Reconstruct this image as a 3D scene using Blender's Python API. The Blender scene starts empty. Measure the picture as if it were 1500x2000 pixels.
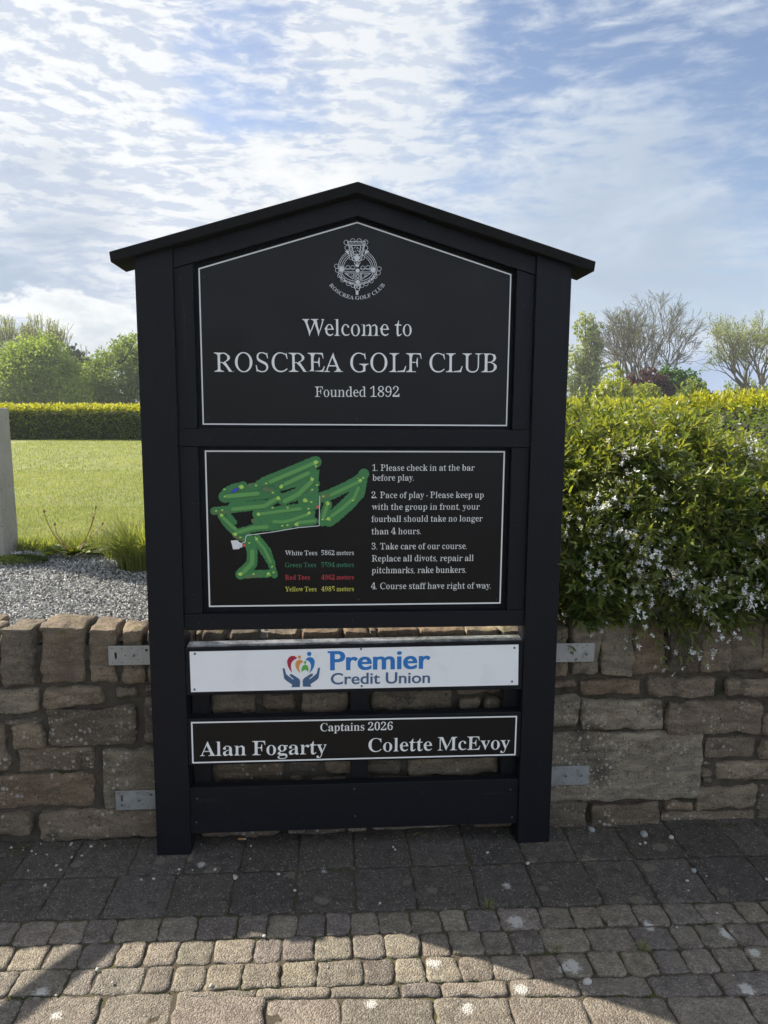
import bpy, bmesh, math, random
import numpy as np
from mathutils import Vector, Matrix, noise
random.seed(7); RNG = np.random.default_rng(7)
SC = bpy.context.scene; COL = SC.collection
rad = math.radians

# ------------------------------------------------------------------ camera
F_PX, PITCH, YAW, ROLL = 1450.06, .1389, .069, .0064       # photograph is 1500 x 2000
CAM = np.array([-.0822, -2.5245, 1.6])
cp, sp, cy, sy = math.cos(PITCH), math.sin(PITCH), math.cos(YAW), math.sin(YAW)
FW = np.array([sy*cp, cy*cp, -sp]); R0 = np.array([cy, -sy, 0.]); U0 = np.cross(R0, FW)
RT = math.cos(ROLL)*R0 + math.sin(ROLL)*U0; UP = -math.sin(ROLL)*R0 + math.cos(ROLL)*U0
cam = bpy.data.cameras.new('camera'); camo = bpy.data.objects.new('camera', cam); COL.objects.link(camo)
cam.sensor_fit = 'VERTICAL'; cam.sensor_height = 24.; cam.lens = 24.*F_PX/2000.
cam.clip_start = .05; cam.clip_end = 3000.
camo.matrix_world = Matrix(((RT[0], UP[0], -FW[0], CAM[0]), (RT[1], UP[1], -FW[1], CAM[1]), (RT[2], UP[2], -FW[2], CAM[2]), (0, 0, 0, 1)))
SC.camera = camo

def ray(x, y):
    return FW + RT*(x-750)/F_PX - UP*(y-1000)/F_PX
def at_y(x, y, Y):                       # point of the plane y = Y seen at photo pixel (x, y)
    d = ray(x, y); return CAM + d*(Y-CAM[1])/d[1]
def at_z(x, y, Z):
    d = ray(x, y); return CAM + d*(Z-CAM[2])/d[2]

# ------------------------------------------------------------------ nodes
class NT:
    def __init__(s, tree): s.t = tree; s.n = tree.nodes; s.l = tree.links
    def new(s, typ, ins=None, **props):
        n = s.n.new(typ)
        for k, v in props.items(): setattr(n, k, v)
        for k, v in (ins or {}).items(): s.put(n.inputs[k], v)
        return n
    def put(s, sock, v):
        if isinstance(v, bpy.types.NodeSocket): s.l.new(v, sock)
        elif isinstance(v, bpy.types.Node): s.l.new(v.outputs[0], sock)
        else: sock.default_value = v
    def math(s, op, a, b=0., c=0., clamp=False):
        n = s.n.new('ShaderNodeMath'); n.operation = op; n.use_clamp = clamp
        for i, v in enumerate((a, b, c)): s.put(n.inputs[i], v)
        return n.outputs[0]
    def vmath(s, op, a, b=(0, 0, 0)):
        n = s.n.new('ShaderNodeVectorMath'); n.operation = op
        s.put(n.inputs[0], a); s.put(n.inputs[1], b)
        return n.outputs['Value'] if op in ('DOT_PRODUCT', 'LENGTH', 'DISTANCE') else n.outputs[0]
    def scale(s, a, k):
        n = s.n.new('ShaderNodeVectorMath'); n.operation = 'SCALE'; s.put(n.inputs[0], a); s.put(n.inputs['Scale'], k); return n.outputs[0]
    def ramp(s, fac, stops, interp='LINEAR'):
        n = s.n.new('ShaderNodeValToRGB'); r = n.color_ramp; r.interpolation = interp
        while len(r.elements) < len(stops): r.elements.new(.5)
        for e, (p, c) in zip(r.elements, stops): e.position = p; e.color = (*c, 1) if len(c) == 3 else c
        s.put(n.inputs[0], fac); return n.outputs[0]
    def mr(s, v, a, b, c=0., d=1., interp='SMOOTHSTEP'):
        n = s.n.new('ShaderNodeMapRange'); n.interpolation_type = interp
        for i, x in enumerate((v, a, b, c, d)): s.put(n.inputs[i], x)
        return n.outputs[0]
    def mix(s, f, a, b, blend='MIX'):
        n = s.n.new('ShaderNodeMix'); n.data_type = 'RGBA'; n.blend_type = blend
        s.put(n.inputs[0], f); s.put(n.inputs[6], a if not isinstance(a, tuple) else (*a, 1)[:4]); s.put(n.inputs[7], b if not isinstance(b, tuple) else (*b, 1)[:4])
        return n.outputs[2]
    def noise(s, vec, scale, detail=4., rough=.5, dist=0., dim='3D', col=False):
        n = s.n.new('ShaderNodeTexNoise'); n.noise_dimensions = dim
        s.put(n.inputs['Vector'], vec); s.put(n.inputs['Scale'], scale); n.inputs['Detail'].default_value = detail
        n.inputs['Roughness'].default_value = rough; n.inputs['Distortion'].default_value = dist
        return n.outputs['Color' if col else 'Fac']
    def vor(s, vec, scale, feature='F1', out='Distance', rnd=1.):
        n = s.n.new('ShaderNodeTexVoronoi'); n.feature = feature
        s.put(n.inputs['Vector'], vec); s.put(n.inputs['Scale'], scale); n.inputs['Randomness'].default_value = rnd
        return n.outputs[out]

def c3(r, g, b): return (r, g, b)
def srgb(r, g, b):
    f = lambda u: (u/12.92 if u <= .04045 else ((u+.055)/1.055)**2.4)
    return tuple(f(v/255.) for v in (r, g, b))

# ------------------------------------------------------------------ sun, sky, exposure
SUN = Vector((-1.285, .70, 1.0)).normalized()
SUN_EL = math.asin(SUN.z); SUN_AZ = math.atan2(SUN.x, SUN.y)
sl = bpy.data.lights.new('sun', 'SUN'); slo = bpy.data.objects.new('sun', sl); COL.objects.link(slo)
sl.energy = 5.; sl.angle = rad(.55); sl.color = (1., .93, .80)
slo.rotation_euler = (-SUN).to_track_quat('-Z', 'Y').to_euler(); slo.location = (-12, 8, 12)
SC.view_settings.view_transform = 'Standard'; SC.view_settings.look = 'None'
SC.view_settings.exposure = 1.2; SC.view_settings.gamma = 1.

def build_sky():
    w = bpy.data.worlds.new('World'); SC.world = w; w.use_nodes = True
    t = NT(w.node_tree); t.n.clear()
    out = t.n.new('ShaderNodeOutputWorld'); bg = t.n.new('ShaderNodeBackground'); bg.inputs[1].default_value = .1
    t.l.new(bg.outputs[0], out.inputs[0])
    sky = t.n.new('ShaderNodeTexSky'); sky.sky_type = 'NISHITA'; sky.sun_disc = False
    sky.sun_elevation = SUN_EL; sky.sun_rotation = SUN_AZ; sky.air_density = 1.; sky.dust_density = 1.2; sky.ozone_density = 1.5
    d = t.n.new('ShaderNodeTexCoord').outputs['Generated']
    sx = t.n.new('ShaderNodeSeparateXYZ'); t.put(sx.inputs[0], d)
    z = t.math('MAXIMUM', sx.outputs[2], 0.)
    zz = t.math('ADD', z, .30)
    u = t.math('DIVIDE', sx.outputs[0], zz); v = t.math('DIVIDE', sx.outputs[1], zz)
    cb = t.n.new('ShaderNodeCombineXYZ'); t.put(cb.inputs[0], u); t.put(cb.inputs[1], v)
    P = cb.outputs[0]
    def blob(px, py, inner, outer, amp):            # a patch of sky round one direction
        k = ray(px, py); k = k/np.linalg.norm(k)
        dot = t.vmath('DOT_PRODUCT', d, tuple(k))
        return t.math('MULTIPLY', t.mr(dot, math.cos(rad(outer)), math.cos(rad(inner))), amp)
    # layer 1: rippled altocumulus sheet, rows of small soft puffs
    el = t.math('ARCSINE', z); az = t.math('ARCTAN2', sx.outputs[0], sx.outputs[1])
    c1 = t.n.new('ShaderNodeCombineXYZ'); t.put(c1.inputs[0], t.math('MULTIPLY_ADD', el, -.06, az)); t.put(c1.inputs[1], t.math('MULTIPLY', t.math('POWER', t.math('ADD', el, .05), .85), 3.3)); t.put(c1.inputs[2], t.math('MULTIPLY', sx.outputs[1], .3))
    A = c1.outputs[0]
    warp = t.scale(t.vmath('SUBTRACT', t.noise(A, 5., 3., col=True), (.5, .5, .5)), .10)
    PW = t.vmath('ADD', A, warp)
    rip = t.noise(PW, 19., 5., .60); rip2 = t.noise(t.vmath('ADD', PW, (-.012, -.022, 0)), 19., 5., .60)
    big = t.noise(A, 3.6, 4., .55); wisp = t.noise(PW, 7., 6., .60)
    dens = t.math('MULTIPLY_ADD', rip, .80, t.math('MULTIPLY', big, .40))
    dens = t.math('ADD', dens, t.math('MULTIPLY', wisp, .30))
    bias = blob(480, 120, 1, 7, -.20)
    for a in ((420, 175, 1, 4, -.12), (985, 90, 1, 6, -.17), (1130, 160, 1, 5, -.09), (1400, 20, 1, 7, -.10), (1470, 210, 1, 6, -.10), (1250, 30, 1, 6, -.10), (560, 215, .5, 3.5, -.10), (440, 270, .5, 2.5, -.12), (660, 210, .5, 3.5, -.09), (930, 255, 1, 5, -.05), (1050, 330, 1, 4, -.05),
              (60, 30, 1, 6, -.09), (330, 20, 1, 5, -.05), (720, 80, 2, 8, .20), (150, 380, 4, 18, .22), (250, 180, 2, 10, .10), (600, 330, 2, 9, .10), (1180, 420, 3, 10, .10), (860, 60, 1, 5, .10), (1450, 400, 2, 8, -.05)):
        bias = t.math('ADD', bias, blob(*a))
    dens = t.math('ADD', dens, bias)
    cov = t.mr(dens, .46, .88)
    low = t.mr(z, .02, .24, 1., 0.)                               # thickening to the horizon
    cov = t.math('MAXIMUM', cov, t.math('MULTIPLY', low, .97))
    sundot = t.vmath('DOT_PRODUCT', d, tuple(SUN))
    glow = t.mr(sundot, .05, .95, 0., 1., 'LINEAR')
    shade = t.mr(t.math('ADD', t.math('SUBTRACT', rip, rip2), t.math('MULTIPLY', t.math('SUBTRACT', wisp, .5), .35)), -.10, .09)
    lit = t.mix(shade, (*srgb(205, 215, 231),), (*srgb(243, 245, 247),))
    grey = t.mix(t.noise(PW, 4., 5., .55), (*srgb(178, 196, 220),), (*srgb(222, 230, 238),))
    cloud = t.mix(t.mr(glow, .15, .75), grey, lit)
    # layer 2: cumulus banks and grey bellies near the horizon
    c2 = t.n.new('ShaderNodeCombineXYZ'); t.put(c2.inputs[0], az); t.put(c2.inputs[1], t.math('MULTIPLY', el, 1.9))
    Q = c2.outputs[0]
    bn = t.noise(Q, 7., 7., .60, .2); bn2 = t.noise(Q, 3.2, 3., .5)
    top = t.math('ADD', t.math('MULTIPLY', t.math('SUBTRACT', bn, .5), .17), t.math('MULTIPLY', t.math('SUBTRACT', bn2, .5), .12))
    h = t.math('SUBTRACT', t.math('ADD', top, t.mr(az, -.30, .02, .112, .094)), el)         # >0 inside the low bank
    bank = t.mr(h, 0., .016)
    belly = t.mr(t.math('ADD', h, t.math('MULTIPLY', t.math('SUBTRACT', bn, .5), .07)), .01, .075)
    leftside = t.mr(az, -.30, .02, 1., 0.)
    bankc_l = t.mix(belly, (*srgb(242, 244, 245),), (*srgb(196, 207, 216),))
    bankc_r = t.mix(belly, (*srgb(206, 216, 231),), (*srgb(164, 184, 216),))
    bankc = t.mix(leftside, bankc_r, bankc_l)
    # grey stratus over the left bank, blue-grey veil on the right
    gv = t.math('ADD', blob(60, 505, 2.5, 9, 1.), blob(1300, 600, 5, 16, .62), clamp=True)
    gv = t.math('MULTIPLY', gv, t.mr(t.noise(Q, 5., 5., .55, .5), .30, .62))
    cloud = t.mix(gv, cloud, (*srgb(166, 183, 206),))
    puff = t.math('MULTIPLY', blob(600, 365, 2.0, 6.0, 1.), t.mr(t.noise(Q, 9., 6., .55), .40, .56))
    cloud = t.mix(puff, cloud, (*srgb(246, 247, 248),))
    skyc = t.mix(1., sky.outputs[0], (.76, .71, .71, 1), 'MULTIPLY')
    dim = t.mr(sundot, -.70, .20, 10.0, 4.55)                        # cloud brightened away from the sun to fill the shaded front; in units of the 0.1 background
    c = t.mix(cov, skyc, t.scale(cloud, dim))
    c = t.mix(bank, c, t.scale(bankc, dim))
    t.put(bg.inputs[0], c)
build_sky()

# ------------------------------------------------------------------ materials
def mat(name, build):
    m = bpy.data.materials.new(name); m.use_nodes = True; t = NT(m.node_tree); t.n.clear()
    out = t.n.new('ShaderNodeOutputMaterial')
    t.l.new(build(t), out.inputs[0]); return m
def bsdf(t, col, rough=.6, bump=None, spec=.5, metal=0., dist=.002, strength=1.):
    p = t.n.new('ShaderNodeBsdfPrincipled'); t.put(p.inputs['Base Color'], (*col, 1) if isinstance(col, tuple) and len(col) == 3 else col)
    t.put(p.inputs['Roughness'], rough); p.inputs['Specular IOR Level'].default_value = spec; p.inputs['Metallic'].default_value = metal
    if bump is not None:
        b = t.n.new('ShaderNodeBump'); b.inputs['Distance'].default_value = dist; b.inputs['Strength'].default_value = strength
        t.put(b.inputs['Height'], bump); t.l.new(b.outputs[0], p.inputs['Normal'])
    return p.outputs[0]
def obj_co(t): return t.n.new('ShaderNodeTexCoord').outputs['Object']
def geo_co(t): return t.n.new('ShaderNodeNewGeometry').outputs['Position']
def attr(t, name, out='Color'):
    a = t.n.new('ShaderNodeAttribute'); a.attribute_name = name; return a.outputs[out]

def m_paint(t, along=(1, 9, 9)):
    p = geo_co(t); mp = t.n.new('ShaderNodeMapping'); t.put(mp.inputs[0], p); mp.inputs['Scale'].default_value = along
    grain = t.noise(mp.outputs[0], 14., 6., .65, .4); fine = t.noise(p, 220., 3., .6)
    scuff = t.mr(t.noise(mp.outputs[0], 5., 5., .7), .62, .76)
    dust = t.mr(t.noise(p, 110., 2., .5), .71, .75)
    col = t.mix(scuff, (.0050, .0056, .0086), (.022, .023, .026))
    col = t.mix(t.math('MULTIPLY', dust, .5), col, (.09, .09, .085))
    return bsdf(t, col, t.mr(grain, .3, .7, .42, .60), t.math('MULTIPLY_ADD', fine, .35, grain), .22, dist=.0012, strength=.55)
BLACK_H = mat('black_paint_grain_across', lambda t: m_paint(t, (1, 9, 9)))
BLACK_V = mat('black_paint_grain_upright', lambda t: m_paint(t, (9, 9, 1)))
ROOFM = mat('matt_black_roof_board', lambda t: bsdf(t, t.mix(t.noise(geo_co(t), 30., 5., .7), (.008, .0085, .010), (.022, .022, .020)), .95, t.noise(geo_co(t), 60., 4.), .08, dist=.001))
def m_panel(t):
    p = geo_co(t); n = t.noise(p, 6., 5., .6); sm = t.mr(t.noise(p, 3., 6., .7, .8), .55, .8)
    return bsdf(t, t.mix(sm, (.0062, .0055, .0058), (.0115, .0105, .0105)), t.mr(n, .3, .7, .30, .42), t.noise(p, 400., 2.), .25, dist=.0003, strength=.3)
PANEL = mat('black_sign_sheet', m_panel)
def m_print(c, rough=.45): return lambda t: bsdf(t, t.mix(t.noise(geo_co(t), 60., 3.), tuple(v*.92 for v in c), c), rough)
WHITE = mat('white_print', m_print((.84, .84, .82)))
SHEET = mat('white_sign_sheet', lambda t: bsdf(t, t.mix(t.mr(t.noise(geo_co(t), 9., 6., .65), .45, .75), (.86, .86, .86), (.78, .78, .77)), .32))
def P_(name, rgb): return mat(name, m_print(srgb(*rgb)))
BLUE = P_('blue_print', (33, 118, 190)); SLATE = P_('slate_print', (66, 98, 132)); RED = P_('red_print', (176, 30, 58)); ORANGE = P_('orange_print', (222, 150, 70)); GREEN = P_('green_print', (98, 172, 70))
MAPD = P_('map_dark_green', (62, 128, 72)); MAPL = P_('map_fairway_green', (100, 160, 84)); MAPY = P_('map_pale_green', (176, 216, 96)); MAPB = P_('map_lake_blue', (66, 72, 190)); MAPR = P_('map_red', (226, 90, 90)); MAPW = P_('map_white', (226, 228, 226)); MAPO = P_('map_olive', (96, 120, 74)); MAPT = P_('map_tree_green', (48, 112, 70))
TXG = P_('green_lettering', (58, 140, 104)); TXR = P_('red_lettering', (206, 66, 74)); TXY = P_('yellow_lettering', (222, 220, 96))
GREYP = mat('emblem_silver_print', m_print((.70, .70, .71)))
def m_galv(t):
    p = geo_co(t); n = t.noise(p, 30., 5., .6); sp_ = t.vor(p, 160., out='Color')
    return bsdf(t, t.mix(n, (.26, .27, .275), (.46, .47, .46)), t.mr(n, .3, .7, .42, .60), t.noise(p, 300., 2.), .5, .75, dist=.0004, strength=.3)
GALV = mat('galvanised_steel', m_galv)
SCREW = mat('dull_screw_steel', lambda t: bsdf(t, (.20, .20, .20), .5, metal=.7))
HOLE = mat('dark_screw_head', lambda t: bsdf(t, (.012, .012, .012), .6))

def m_stone(t):
    p = geo_co(t); base = attr(t, 'col')
    mp = t.n.new('ShaderNodeMapping'); t.put(mp.inputs[0], p); mp.inputs['Scale'].default_value = (1, 1, 3.2)
    strata = t.noise(mp.outputs[0], 9., 6., .62, .5); mid = t.noise(p, 26., 6., .68); fine = t.noise(p, 150., 5., .78)
    col = t.mix(t.mr(strata, .35, .68), t.mix(1., base, (.68, .65, .62, 1), 'MULTIPLY'), t.mix(1., base, (1.20, 1.15, 1.06, 1), 'MULTIPLY'))
    col = t.mix(t.math('MULTIPLY', t.mr(t.noise(p, 7., 4., .6), .52, .70), .45), col, (.130, .082, .050))
    col = t.mix(t.math('MULTIPLY', t.mr(t.noise(p, 5.5, 5., .65), .54, .68), .75), col, (.052, .046, .038))
    col = t.mix(t.mr(mid, .54, .72, 0., .60), col, (.085, .068, .050))
    col = t.mix(t.mr(fine, .52, .66, 0., .55), col, (.34, .30, .235))
    col = t.mix(t.mr(fine, .47, .34, 0., .75), col, (.050, .040, .031))
    col = t.mix(t.mr(t.noise(p, 90., 2.), .67, .71, 0., .85), col, (.035, .028, .022))
    # pale crusts of lichen, thicker lower down the wall
    sz = t.n.new('ShaderNodeSeparateXYZ'); t.put(sz.inputs[0], p)
    where = t.math('MULTIPLY', t.mr(t.noise(p, 5.5, 4., .6), .42, .58), t.mr(sz.outputs[2], .34, .68, 1., .03))
    cell = t.n.new('ShaderNodeTexVoronoi'); t.put(cell.inputs['Vector'], p); cell.inputs['Scale'].default_value = 62.
    cs_ = t.n.new('ShaderNodeSeparateColor'); t.put(cs_.inputs[0], cell.outputs['Color']); r = cs_.outputs[0]
    dd = t.math('ADD', cell.outputs['Distance'], t.math('MULTIPLY', t.math('SUBTRACT', t.noise(p, 260., 3.), .5), .35))
    spot = t.math('LESS_THAN', dd, t.math('MULTIPLY', t.math('SUBTRACT', r, .22), .62))
    spot = t.math('MULTIPLY', spot, where)
    col = t.mix(t.math('MULTIPLY', spot, .75), col, (.48, .45, .39))
    # moss in the top joints
    moss = t.math('MULTIPLY', t.mr(sz.outputs[2], .77, .80), t.mr(t.noise(p, 16., 4., .6), .58, .66))
    col = t.mix(t.math('MULTIPLY', moss, .8), col, (.10, .11, .022))
    return bsdf(t, col, .88, t.math('ADD', t.math('MULTIPLY', fine, .8), t.math('ADD', t.math('MULTIPLY', mid, 1.3), strata)), .25, dist=.012, strength=1.)
STONE = mat('sandstone', m_stone)
def m_mortar(t):
    p = geo_co(t); n = t.noise(p, 40., 6., .7); f = t.noise(p, 240., 3., .7)
    col = t.mix(n, (.026, .021, .016), (.150, .126, .096))
    col = t.mix(t.mr(t.noise(p, 9., 4.), .55, .7), col, (.035, .040, .016))
    return bsdf(t, col, .95, t.math('MULTIPLY_ADD', f, .5, n), .2, dist=.010, strength=1.)
MORTAR = mat('dark_mortar', m_mortar)

def m_paver(t):
    p = geo_co(t); base = attr(t, 'col')
    agg = t.n.new('ShaderNodeTexVoronoi'); t.put(agg.inputs['Vector'], p); agg.inputs['Scale'].default_value = 210.
    ar = t.n.new('ShaderNodeSeparateColor'); t.put(ar.inputs[0], agg.outputs['Color'])
    mid = t.noise(p, 24., 6., .65); fine = t.noise(p, 420., 3., .7)
    col = t.mix(t.mr(ar.outputs[0], .15, .95, 0., 1., 'LINEAR'), t.mix(1., base, (.70, .68, .67, 1), 'MULTIPLY'), t.mix(1., base, (1.30, 1.27, 1.22, 1), 'MULTIPLY'))
    col = t.mix(t.mr(mid, .42, .72, 0., .75), col, t.mix(1., base, (.46, .43, .42, 1), 'MULTIPLY'))
    col = t.mix(t.mr(ar.outputs[1], .93, .98, 0., .4), col, (.36, .34, .30))
    # grey-brown rounded stains
    st = t.n.new('ShaderNodeTexVoronoi'); t.put(st.inputs['Vector'], t.vmath('ADD', p, t.scale(t.noise(p, 22., 3., col=True), .035))); st.inputs['Scale'].default_value = 10.5
    sr_ = t.n.new('ShaderNodeSeparateColor'); t.put(sr_.inputs[0], st.outputs['Color'])
    blot = t.mr(t.math('SUBTRACT', t.math('MULTIPLY', t.math('SUBTRACT', sr_.outputs[0], .35), .55), st.outputs['Distance']), 0., .05)
    col = t.mix(t.math('MULTIPLY', blot, .62), col, (.165, .145, .112))
    # white lichen patches where the photograph has them
    for (px, py, r) in LICHEN:
        c = at_z(px, py, .004)
        dv = t.vmath('DISTANCE', p, tuple(c))
        dv = t.math('ADD', dv, t.math('MULTIPLY', t.math('SUBTRACT', t.noise(p, 55., 5., .75), .5), r*2.3))
        dv = t.math('ADD', dv, t.math('MULTIPLY', t.math('SUBTRACT', t.noise(p, 300., 2., .7), .5), r*1.4))
        col = t.mix(t.mr(dv, r*.5, r*1.05, .72, 0.), col, (.56, .54, .50))
    bump = t.math('ADD', t.math('MULTIPLY', t.math('SUBTRACT', 1., agg.outputs['Distance']), .9), t.math('ADD', mid, t.math('MULTIPLY', fine, .35)))
    return bsdf(t, col, .85, bump, .3, dist=.0042, strength=.8)
LICHEN = [(393, 1685, .020), (633, 1698, .014), (990, 1728, .017), (1007, 1797, .030), (1268, 1806, .022), (848, 1880, .022), (1117, 1885, .030), (1100, 1890, .018), (1018, 1930, .024), (912, 1966, .022), (1420, 1822, .026), (1475, 1860, .020), (1460, 1932, .024), (725, 1957, .022), (110, 1980, .018), (80, 1936, .022)]
PAVER = mat('tumbled_paver', m_paver)
def m_joint(t):
    p = geo_co(t); n = t.noise(p, 60., 6., .7)
    col = t.mix(n, (.022, .018, .013), (.150, .125, .088))
    col = t.mix(t.mr(t.noise(p, 7., 5., .65), .52, .62, 0., .85), col, (.085, .085, .026))
    return bsdf(t, col, .95, t.noise(p, 260., 4., .7), .2, dist=.005, strength=1.)
JOINT = mat('joint_soil_and_moss', m_joint)
def m_gravel(t):
    p = geo_co(t); base = attr(t, 'col')
    return bsdf(t, t.mix(t.noise(p, 140., 4., .6), t.mix(1., base, (.62, .62, .62, 1), 'MULTIPLY'), t.mix(1., base, (1.2, 1.2, 1.18, 1), 'MULTIPLY')), .8, t.noise(p, 420., 3.), .3, dist=.001)
GRAVEL = mat('pale_stone_chips', m_gravel)
BEDM = mat('gravel_bed_soil', lambda t: bsdf(t, t.mix(t.noise(geo_co(t), 80., 5.), (.06, .055, .05), (.26, .25, .24)), .95, t.noise(geo_co(t), 150., 4.), .2, dist=.01))
def m_conc(t):
    p = geo_co(t); n = t.noise(p, 8., 7., .65); f = t.noise(p, 160., 3.)
    col = t.mix(n, (.23, .215, .185), (.40, .375, .325))
    col = t.mix(t.mr(t.noise(p, 30., 5., .7), .60, .70, 0., .6), col, (.17, .16, .13))
    cr = t.math('ABSOLUTE', t.math('SUBTRACT', t.noise(p, 5., 4., .7), .5))
    col = t.mix(t.mr(cr, .0, .006, .6, 0.), col, (.10, .09, .07))
    return bsdf(t, col, .85, t.math('ADD', n, f), .3, dist=.003)
CONC = mat('weathered_concrete', m_conc)
def m_lawn(t):
    p = geo_co(t); n = t.noise(p, 1.3, 5., .6); f = t.noise(p, 60., 5., .7)
    mp = t.n.new('ShaderNodeMapping'); t.put(mp.inputs[0], p); mp.inputs['Scale'].default_value = (1., .5, 1.)
    b = t.noise(mp.outputs[0], 5., 6., .7)
    col = t.mix(t.mr(b, .3, .7), (.165, .195, .050), (.250, .270, .090))
    col = t.mix(t.mr(n, .42, .68, 0., .6), col, (.190, .190, .065))
    return bsdf(t, col, .85, t.math('MULTIPLY_ADD', f, .7, b), .2, dist=.03)
LAWNM = mat('mown_lawn', m_lawn)

def m_leaf(lo, hi, tr=.5, rough=.5, trc=None):
    def f(t):
        v = attr(t, 'tint', 'Fac')
        col = t.mix(v, lo, hi)
        p = bsdf(t, col, rough, spec=.35)
        tl = t.n.new('ShaderNodeBsdfTranslucent'); t.put(tl.inputs[0], t.mix(1., col, (*(trc or (1.5, 1.45, .6)), 1), 'MULTIPLY'))
        mx = t.n.new('ShaderNodeMixShader'); mx.inputs[0].default_value = tr
        t.l.new(p, mx.inputs[1]); t.l.new(tl.outputs[0], mx.inputs[2]); return mx.outputs[0]
    return f
BARK = mat('bark', lambda t: bsdf(t, t.mix(t.noise(geo_co(t), 3., 5., .7), (.060, .050, .038), (.150, .130, .098)), .9))
GRASSM = mat('grass_blades', m_leaf((.095, .135, .030), (.29, .31, .10), .45, .5))

# ------------------------------------------------------------------ mesh helpers
def link(name, me, m=None, parent=None):
    o = bpy.data.objects.new(name, me); COL.objects.link(o)
    if m is not None:
        for x in (m if isinstance(m, (list, tuple)) else [m]): me.materials.append(x)
    if parent is not None: o.parent = parent
    return o
def empty(name, loc=(0, 0, 0)):
    o = bpy.data.objects.new(name, None); COL.objects.link(o); o.location = loc; o.empty_display_size = .05; return o
def tag(o, label, cat=None, group=None, kind=None):
    o['label'] = label
    if cat: o['category'] = cat
    if group: o['group'] = group
    if kind: o['kind'] = kind
    return o
def np_mesh(name, V, polys, smooth=False, mats=None, col=None, tint=None):
    """V (n,3); polys: list of int arrays (k,m)"""
    me = bpy.data.meshes.new(name); V = np.asarray(V, np.float32)
    polys = [np.asarray(p, np.int32) for p in polys if len(p)]
    nl = sum(p.size for p in polys); nf = sum(len(p) for p in polys)
    me.vertices.add(len(V)); me.vertices.foreach_set('co', V.ravel())
    me.loops.add(nl); me.loops.foreach_set('vertex_index', np.concatenate([p.ravel() for p in polys]))
    st = []; o = 0
    for p in polys:
        st.append(o + np.arange(len(p))*p.shape[1]); o += p.size
    me.polygons.add(nf); me.polygons.foreach_set('loop_start', np.concatenate(st).astype(np.int32))
    if mats is not None: me.polygons.foreach_set('material_index', np.asarray(mats, np.int32))
    me.update(calc_edges=True)
    me.polygons.foreach_set('use_smooth', np.full(nf, smooth, bool))
    if col is not None:
        a = me.attributes.new('col', 'FLOAT_COLOR', 'POINT'); c = np.ones((len(V), 4), np.float32); c[:, :3] = col; a.data.foreach_set('color', c.ravel())
    if tint is not None:
        a = me.attributes.new('tint', 'FLOAT', 'POINT'); a.data.foreach_set('value', np.asarray(tint, np.float32))
    me.validate(); return me
class MB:
    """gathers simple solids for one mesh"""
    def __init__(s): s.v = []; s.f = []; s.m = []
    def add(s, V, F, mi=0):
        o = len(s.v); s.v += [tuple(map(float, v)) for v in V]; s.f += [tuple(i+o for i in f) for f in F]; s.m += [mi]*len(F); return s
    def box(s, x0, x1, y0, y1, z0, z1, mi=0):
        return s.add([(x0, y0, z0), (x1, y0, z0), (x1, y1, z0), (x0, y1, z0), (x0, y0, z1), (x1, y0, z1), (x1, y1, z1), (x0, y1, z1)],
                     [(0, 3, 2, 1), (4, 5, 6, 7), (0, 1, 5, 4), (1, 2, 6, 5), (2, 3, 7, 6), (3, 0, 4, 7)], mi)
    def prism(s, xz, y0, y1, mi=0):                 # outline in x,z (counter-clockwise seen from -y) between two depths
        n = len(xz)
        return s.add([(x, y0, z) for x, z in xz] + [(x, y1, z) for x, z in xz],
                     [tuple(range(n)), tuple(range(2*n-1, n-1, -1))] + [(i, i+n, (i+1) % n + n, (i+1) % n) for i in range(n)], mi)
    def tube(s, pts, rads, sides=6, mi=0):
        pts = [Vector(p) for p in pts]; V = []; F = []
        up = Vector((.31, .22, .93))
        for i, p in enumerate(pts):
            d = (pts[min(i+1, len(pts)-1)]-pts[max(i-1, 0)]).normalized()
            a = d.cross(up if abs(d.dot(up)) < .95 else Vector((1, 0, 0))).normalized(); b = d.cross(a)
            for k in range(sides):
                q = 2*math.pi*k/sides; V.append(p + (a*math.cos(q)+b*math.sin(q))*rads[i])
        for i in range(len(pts)-1):
            for k in range(sides):
                k2 = (k+1) % sides; F.append((i*sides+k, i*sides+k2, (i+1)*sides+k2, (i+1)*sides+k))
        F.append(tuple(range(sides-1, -1, -1))); F.append(tuple((len(pts)-1)*sides+k for k in range(sides)))
        return s.add(V, F, mi)
    def build(s, name, m, parent=None, bevel=0., smooth=False):
        me = bpy.data.meshes.new(name); me.from_pydata(s.v, [], s.f); me.update()
        if bevel:
            b = bmesh.new(); b.from_mesh(me); bmesh.ops.remove_doubles(b, verts=b.verts, dist=1e-5)
            bmesh.ops.bevel(b, geom=[e for e in b.edges if len(e.link_faces) == 2 and e.calc_face_angle(0) > .5], offset=bevel, segments=2, profile=.6, affect='EDGES')
            b.to_mesh(me); b.free()
        elif len(set(s.m)) > 1: me.polygons.foreach_set('material_index', s.m)
        if smooth: me.polygons.foreach_set('use_smooth', [True]*len(me.polygons))
        return link(name, me, m, parent)
def fbm(x, y, z, s, o=3):
    v = 0.; a = 1.
    for _ in range(o): v += a*noise.noise((x*s, y*s, z*s)); s *= 2.1; a *= .5
    return v


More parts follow.
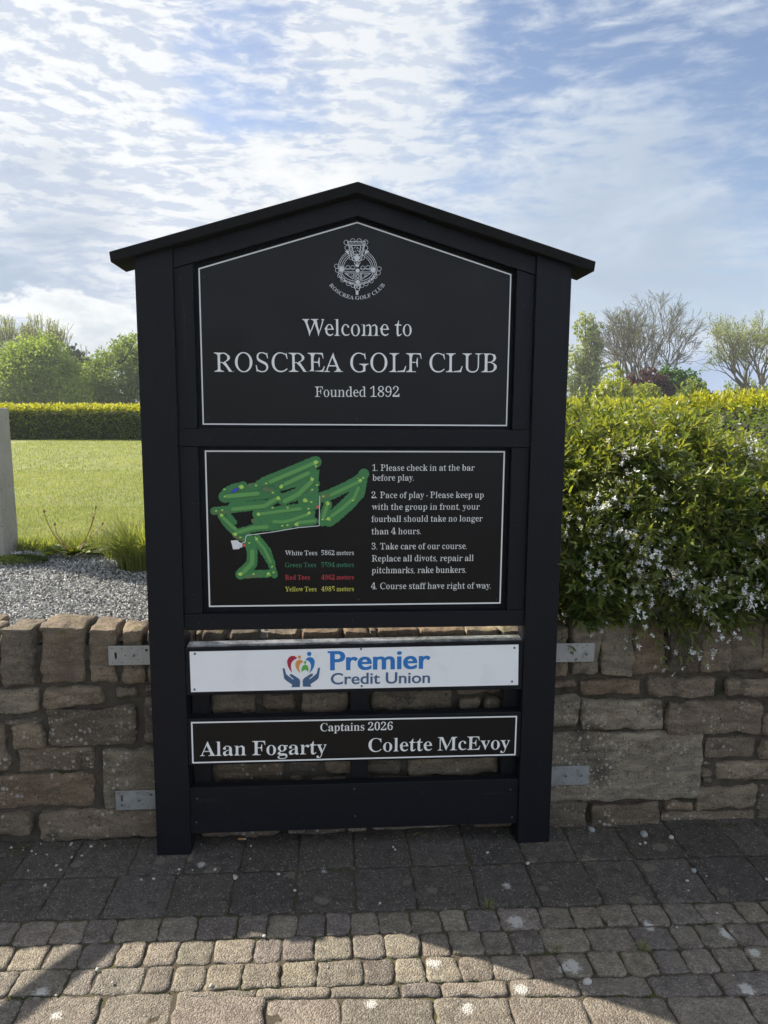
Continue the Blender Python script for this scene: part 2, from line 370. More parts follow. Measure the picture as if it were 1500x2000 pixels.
# ================================================================== GROUND, PAVING, LAWN
def sheet(name, x0, x1, y0, y1, z, m, label, nx=1, ny=1):
    xs = np.linspace(x0, x1, nx+1); ys = np.linspace(y0, y1, ny+1)
    V = np.array([(x, y, z) for y in ys for x in xs]); w = nx+1
    F = np.array([(j*w+i, j*w+i+1, (j+1)*w+i+1, (j+1)*w+i) for j in range(ny) for i in range(nx)])
    o = link(name, np_mesh(name, V, [F]), m); tag(o, label, kind='structure'); return o
sheet('ground', -60, 60, -60, .20, -.0058, JOINT, 'dark soil under the paving in front of the wall')
# one sheet of raised ground behind the wall: level gravel bed, then lawn out to the horizon
sheet('lawn', -400, 400, 1.62, 420, .845, LAWNM, 'sunlit mown lawn behind the wall reaching to the trees')
def bedz(x, y): return .765 + .075*min(max((y-.2)/1.45, 0), 1)
xs = np.linspace(-6, 6, 61); ys = np.linspace(.14, 1.66, 16)
bv = np.array([(x, y, bedz(x, y)-.008 + .008*fbm(x, y, 0, 3.)) for y in ys for x in xs])
bf = np.array([(j*61+i, j*61+i+1, (j+1)*61+i+1, (j+1)*61+i) for j in range(15) for i in range(60)])
tag(link('gravel_bed', np_mesh('gravel_bed', bv, [bf], True), BEDM), 'level earth bed under the stone chips behind the wall', kind='structure')

# --- pavers, laid out from the joints seen in the photograph (pixel -> ground), rounded tumbled blocks
def gx(px, py): return at_z(px, py, 0.)
L1 = lambda pts: [(x/2., 1580+y/2.) for x, y in pts]            # left-hand enlargement -> photo pixels
L2 = lambda pts: [(750+x/2., 1580+y/2.) for x, y in pts]
rowlines = {  # lower edge of each row: (photo y at x=0, at x=750, at x=1500)
    'A': L1([(-100, 287), (245, 268), (715, 248), (1165, 232)]) + L2([(110, 215), (560, 208), (985, 195), (1500, 185)]),
    'B': L1([(-100, 446), (385, 431), (890, 412), (1395, 396)]) + L2([(375, 380), (860, 371), (1310, 365), (1560, 362)]),
    'C': L1([(-100, 540), (310, 527), (760, 507), (1270, 490)]) + L2([(110, 480), (625, 464), (1130, 454), (1560, 442)]),
    'D': L1([(-100, 635), (280, 625), (825, 603), (1380, 585)]) + L2([(270, 573), (820, 553), (1265, 543), (1560, 535)]),
    'E': L1([(-100, 742), (340, 722), (790, 706), (1235, 692)]) + L2([(310, 678), (830, 655), (1330, 638), (1560, 628)]),
    'F': L1([(-100, 744), (340, 728), (690, 738), (1335, 750)]) + L2([(190, 738), (770, 733), (1390, 724), (1560, 722)]),
}
def yline(key):
    P = sorted([tuple(gx(*p)[:2]) for p in rowlines[key]]); X = [p[0] for p in P]; Y = [p[1] for p in P]
    a = np.polyfit(X, Y, 1)
    return lambda x: a[0]*x + a[1]
joints = {
    'A': L1([(245, 260), (490, 265), (715, 240), (935, 240), (1165, 235), (1385, 225)]) + L2([(110, 215), (340, 220), (560, 215), (760, 200), (985, 200), (1200, 190), (1420, 190)]),
    'B': L1([(130, 440), (385, 430), (640, 420), (890, 410), (1150, 400), (1395, 395)]) + L2([(130, 390), (375, 380), (615, 375), (860, 370), (1085, 370), (1310, 365)]),
    'C': L1([(35, 530), (180, 530), (310, 525), (430, 520), (610, 515), (760, 505), (920, 500), (1040, 495), (1155, 490), (1270, 490), (1370, 485), (1485, 485)]) + L2([(110, 480), (235, 475), (335, 475), (465, 470), (625, 465), (755, 465), (870, 460), (1005, 455), (1130, 455), (1265, 450), (1420, 445)]),
    'D': L1([(20, 625), (155, 625), (290, 625), (435, 620), (545, 615), (680, 610), (825, 605), (985, 595), (1100, 595), (1225, 590), (1380, 580)]) + L2([(10, 580), (150, 575), (270, 575), (395, 570), (510, 565), (640, 560), (820, 555), (1000, 550), (1160, 545), (1265, 545), (1395, 540)]),
    'E': L1([(20, 735), (240, 720), (345, 720), (545, 715), (660, 715), (790, 705), (940, 700), (1095, 695), (1235, 690), (1425, 690)]) + L2([(45, 690), (170, 685), (310, 680), (435, 670), (590, 665), (715, 660), (830, 655), (965, 655), (1090, 650), (1210, 645), (1330, 640)]),
    'F': L1([(690, 730), (1000, 740), (1290, 740)]) + L2([(65, 735), (225, 730), (500, 735), (780, 730), (1060, 725), (1330, 720)]),
    'G': L1([(100, 735), (410, 725), (690, 725), (1040, 750), (1335, 750)]) + L2([(190, 740), (480, 735), (770, 735), (1090, 730), (1390, 725)]),
}
PV, PF, PC = [], [], []; PN = 0
def paver(q, col, seed):
    """q: four ground corners (x,y) counter-clockwise; a tumbled block with rounded corners and worn edges"""
    global PN
    q = [np.array(p, float) for p in q]
    w = (np.linalg.norm(q[1]-q[0])+np.linalg.norm(q[2]-q[3]))/2; l = (np.linalg.norm(q[3]-q[0])+np.linalg.norm(q[2]-q[1]))/2
    g = .0024; hw, hl = w/2-g, l/2-g
    if hw < .012 or hl < .008: return
    r = min(.015, hw*.4, hl*.5); e = min(.0040, hl*.5)
    near = max(0., (q[0][1]+.85) > -.15)
    st = .0105
    def axis(h):
        n = max(4, int(2*h/st)); a = np.linspace(-h, h, n+1); return np.sort(np.concatenate([a, [-h+e*.3, h-e*.3]]))
    ax, ay = axis(hw), axis(hl); X, Y = np.meshgrid(ax, ay)
    dx = np.maximum(np.abs(X)-(hw-r), 0); dy = np.maximum(np.abs(Y)-(hl-r), 0)
    m = np.maximum(dx, dy); ln = np.sqrt(dx*dx+dy*dy); k = np.where(ln > 1e-9, m/np.maximum(ln, 1e-9), 1.)
    X2 = np.where(dx > 0, np.sign(X)*((hw-r)+dx*k), X); Y2 = np.where(dy > 0, np.sign(Y)*((hl-r)+dy*k), Y)
    ed = r-m                                                    # distance in from the rim
    ed = np.minimum(ed, np.minimum(hw-np.abs(X2), hl-np.abs(Y2)) + .0)
    ed = np.maximum(np.where(m > 0, r-m, np.minimum(hw-np.abs(X), hl-np.abs(Y))), 0)
    t = np.clip(1-ed/e, 0, 1); H = -e*(1-np.sqrt(1-np.minimum(t, .999)**2))
    tilt = RNG.normal(0, .006, 2); lift = RNG.normal(0, .0018)
    H = H + lift + tilt[0]*X2 + tilt[1]*Y2
    U = (X2/w+.5); W = (Y2/l+.5)
    XY = (1-U)[..., None]*(1-W)[..., None]*q[0] + U[..., None]*(1-W)[..., None]*q[1] + U[..., None]*W[..., None]*q[2] + (1-U)[..., None]*W[..., None]*q[3]
    V = np.concatenate([XY, H[..., None]], -1).reshape(-1, 3)
    rim = t.reshape(-1)
    for i, v in enumerate(V):
        v[2] += .0030*noise.noise((v[0]*14, v[1]*14, seed)) + .0014*noise.noise((v[0]*50, v[1]*50, seed))
        if rim[i] > 0:
            v[0] += rim[i]*(.0075*noise.noise((v[0]*32, v[1]*32, seed+5))+.004*noise.noise((v[0]*90, v[1]*90, seed))); v[1] += rim[i]*.0085*noise.noise((v[0]*32, v[1]*32, seed+9))
    ny, nx = X.shape; idx = np.arange(nx*ny).reshape(ny, nx)
    F = np.stack([idx[:-1, :-1], idx[:-1, 1:], idx[1:, 1:], idx[1:, :-1]], -1).reshape(-1, 4)
    loop = np.concatenate([idx[0, :], idx[1:, -1], idx[-1, -2::-1], idx[-2:0:-1, 0]])
    low = V[loop].copy(); low[:, 2] = -.03
    n0 = len(V); L = len(loop); li = np.arange(L)
    S = np.stack([loop, n0+li, n0+(li+1) % L, loop[(li+1) % L]], -1)
    PV.append(np.concatenate([V, low])); PF.append(F+PN); PF.append(S+PN); PC.append(np.tile(np.array(col), (n0+L, 1))); PN += n0+L
def pcol(kind):
    if kind == 'big': b = np.array([.088, .079, .071])*random.uniform(.72, 1.15)
    else: b = np.array(random.choice([[.205, .182, .148], [.185, .166, .138], [.192, .168, .140], [.155, .136, .122]]))*random.uniform(.85, 1.12)
    return b*np.array([1, random.uniform(.97, 1.01), random.uniform(.93, 1.02)])
def lay(top, bot, xs_top, xs_bot, kind):
    for i in range(len(xs_top)-1):
        a, b, c, d = xs_bot[i], xs_bot[i+1], xs_top[i+1], xs_top[i]
        paver([(a, bot(a)), (b, bot(b)), (c, top(c)), (d, top(d))], pcol(kind), random.uniform(0, 90))
def extend(xs, lo, hi, step):
    xs = sorted(xs)
    while xs[0] > lo: xs.insert(0, xs[0]-step*random.uniform(.8, 1.2))
    while xs[-1] < hi: xs.append(xs[-1]+step*random.uniform(.8, 1.2))
    return xs
Y = {k: yline(k) for k in rowlines}
wallline = lambda x: .150
def xs_of(key, line, lo, hi, step):
    X = [gx(*p)[0] for p in joints[key]]
    return extend(X, lo, hi, step)
XL, XR = -2.6, 2.6
rows = [('A', wallline, Y['A'], .185, 'big'), ('B', Y['A'], Y['B'], .195, 'big'), ('C', Y['B'], Y['C'], .10, 'small'), ('D', Y['C'], Y['D'], .10, 'small'), ('E', Y['D'], Y['E'], .10, 'small')]
for key, top, bot, step, kind in rows:
    xb = xs_of(key, bot, XL, XR, step); xt = [x+random.uniform(-.004, .004) for x in xb]
    lay(top, bot, xt, xb, kind)
# a cut row that widens to the right, then big slabs again
xf = [gx(*p)[0] for p in joints['F']]; xf = extend(xf, xf[0], XR, .17)
lay(Y['E'], Y['F'], xf, xf, 'small')
x0f = xf[0]; gtop = lambda x: Y['F'](x) if x > x0f else Y['E'](x)
xg = xs_of('G', None, XL, XR, .21); y = None
g_bot = lambda x: Y['F'](0)-.17 + .01*x
for i in range(len(xg)-1):
    a, b = xg[i], xg[i+1]
    paver([(a, g_bot(a)), (b, g_bot(b)), (b, gtop(b-1e-6)), (a, gtop(a+1e-6))], pcol('small'), random.uniform(0, 90))
prev = g_bot
for k in range(5):
    h = [.17, .19, .11, .11, .19][k]; off = random.uniform(0, .1)
    nxt = (lambda p, h: (lambda x: p(x)-h))(prev, h)
    xx = extend([off], XL, XR, .2 if h > .15 else .11); lay(prev, nxt, xx, xx, 'small'); prev = nxt
me = np_mesh('paving', np.concatenate(PV), [np.concatenate([p for p in PF])], True, col=np.concatenate(PC))
tag(link('paving', me, PAVER), 'tumbled grey pavers in rows of large slabs and small setts before the wall', kind='structure')

# ================================================================== STONE WALL
def rock(B, x0, x1, y0, y1, z0, z1, r, col, seed, step=.013, amp=1., back=False):
    """rounded irregular block; B = [verts, quads, colours, count]"""
    x0 += (-.004 if back else .0035); x1 -= (-.004 if back else .0035); z0 += .0035; z1 -= (0 if back else .0035)
    c = np.array([(x0+x1)/2, (y0+y1)/2, (z0+z1)/2]); h = np.array([x1-x0, y1-y0, z1-z0])/2; r = min(r, h.min()*.8)
    def grid(n1, n2): return np.meshgrid(np.linspace(-1, 1, n1+1), np.linspace(-1, 1, n2+1))
    n = [max(3, min(60, int(2*k/step))) for k in h]; n[1] = max(3, min(10, n[1]))
    pts = []; quads = []; o = 0
    faces = [(0, 2, 1, -1), (0, 1, 2, 1), (1, 2, 0, -1), (1, 2, 0, 1), (0, 1, 2, -1)] + ([(0, 2, 1, 1)] if back else [])
    for a, b, ax, s in faces:
        A, Bm = grid(n[a], n[b]); P = np.zeros(A.shape+(3,)); P[..., a] = A*h[a]; P[..., b] = Bm*h[b]; P[..., ax] = s*h[ax]
        m, k = A.shape; idx = np.arange(m*k).reshape(m, k)+o
        q = np.stack([idx[:-1, :-1], idx[:-1, 1:], idx[1:, 1:], idx[1:, :-1]], -1).reshape(-1, 4)
        if (ax == 1) == (s > 0): q = q[:, ::-1]
        pts.append(P.reshape(-1, 3)); quads.append(q); o += m*k
    P = np.concatenate(pts); inner = np.clip(P, -(h-r), h-r); d = P-inner; ln = np.linalg.norm(d, axis=1, keepdims=True); N = d/np.maximum(ln, 1e-9)
    P = inner + N*r
    soft = 1-.5*np.clip(-N[:, 1], 0, 1)**4                          # the split faces are flatter than the arrises
    for i in range(len(P)):
        x, y, z = P[i]+c
        nn = N[i]
        big = noise.noise((x*6+seed, y*6, z*9)); md = noise.noise((x*19, y*19+seed, z*26)); sm = noise.noise((x*55, y*55, z*70+seed)); rg = 1-abs(noise.noise((x*9, y*9+seed, z*22)))
        tn_ = noise.noise((x*120, y*120, z*130+seed)); k = amp*(.011*big + .0075*md + .0045*sm + .0018*tn_ + .009*(rg-.8))
        P[i] += nn*k*soft[i]
        P[i][0] += amp*.005*noise.noise((seed, y*10, z*14)); P[i][2] += amp*.005*noise.noise((x*12, seed, y*9))
    B[0].append(P+c); B[1].append(np.concatenate(quads)+B[3]); B[2].append(np.tile(np.array(col), (len(P), 1))); B[3] += len(P)
def scol():
    b = random.choice([(.325, .262, .190), (.290, .238, .176), (.225, .180, .134), (.315, .275, .215), (.185, .155, .122), (.270, .200, .140)])
    k = random.uniform(.78, 1.12); return tuple(v*k for v in b)
WY = .105
Bs = [[], [], [], 0]; Bc = [[], [], [], 0]
A4 = lambda b: (b[0]/3.75, 1180+b[1]/3.75, b[2]/3.75, 1180+b[3]/3.75)
A3 = lambda b: (1050+b[0]/2.898, 950+b[1]/2.898, 1050+b[2]/2.898, 950+b[3]/2.898)
A7 = lambda b: (340+b[0]/3.947, 1210+b[1]/3.947, 340+b[2]/3.947, 1210+b[3]/3.947)
A8 = lambda b: (700+b[0]/3.571, 1210+b[1]/3.571, 700+b[2]/3.571, 1210+b[3]/3.571)
def xz(px):
    a = at_y(px[0], px[1], WY); b = at_y(px[2], px[3], WY); return a[0], b[0], b[2], a[2]
cop = [A4(b) for b in ([-120, 190, -5, 600], [5, 175, 255, 610], [280, 170, 625, 590], [645, 190, 850, 580], [890, 190, 1060, 585], [1080, 195, 1240, 585])]
cop += [A7((a, 95, b, 440)) for a, b in ((60, 140), (150, 207), (217, 377), (440, 645), (710, 942), (1000, 1275), (1330, 1495))]
cop += [A8((a, 75, b, 380)) for a, b in ((85, 125), (135, 410), (438, 750), (768, 960), (1000, 1165), (1190, 1400))]
cop += [A3(b) for b in ([100, 805, 170, 1090], [200, 785, 345, 1080], [370, 765, 525, 1080], [555, 780, 725, 1075], [760, 795, 920, 1060], [940, 765, 1085, 1060], [1110, 738, 1275, 1050], [1300, 770, 1450, 1060])]
for b in cop:
    x0, x1, z0, z1 = xz(b); z1 = min(max(z1, .765), .825)
    rock(Bc, x0, x1, WY+random.uniform(-.012, .012), WY+random.uniform(.12, .17), z0, z1, random.uniform(.010, .018), scol(), random.uniform(0, 99), .009, 1.12, True)
stn = [A4(b) for b in ([-120, 625, 300, 815], [300, 615, 770, 750], [820, 605, 1020, 705], [1045, 690, 1230, 1025], [1050, 605, 1190, 655], [75, 880, 320, 1060], [30, 840, 300, 885], [330, 770, 1000, 1040], [-120, 880, 65, 1250], [110, 1060, 695, 1235], [745, 1060, 1300, 1480], [-120, 1265, 700, 1500], [-120, 1540, 230, 1690], [265, 1520, 1250, 1720], [640, 820, 660, 830])][:-1]
stn += [A3(b) for b in ([60, 1100, 235, 1150], [240, 1100, 585, 1190], [625, 1085, 1015, 1200], [1070, 1080, 1400, 1195], [40, 1185, 232, 1370], [245, 1215, 715, 1380], [740, 1225, 1270, 1400], [30, 1405, 925, 1770], [960, 1425, 1245, 1540], [935, 1565, 998, 1600], [932, 1605, 996, 1645], [932, 1650, 996, 1692], [1015, 1570, 1400, 1680], [1272, 1300, 1340, 1420], [1272, 1425, 1400, 1555], [910, 1710, 1250, 1840], [720, 1790, 890, 1850], [700, 1855, 1240, 1930], [30, 1790, 280, 1925], [300, 1800, 690, 1925], [1262, 1700, 1420, 1920])]
stn += [A7(b) for b in ([70, 575, 235, 735], [258, 575, 637, 738], [668, 585, 940, 715], [975, 545, 1345, 718], [255, 760, 640, 1060], [680, 760, 1100, 1060], [1140, 760, 1500, 1060], [90, 1105, 250, 1265], [272, 1105, 842, 1265], [873, 1105, 1115, 1190], [1145, 1095, 1400, 1200], [890, 1210, 1000, 1255], [1035, 1225, 1340, 1260], [180, 1310, 760, 1590], [800, 1310, 1480, 1590], [200, 1620, 830, 1665], [870, 1610, 1330, 1660], [1345, 1600, 1500, 1655])]
stn += [A8(b) for b in ([88, 490, 660, 635], [695, 548, 850, 630], [878, 540, 995, 630], [690, 480, 1005, 535], [1020, 480, 1250, 640], [60, 670, 600, 930], [640, 670, 1180, 930], [28, 975, 302, 1090], [332, 965, 980, 1085], [1000, 970, 1230, 1090], [60, 1120, 560, 1410], [600, 1120, 1180, 1410], [80, 1425, 760, 1470], [800, 1415, 1150, 1465])]
for b in stn:
    x0, x1, z0, z1 = xz(b); z0 = max(z0, -.02)
    rock(Bs, x0, x1, WY+random.uniform(-.010, .014), WY+.11, z0, z1, random.uniform(.009, .018), scol(), random.uniform(0, 99), .010)
xL, xR = xz(A4((-130, 800, 0, 900)))[0], xz(A3((0, 1200, 1425, 1300)))[1]
for side in (-1, 1):                                            # the wall goes on out of the picture
    z = 0.
    for hc in (.075, .13, .11, .10, .09):
        x = -xL if side < 0 else xR
        while x < 4.2:
            w = random.uniform(.12, .34); a, b = (x, x+w-.02) if side > 0 else (-x-w+.02, -x)
            rock(Bs, a, b, WY+random.uniform(-.01, .014), WY+.11, z+.006, z+hc-.008, .016, scol(), random.uniform(0, 99), .022); x += w
        z += hc
    x = -xL if side < 0 else xR
    while x < 4.2:
        w = random.uniform(.07, .11); a, b = (x, x+w-.012) if side > 0 else (-x-w+.012, -x)
        rock(Bc, a, b, WY, WY+.28, .53, random.uniform(.79, .81), .02, scol(), random.uniform(0, 99), .022, 1., True); x += w
wall = tag(empty('stone_wall', (0, .2, 0)), 'low brown sandstone wall with upright coping stones behind the black sign', 'wall')
def wall_part(name, B):
    V = np.concatenate(B[0]) - np.array([0, .2, 0])
    return link(name, np_mesh(name, V, [np.concatenate(B[1])], True, col=np.concatenate(B[2])), STONE, wall)
wall_part('stonework', Bs); wall_part('coping', Bc)
# mortar bed behind the faces, roughened
xs = np.linspace(-4.3, 4.3, 431); zs = np.linspace(-.04, .745, 40); V = []
for z in zs:
    for x in xs: V.append((x, WY+.024+.011*fbm(x, 0, z, 14., 3)-.2, z))
w = len(xs); F = [(j*w+i, j*w+i+1, (j+1)*w+i+1, (j+1)*w+i) for j in range(len(zs)-1) for i in range(w-1)]
top0 = len(V)
for x in xs: V.append((x, .17, .745+.012*fbm(x, 3, 1, 9.)))
F += [((len(zs)-1)*w+i, (len(zs)-1)*w+i+1, top0+i+1, top0+i) for i in range(w-1)]
link('mortar', np_mesh('mortar', np.array(V), [np.array(F)], True), MORTAR, wall)

# glyph outlines (advance, contours) in 1/500 em
GLYPHS = {
 'L': {
  '0':(279,[[140,-2,123,0,108,4,95,11,84,18,75,27,67,36,59,47,53,59,48,72,44,87,41,103,38,120,36,139,35,159,35,179,35,200,36,220,38,238,41,256,44,272,48,286,53,299,59,311,67,321,75,331,84,339,95,346,108,353,123,357,140,359,157,357,171,353,184,347,195,340,204,331,212,322,219,311,225,299,231,286,235,271,239,255,241,238,243,219,245,200,245,179,245,158,243,139,241,120,239,103,235,87,231,72,225,59,219,47,212,36,204,26,194,18,183,10,171,4,156,0],[140,24,155,26,168,33,173,37,182,49,189,65,194,83,198,103,200,126,202,151,203,179,202,207,200,232,198,255,194,275,189,293,183,308,174,320,169,324,156,331,141,333,125,331,111,323,107,320,97,309,90,293,85,275,82,255,79,232,77,207,77,179,77,151,79,126,82,103,85,82,90,64,97,49,107,37,111,34,125,26]]),
  '1':(279,[[49,1,49,25,90,26,94,27,99,28,103,29,106,31,109,34,111,37,112,41,122,44,132,51,131,59,131,109,131,159,131,209,131,259,130,331,105,303,97,295,89,288,82,282,76,277,70,273,64,269,59,267,55,266,50,265,47,265,44,266,41,268,38,270,35,272,33,276,31,279,36,285,41,290,40,296,28,292,36,292,43,294,50,297,58,300,65,305,73,310,81,317,90,324,99,332,133,359,168,359,170,309,172,259,172,209,172,159,172,109,172,59,173,52,173,45,175,39,177,32,180,26,185,20,192,15,201,19,209,26,214,26,255,25,255,1,203,1,152,0,100,1]]),
  '2':(279,[[18,0,18,52,56,88,94,125,106,137,117,148,127,159,136,169,144,179,151,188,158,198,163,207,169,216,173,225,177,235,181,244,183,255,185,265,185,277,185,289,182,300,178,310,172,318,165,324,158,328,151,331,144,333,137,334,129,334,119,334,110,332,101,329,91,323,83,315,77,304,73,292,72,278,74,262,77,245,73,245,62,247,53,249,45,252,37,256,31,261,33,272,37,281,35,287,34,295,35,300,36,304,37,309,40,314,44,319,48,323,53,327,59,332,65,337,73,342,81,347,91,352,103,356,116,359,129,359,150,357,169,351,183,342,195,334,204,326,213,319,219,310,223,301,226,291,227,279,227,273,226,268,225,262,224,256,222,251,220,245,218,239,214,232,211,225,207,217,202,208,196,199,189,189,181,179,173,168,163,157,152,145,140,132,127,119,113,105,60,55,123,55,182,50,188,50,193,56,198,58,203,61,208,64,212,68,216,72,221,76,225,82,226,89,230,105,252,105,253,53,254,0,207,0,159,0,112,0,65,0]]),
  '3':(279,[[122,-1,107,-1,94,1,82,3,72,6,63,10,54,14,47,18,41,23,36,27,32,32,29,36,26,41,25,46,24,50,23,55,24,61,26,65,24,72,22,80,27,84,32,88,38,90,46,82,53,72,56,72,53,81,52,69,55,58,60,48,68,40,77,35,87,31,96,28,107,26,118,26,125,26,132,27,138,28,145,29,151,31,158,34,164,37,171,41,177,46,183,53,188,61,192,70,195,80,196,91,197,104,196,117,191,130,184,140,175,149,165,156,152,160,143,168,131,175,117,172,102,172,71,172,71,197,104,197,117,197,130,196,139,203,146,211,156,217,165,225,173,235,179,246,183,259,185,273,184,285,182,296,178,306,173,315,166,322,158,327,150,330,142,333,134,334,126,334,119,334,112,332,106,330,101,326,97,322,89,319,81,316,77,309,74,302,72,294,71,286,71,278,72,270,76,262,79,254,71,254,60,256,51,258,42,261,35,265,29,270,32,280,37,288,34,292,33,298,34,305,36,312,41,318,47,324,54,331,64,337,74,349,90,357,108,358,128,359,149,357,166,351,181,342,193,334,203,326,211,319,218,311,223,303,226,292,227,280,226,270,224,260,221,252,216,244,210,236,203,227,195,219,187,210,177,202,157,189,174,182,181,178,188,174,195,169,202,164,208,159,213,155,219,150,224,144,228,139,232,133,235,128,237,120,239,112,239,103,239,93,238,83,236,74,233,67,230,60,227,53,222,47,218,41,212,36,207,31,200,26,194,21,186,16,178,12,170,8,161,5,151,2,142,1,132,-1]]),
  '4':(279,[[90,2,90,25,104,25,111,25,117,26,123,27,128,29,133,32,137,36,141,41,153,44,163,51,161,62,161,96,99,96,53,95,7,93,7,120,32,161,55,200,79,239,103,278,125,318,149,357,198,357,200,311,202,265,202,218,202,172,202,123,270,123,270,96,202,96,202,62,200,51,210,44,222,41,226,36,230,33,235,31,240,29,246,27,252,25,259,25,266,25,266,2,207,1,149,1],[37,123,93,123,161,123,161,213,162,261,162,270,162,280,163,290,148,308,149,311,140,294,128,273,116,252,107,238,74,183]]),
  '5':(279,[[122,-1,108,-1,95,1,84,3,74,6,65,10,57,14,51,18,45,22,40,27,37,31,33,36,31,41,29,46,29,50,28,55,29,61,30,66,31,69,33,72,36,75,40,77,46,73,51,68,55,69,41,69,40,83,41,76,42,69,44,62,46,55,50,47,54,40,64,39,74,39,79,35,85,31,92,29,99,27,107,26,115,26,122,26,129,27,135,28,142,30,148,32,155,35,162,38,168,43,174,49,180,56,185,65,189,75,192,85,193,97,194,110,193,126,190,141,184,154,176,164,166,173,156,179,145,183,133,185,121,187,109,187,101,187,94,186,88,184,82,182,77,181,87,184,32,207,38,241,43,299,46,357,93,357,141,357,188,357,235,357,235,311,234,266,212,266,206,283,204,286,203,290,202,292,200,295,199,297,196,299,194,300,190,301,187,302,182,302,130,302,73,302,69,256,65,204,75,206,79,208,83,210,88,211,94,212,100,213,107,213,113,213,119,213,125,213,147,211,166,205,183,197,197,188,209,178,218,168,226,156,231,143,235,128,236,110,235,99,234,89,232,79,230,71,227,63,223,56,218,49,214,43,208,37,202,32,196,26,189,21,182,16,174,12,166,8,158,5,149,3,140,1,131,0]]),
  '6':(279,[[146,-1,132,0,119,3,108,8,97,14,87,21,78,29,70,39,63,49,56,61,51,74,46,89,43,106,40,124,38,144,39,165,32,181,24,197,33,212,42,225,45,239,48,252,52,265,56,277,61,288,66,299,73,309,79,318,87,327,96,335,105,342,115,348,126,353,138,357,151,359,165,360,177,358,188,354,197,349,205,345,211,341,217,337,222,334,227,332,230,329,233,326,236,322,237,319,239,315,239,311,240,307,246,302,251,295,249,290,245,285,240,280,228,286,219,293,213,291,204,290,195,290,198,274,202,281,204,287,204,294,203,300,201,307,199,313,197,319,194,325,191,330,186,335,181,339,173,338,166,334,160,335,149,334,137,330,126,324,116,315,106,302,97,287,90,269,85,249,81,226,81,181,101,197,103,204,108,207,114,209,120,211,127,213,135,215,143,216,152,216,162,215,179,215,194,209,205,198,215,191,225,182,232,171,238,160,243,147,245,132,246,115,245,97,243,80,238,64,232,50,223,37,213,25,201,16,186,7,168,1],[148,25,156,25,164,27,172,30,180,35,187,43,194,52,199,64,202,78,205,93,205,111,205,127,203,142,199,155,194,167,186,176,178,182,170,187,161,190,152,191,144,191,138,190,132,189,126,187,120,185,114,182,108,179,103,176,98,173,95,169,78,150,79,136,81,111,85,90,91,71,99,55,108,43,118,34,128,29,138,25]]),
  '8':(279,[[136,-3,121,-2,106,1,93,5,82,10,72,16,63,23,56,29,50,36,44,43,40,50,36,57,33,65,31,74,30,82,29,91,30,102,32,111,35,119,40,127,45,134,52,142,60,151,69,160,79,168,106,183,84,198,75,205,67,213,60,221,55,229,50,236,47,244,44,253,42,261,42,271,42,279,43,286,45,294,47,301,50,308,54,315,59,321,65,327,71,333,79,339,88,345,99,351,111,356,126,359,142,360,162,358,179,353,194,346,205,338,215,329,223,320,228,310,233,299,235,287,236,274,236,265,234,256,231,249,227,242,222,236,216,229,209,221,201,212,191,204,165,189,193,175,207,166,218,156,227,148,234,139,239,131,244,123,247,114,249,104,249,95,249,79,245,65,240,53,233,41,223,31,211,21,197,11,180,3,159,-1],[139,203,158,215,165,218,172,222,178,227,184,233,189,239,193,247,197,255,198,265,199,276,198,282,198,289,196,295,195,302,192,308,190,314,186,320,182,325,178,330,173,334,167,338,161,342,153,339,146,335,139,335,131,335,124,333,116,331,108,327,101,322,94,315,89,307,85,298,83,288,82,277,82,265,85,254,89,244,95,236,102,228,110,222,121,221,132,220,138,210],[139,22,149,22,159,24,168,26,177,30,185,36,193,43,200,52,205,62,209,74,210,86,209,98,207,109,202,119,195,128,186,136,177,143,167,149,152,151,139,159,134,169,115,156,108,153,99,149,93,143,87,137,80,130,75,121,71,111,69,101,68,89,69,76,72,64,77,54,84,44,92,37,101,31,110,26,119,24,129,22]]),
  '9':(279,[[113,-2,102,-2,92,0,83,2,75,5,68,8,61,11,56,15,51,19,48,23,44,28,42,32,40,37,38,42,37,47,37,52,37,55,38,58,39,61,40,64,42,66,44,69,46,70,48,75,51,79,56,80,58,71,59,61,63,53,67,45,73,38,80,32,88,28,97,26,106,24,118,23,147,30,171,53,184,75,196,117,202,190,182,166,176,161,170,157,164,153,157,149,150,147,142,145,134,143,125,143,116,144,99,142,85,147,75,158,65,166,55,175,48,184,41,195,37,209,34,224,34,241,34,254,35,266,37,277,40,288,44,298,49,307,54,316,61,324,68,331,76,338,85,344,95,350,106,354,119,357,132,358,146,358,159,355,171,350,182,344,192,337,201,329,209,320,217,310,223,298,229,285,233,270,237,254,240,236,241,216,239,194,247,178,248,163,239,148,237,134,235,120,232,106,228,94,224,82,219,70,214,59,208,49,201,40,193,32,185,24,176,17,166,10,154,5,142,1,128,-1],[137,169,144,171,151,173,157,176,162,179,167,183,172,187,176,191,188,190,200,191,202,197,201,232,198,254,194,274,188,290,181,304,173,315,164,323,154,328,145,331,135,332,126,332,117,330,109,326,100,320,93,312,86,302,81,290,77,276,75,261,74,244,76,216,81,202,92,185,111,173]]),
  'A':(325,[[-7,0,-7,14,-1,14,4,15,9,17,14,19,18,23,25,24,35,25,37,35,34,46,37,55,56,104,76,153,95,201,115,250,137,297,161,347,160,347,173,294,188,245,211,199,228,151,247,104,268,57,281,50,285,40,283,29,292,25,299,20,303,14,309,10,317,11,324,14,330,14,330,2,277,1,224,0,171,0,171,14,185,14,196,17,211,24,208,19,211,34,211,37,210,42,217,50,223,59,219,67,207,99,133,99,77,99,59,53,56,44,53,36,54,21,52,27,69,17,79,14,92,14,95,14,95,0,44,0],[85,120,132,120,199,120,171,185,141,260,108,179]]),
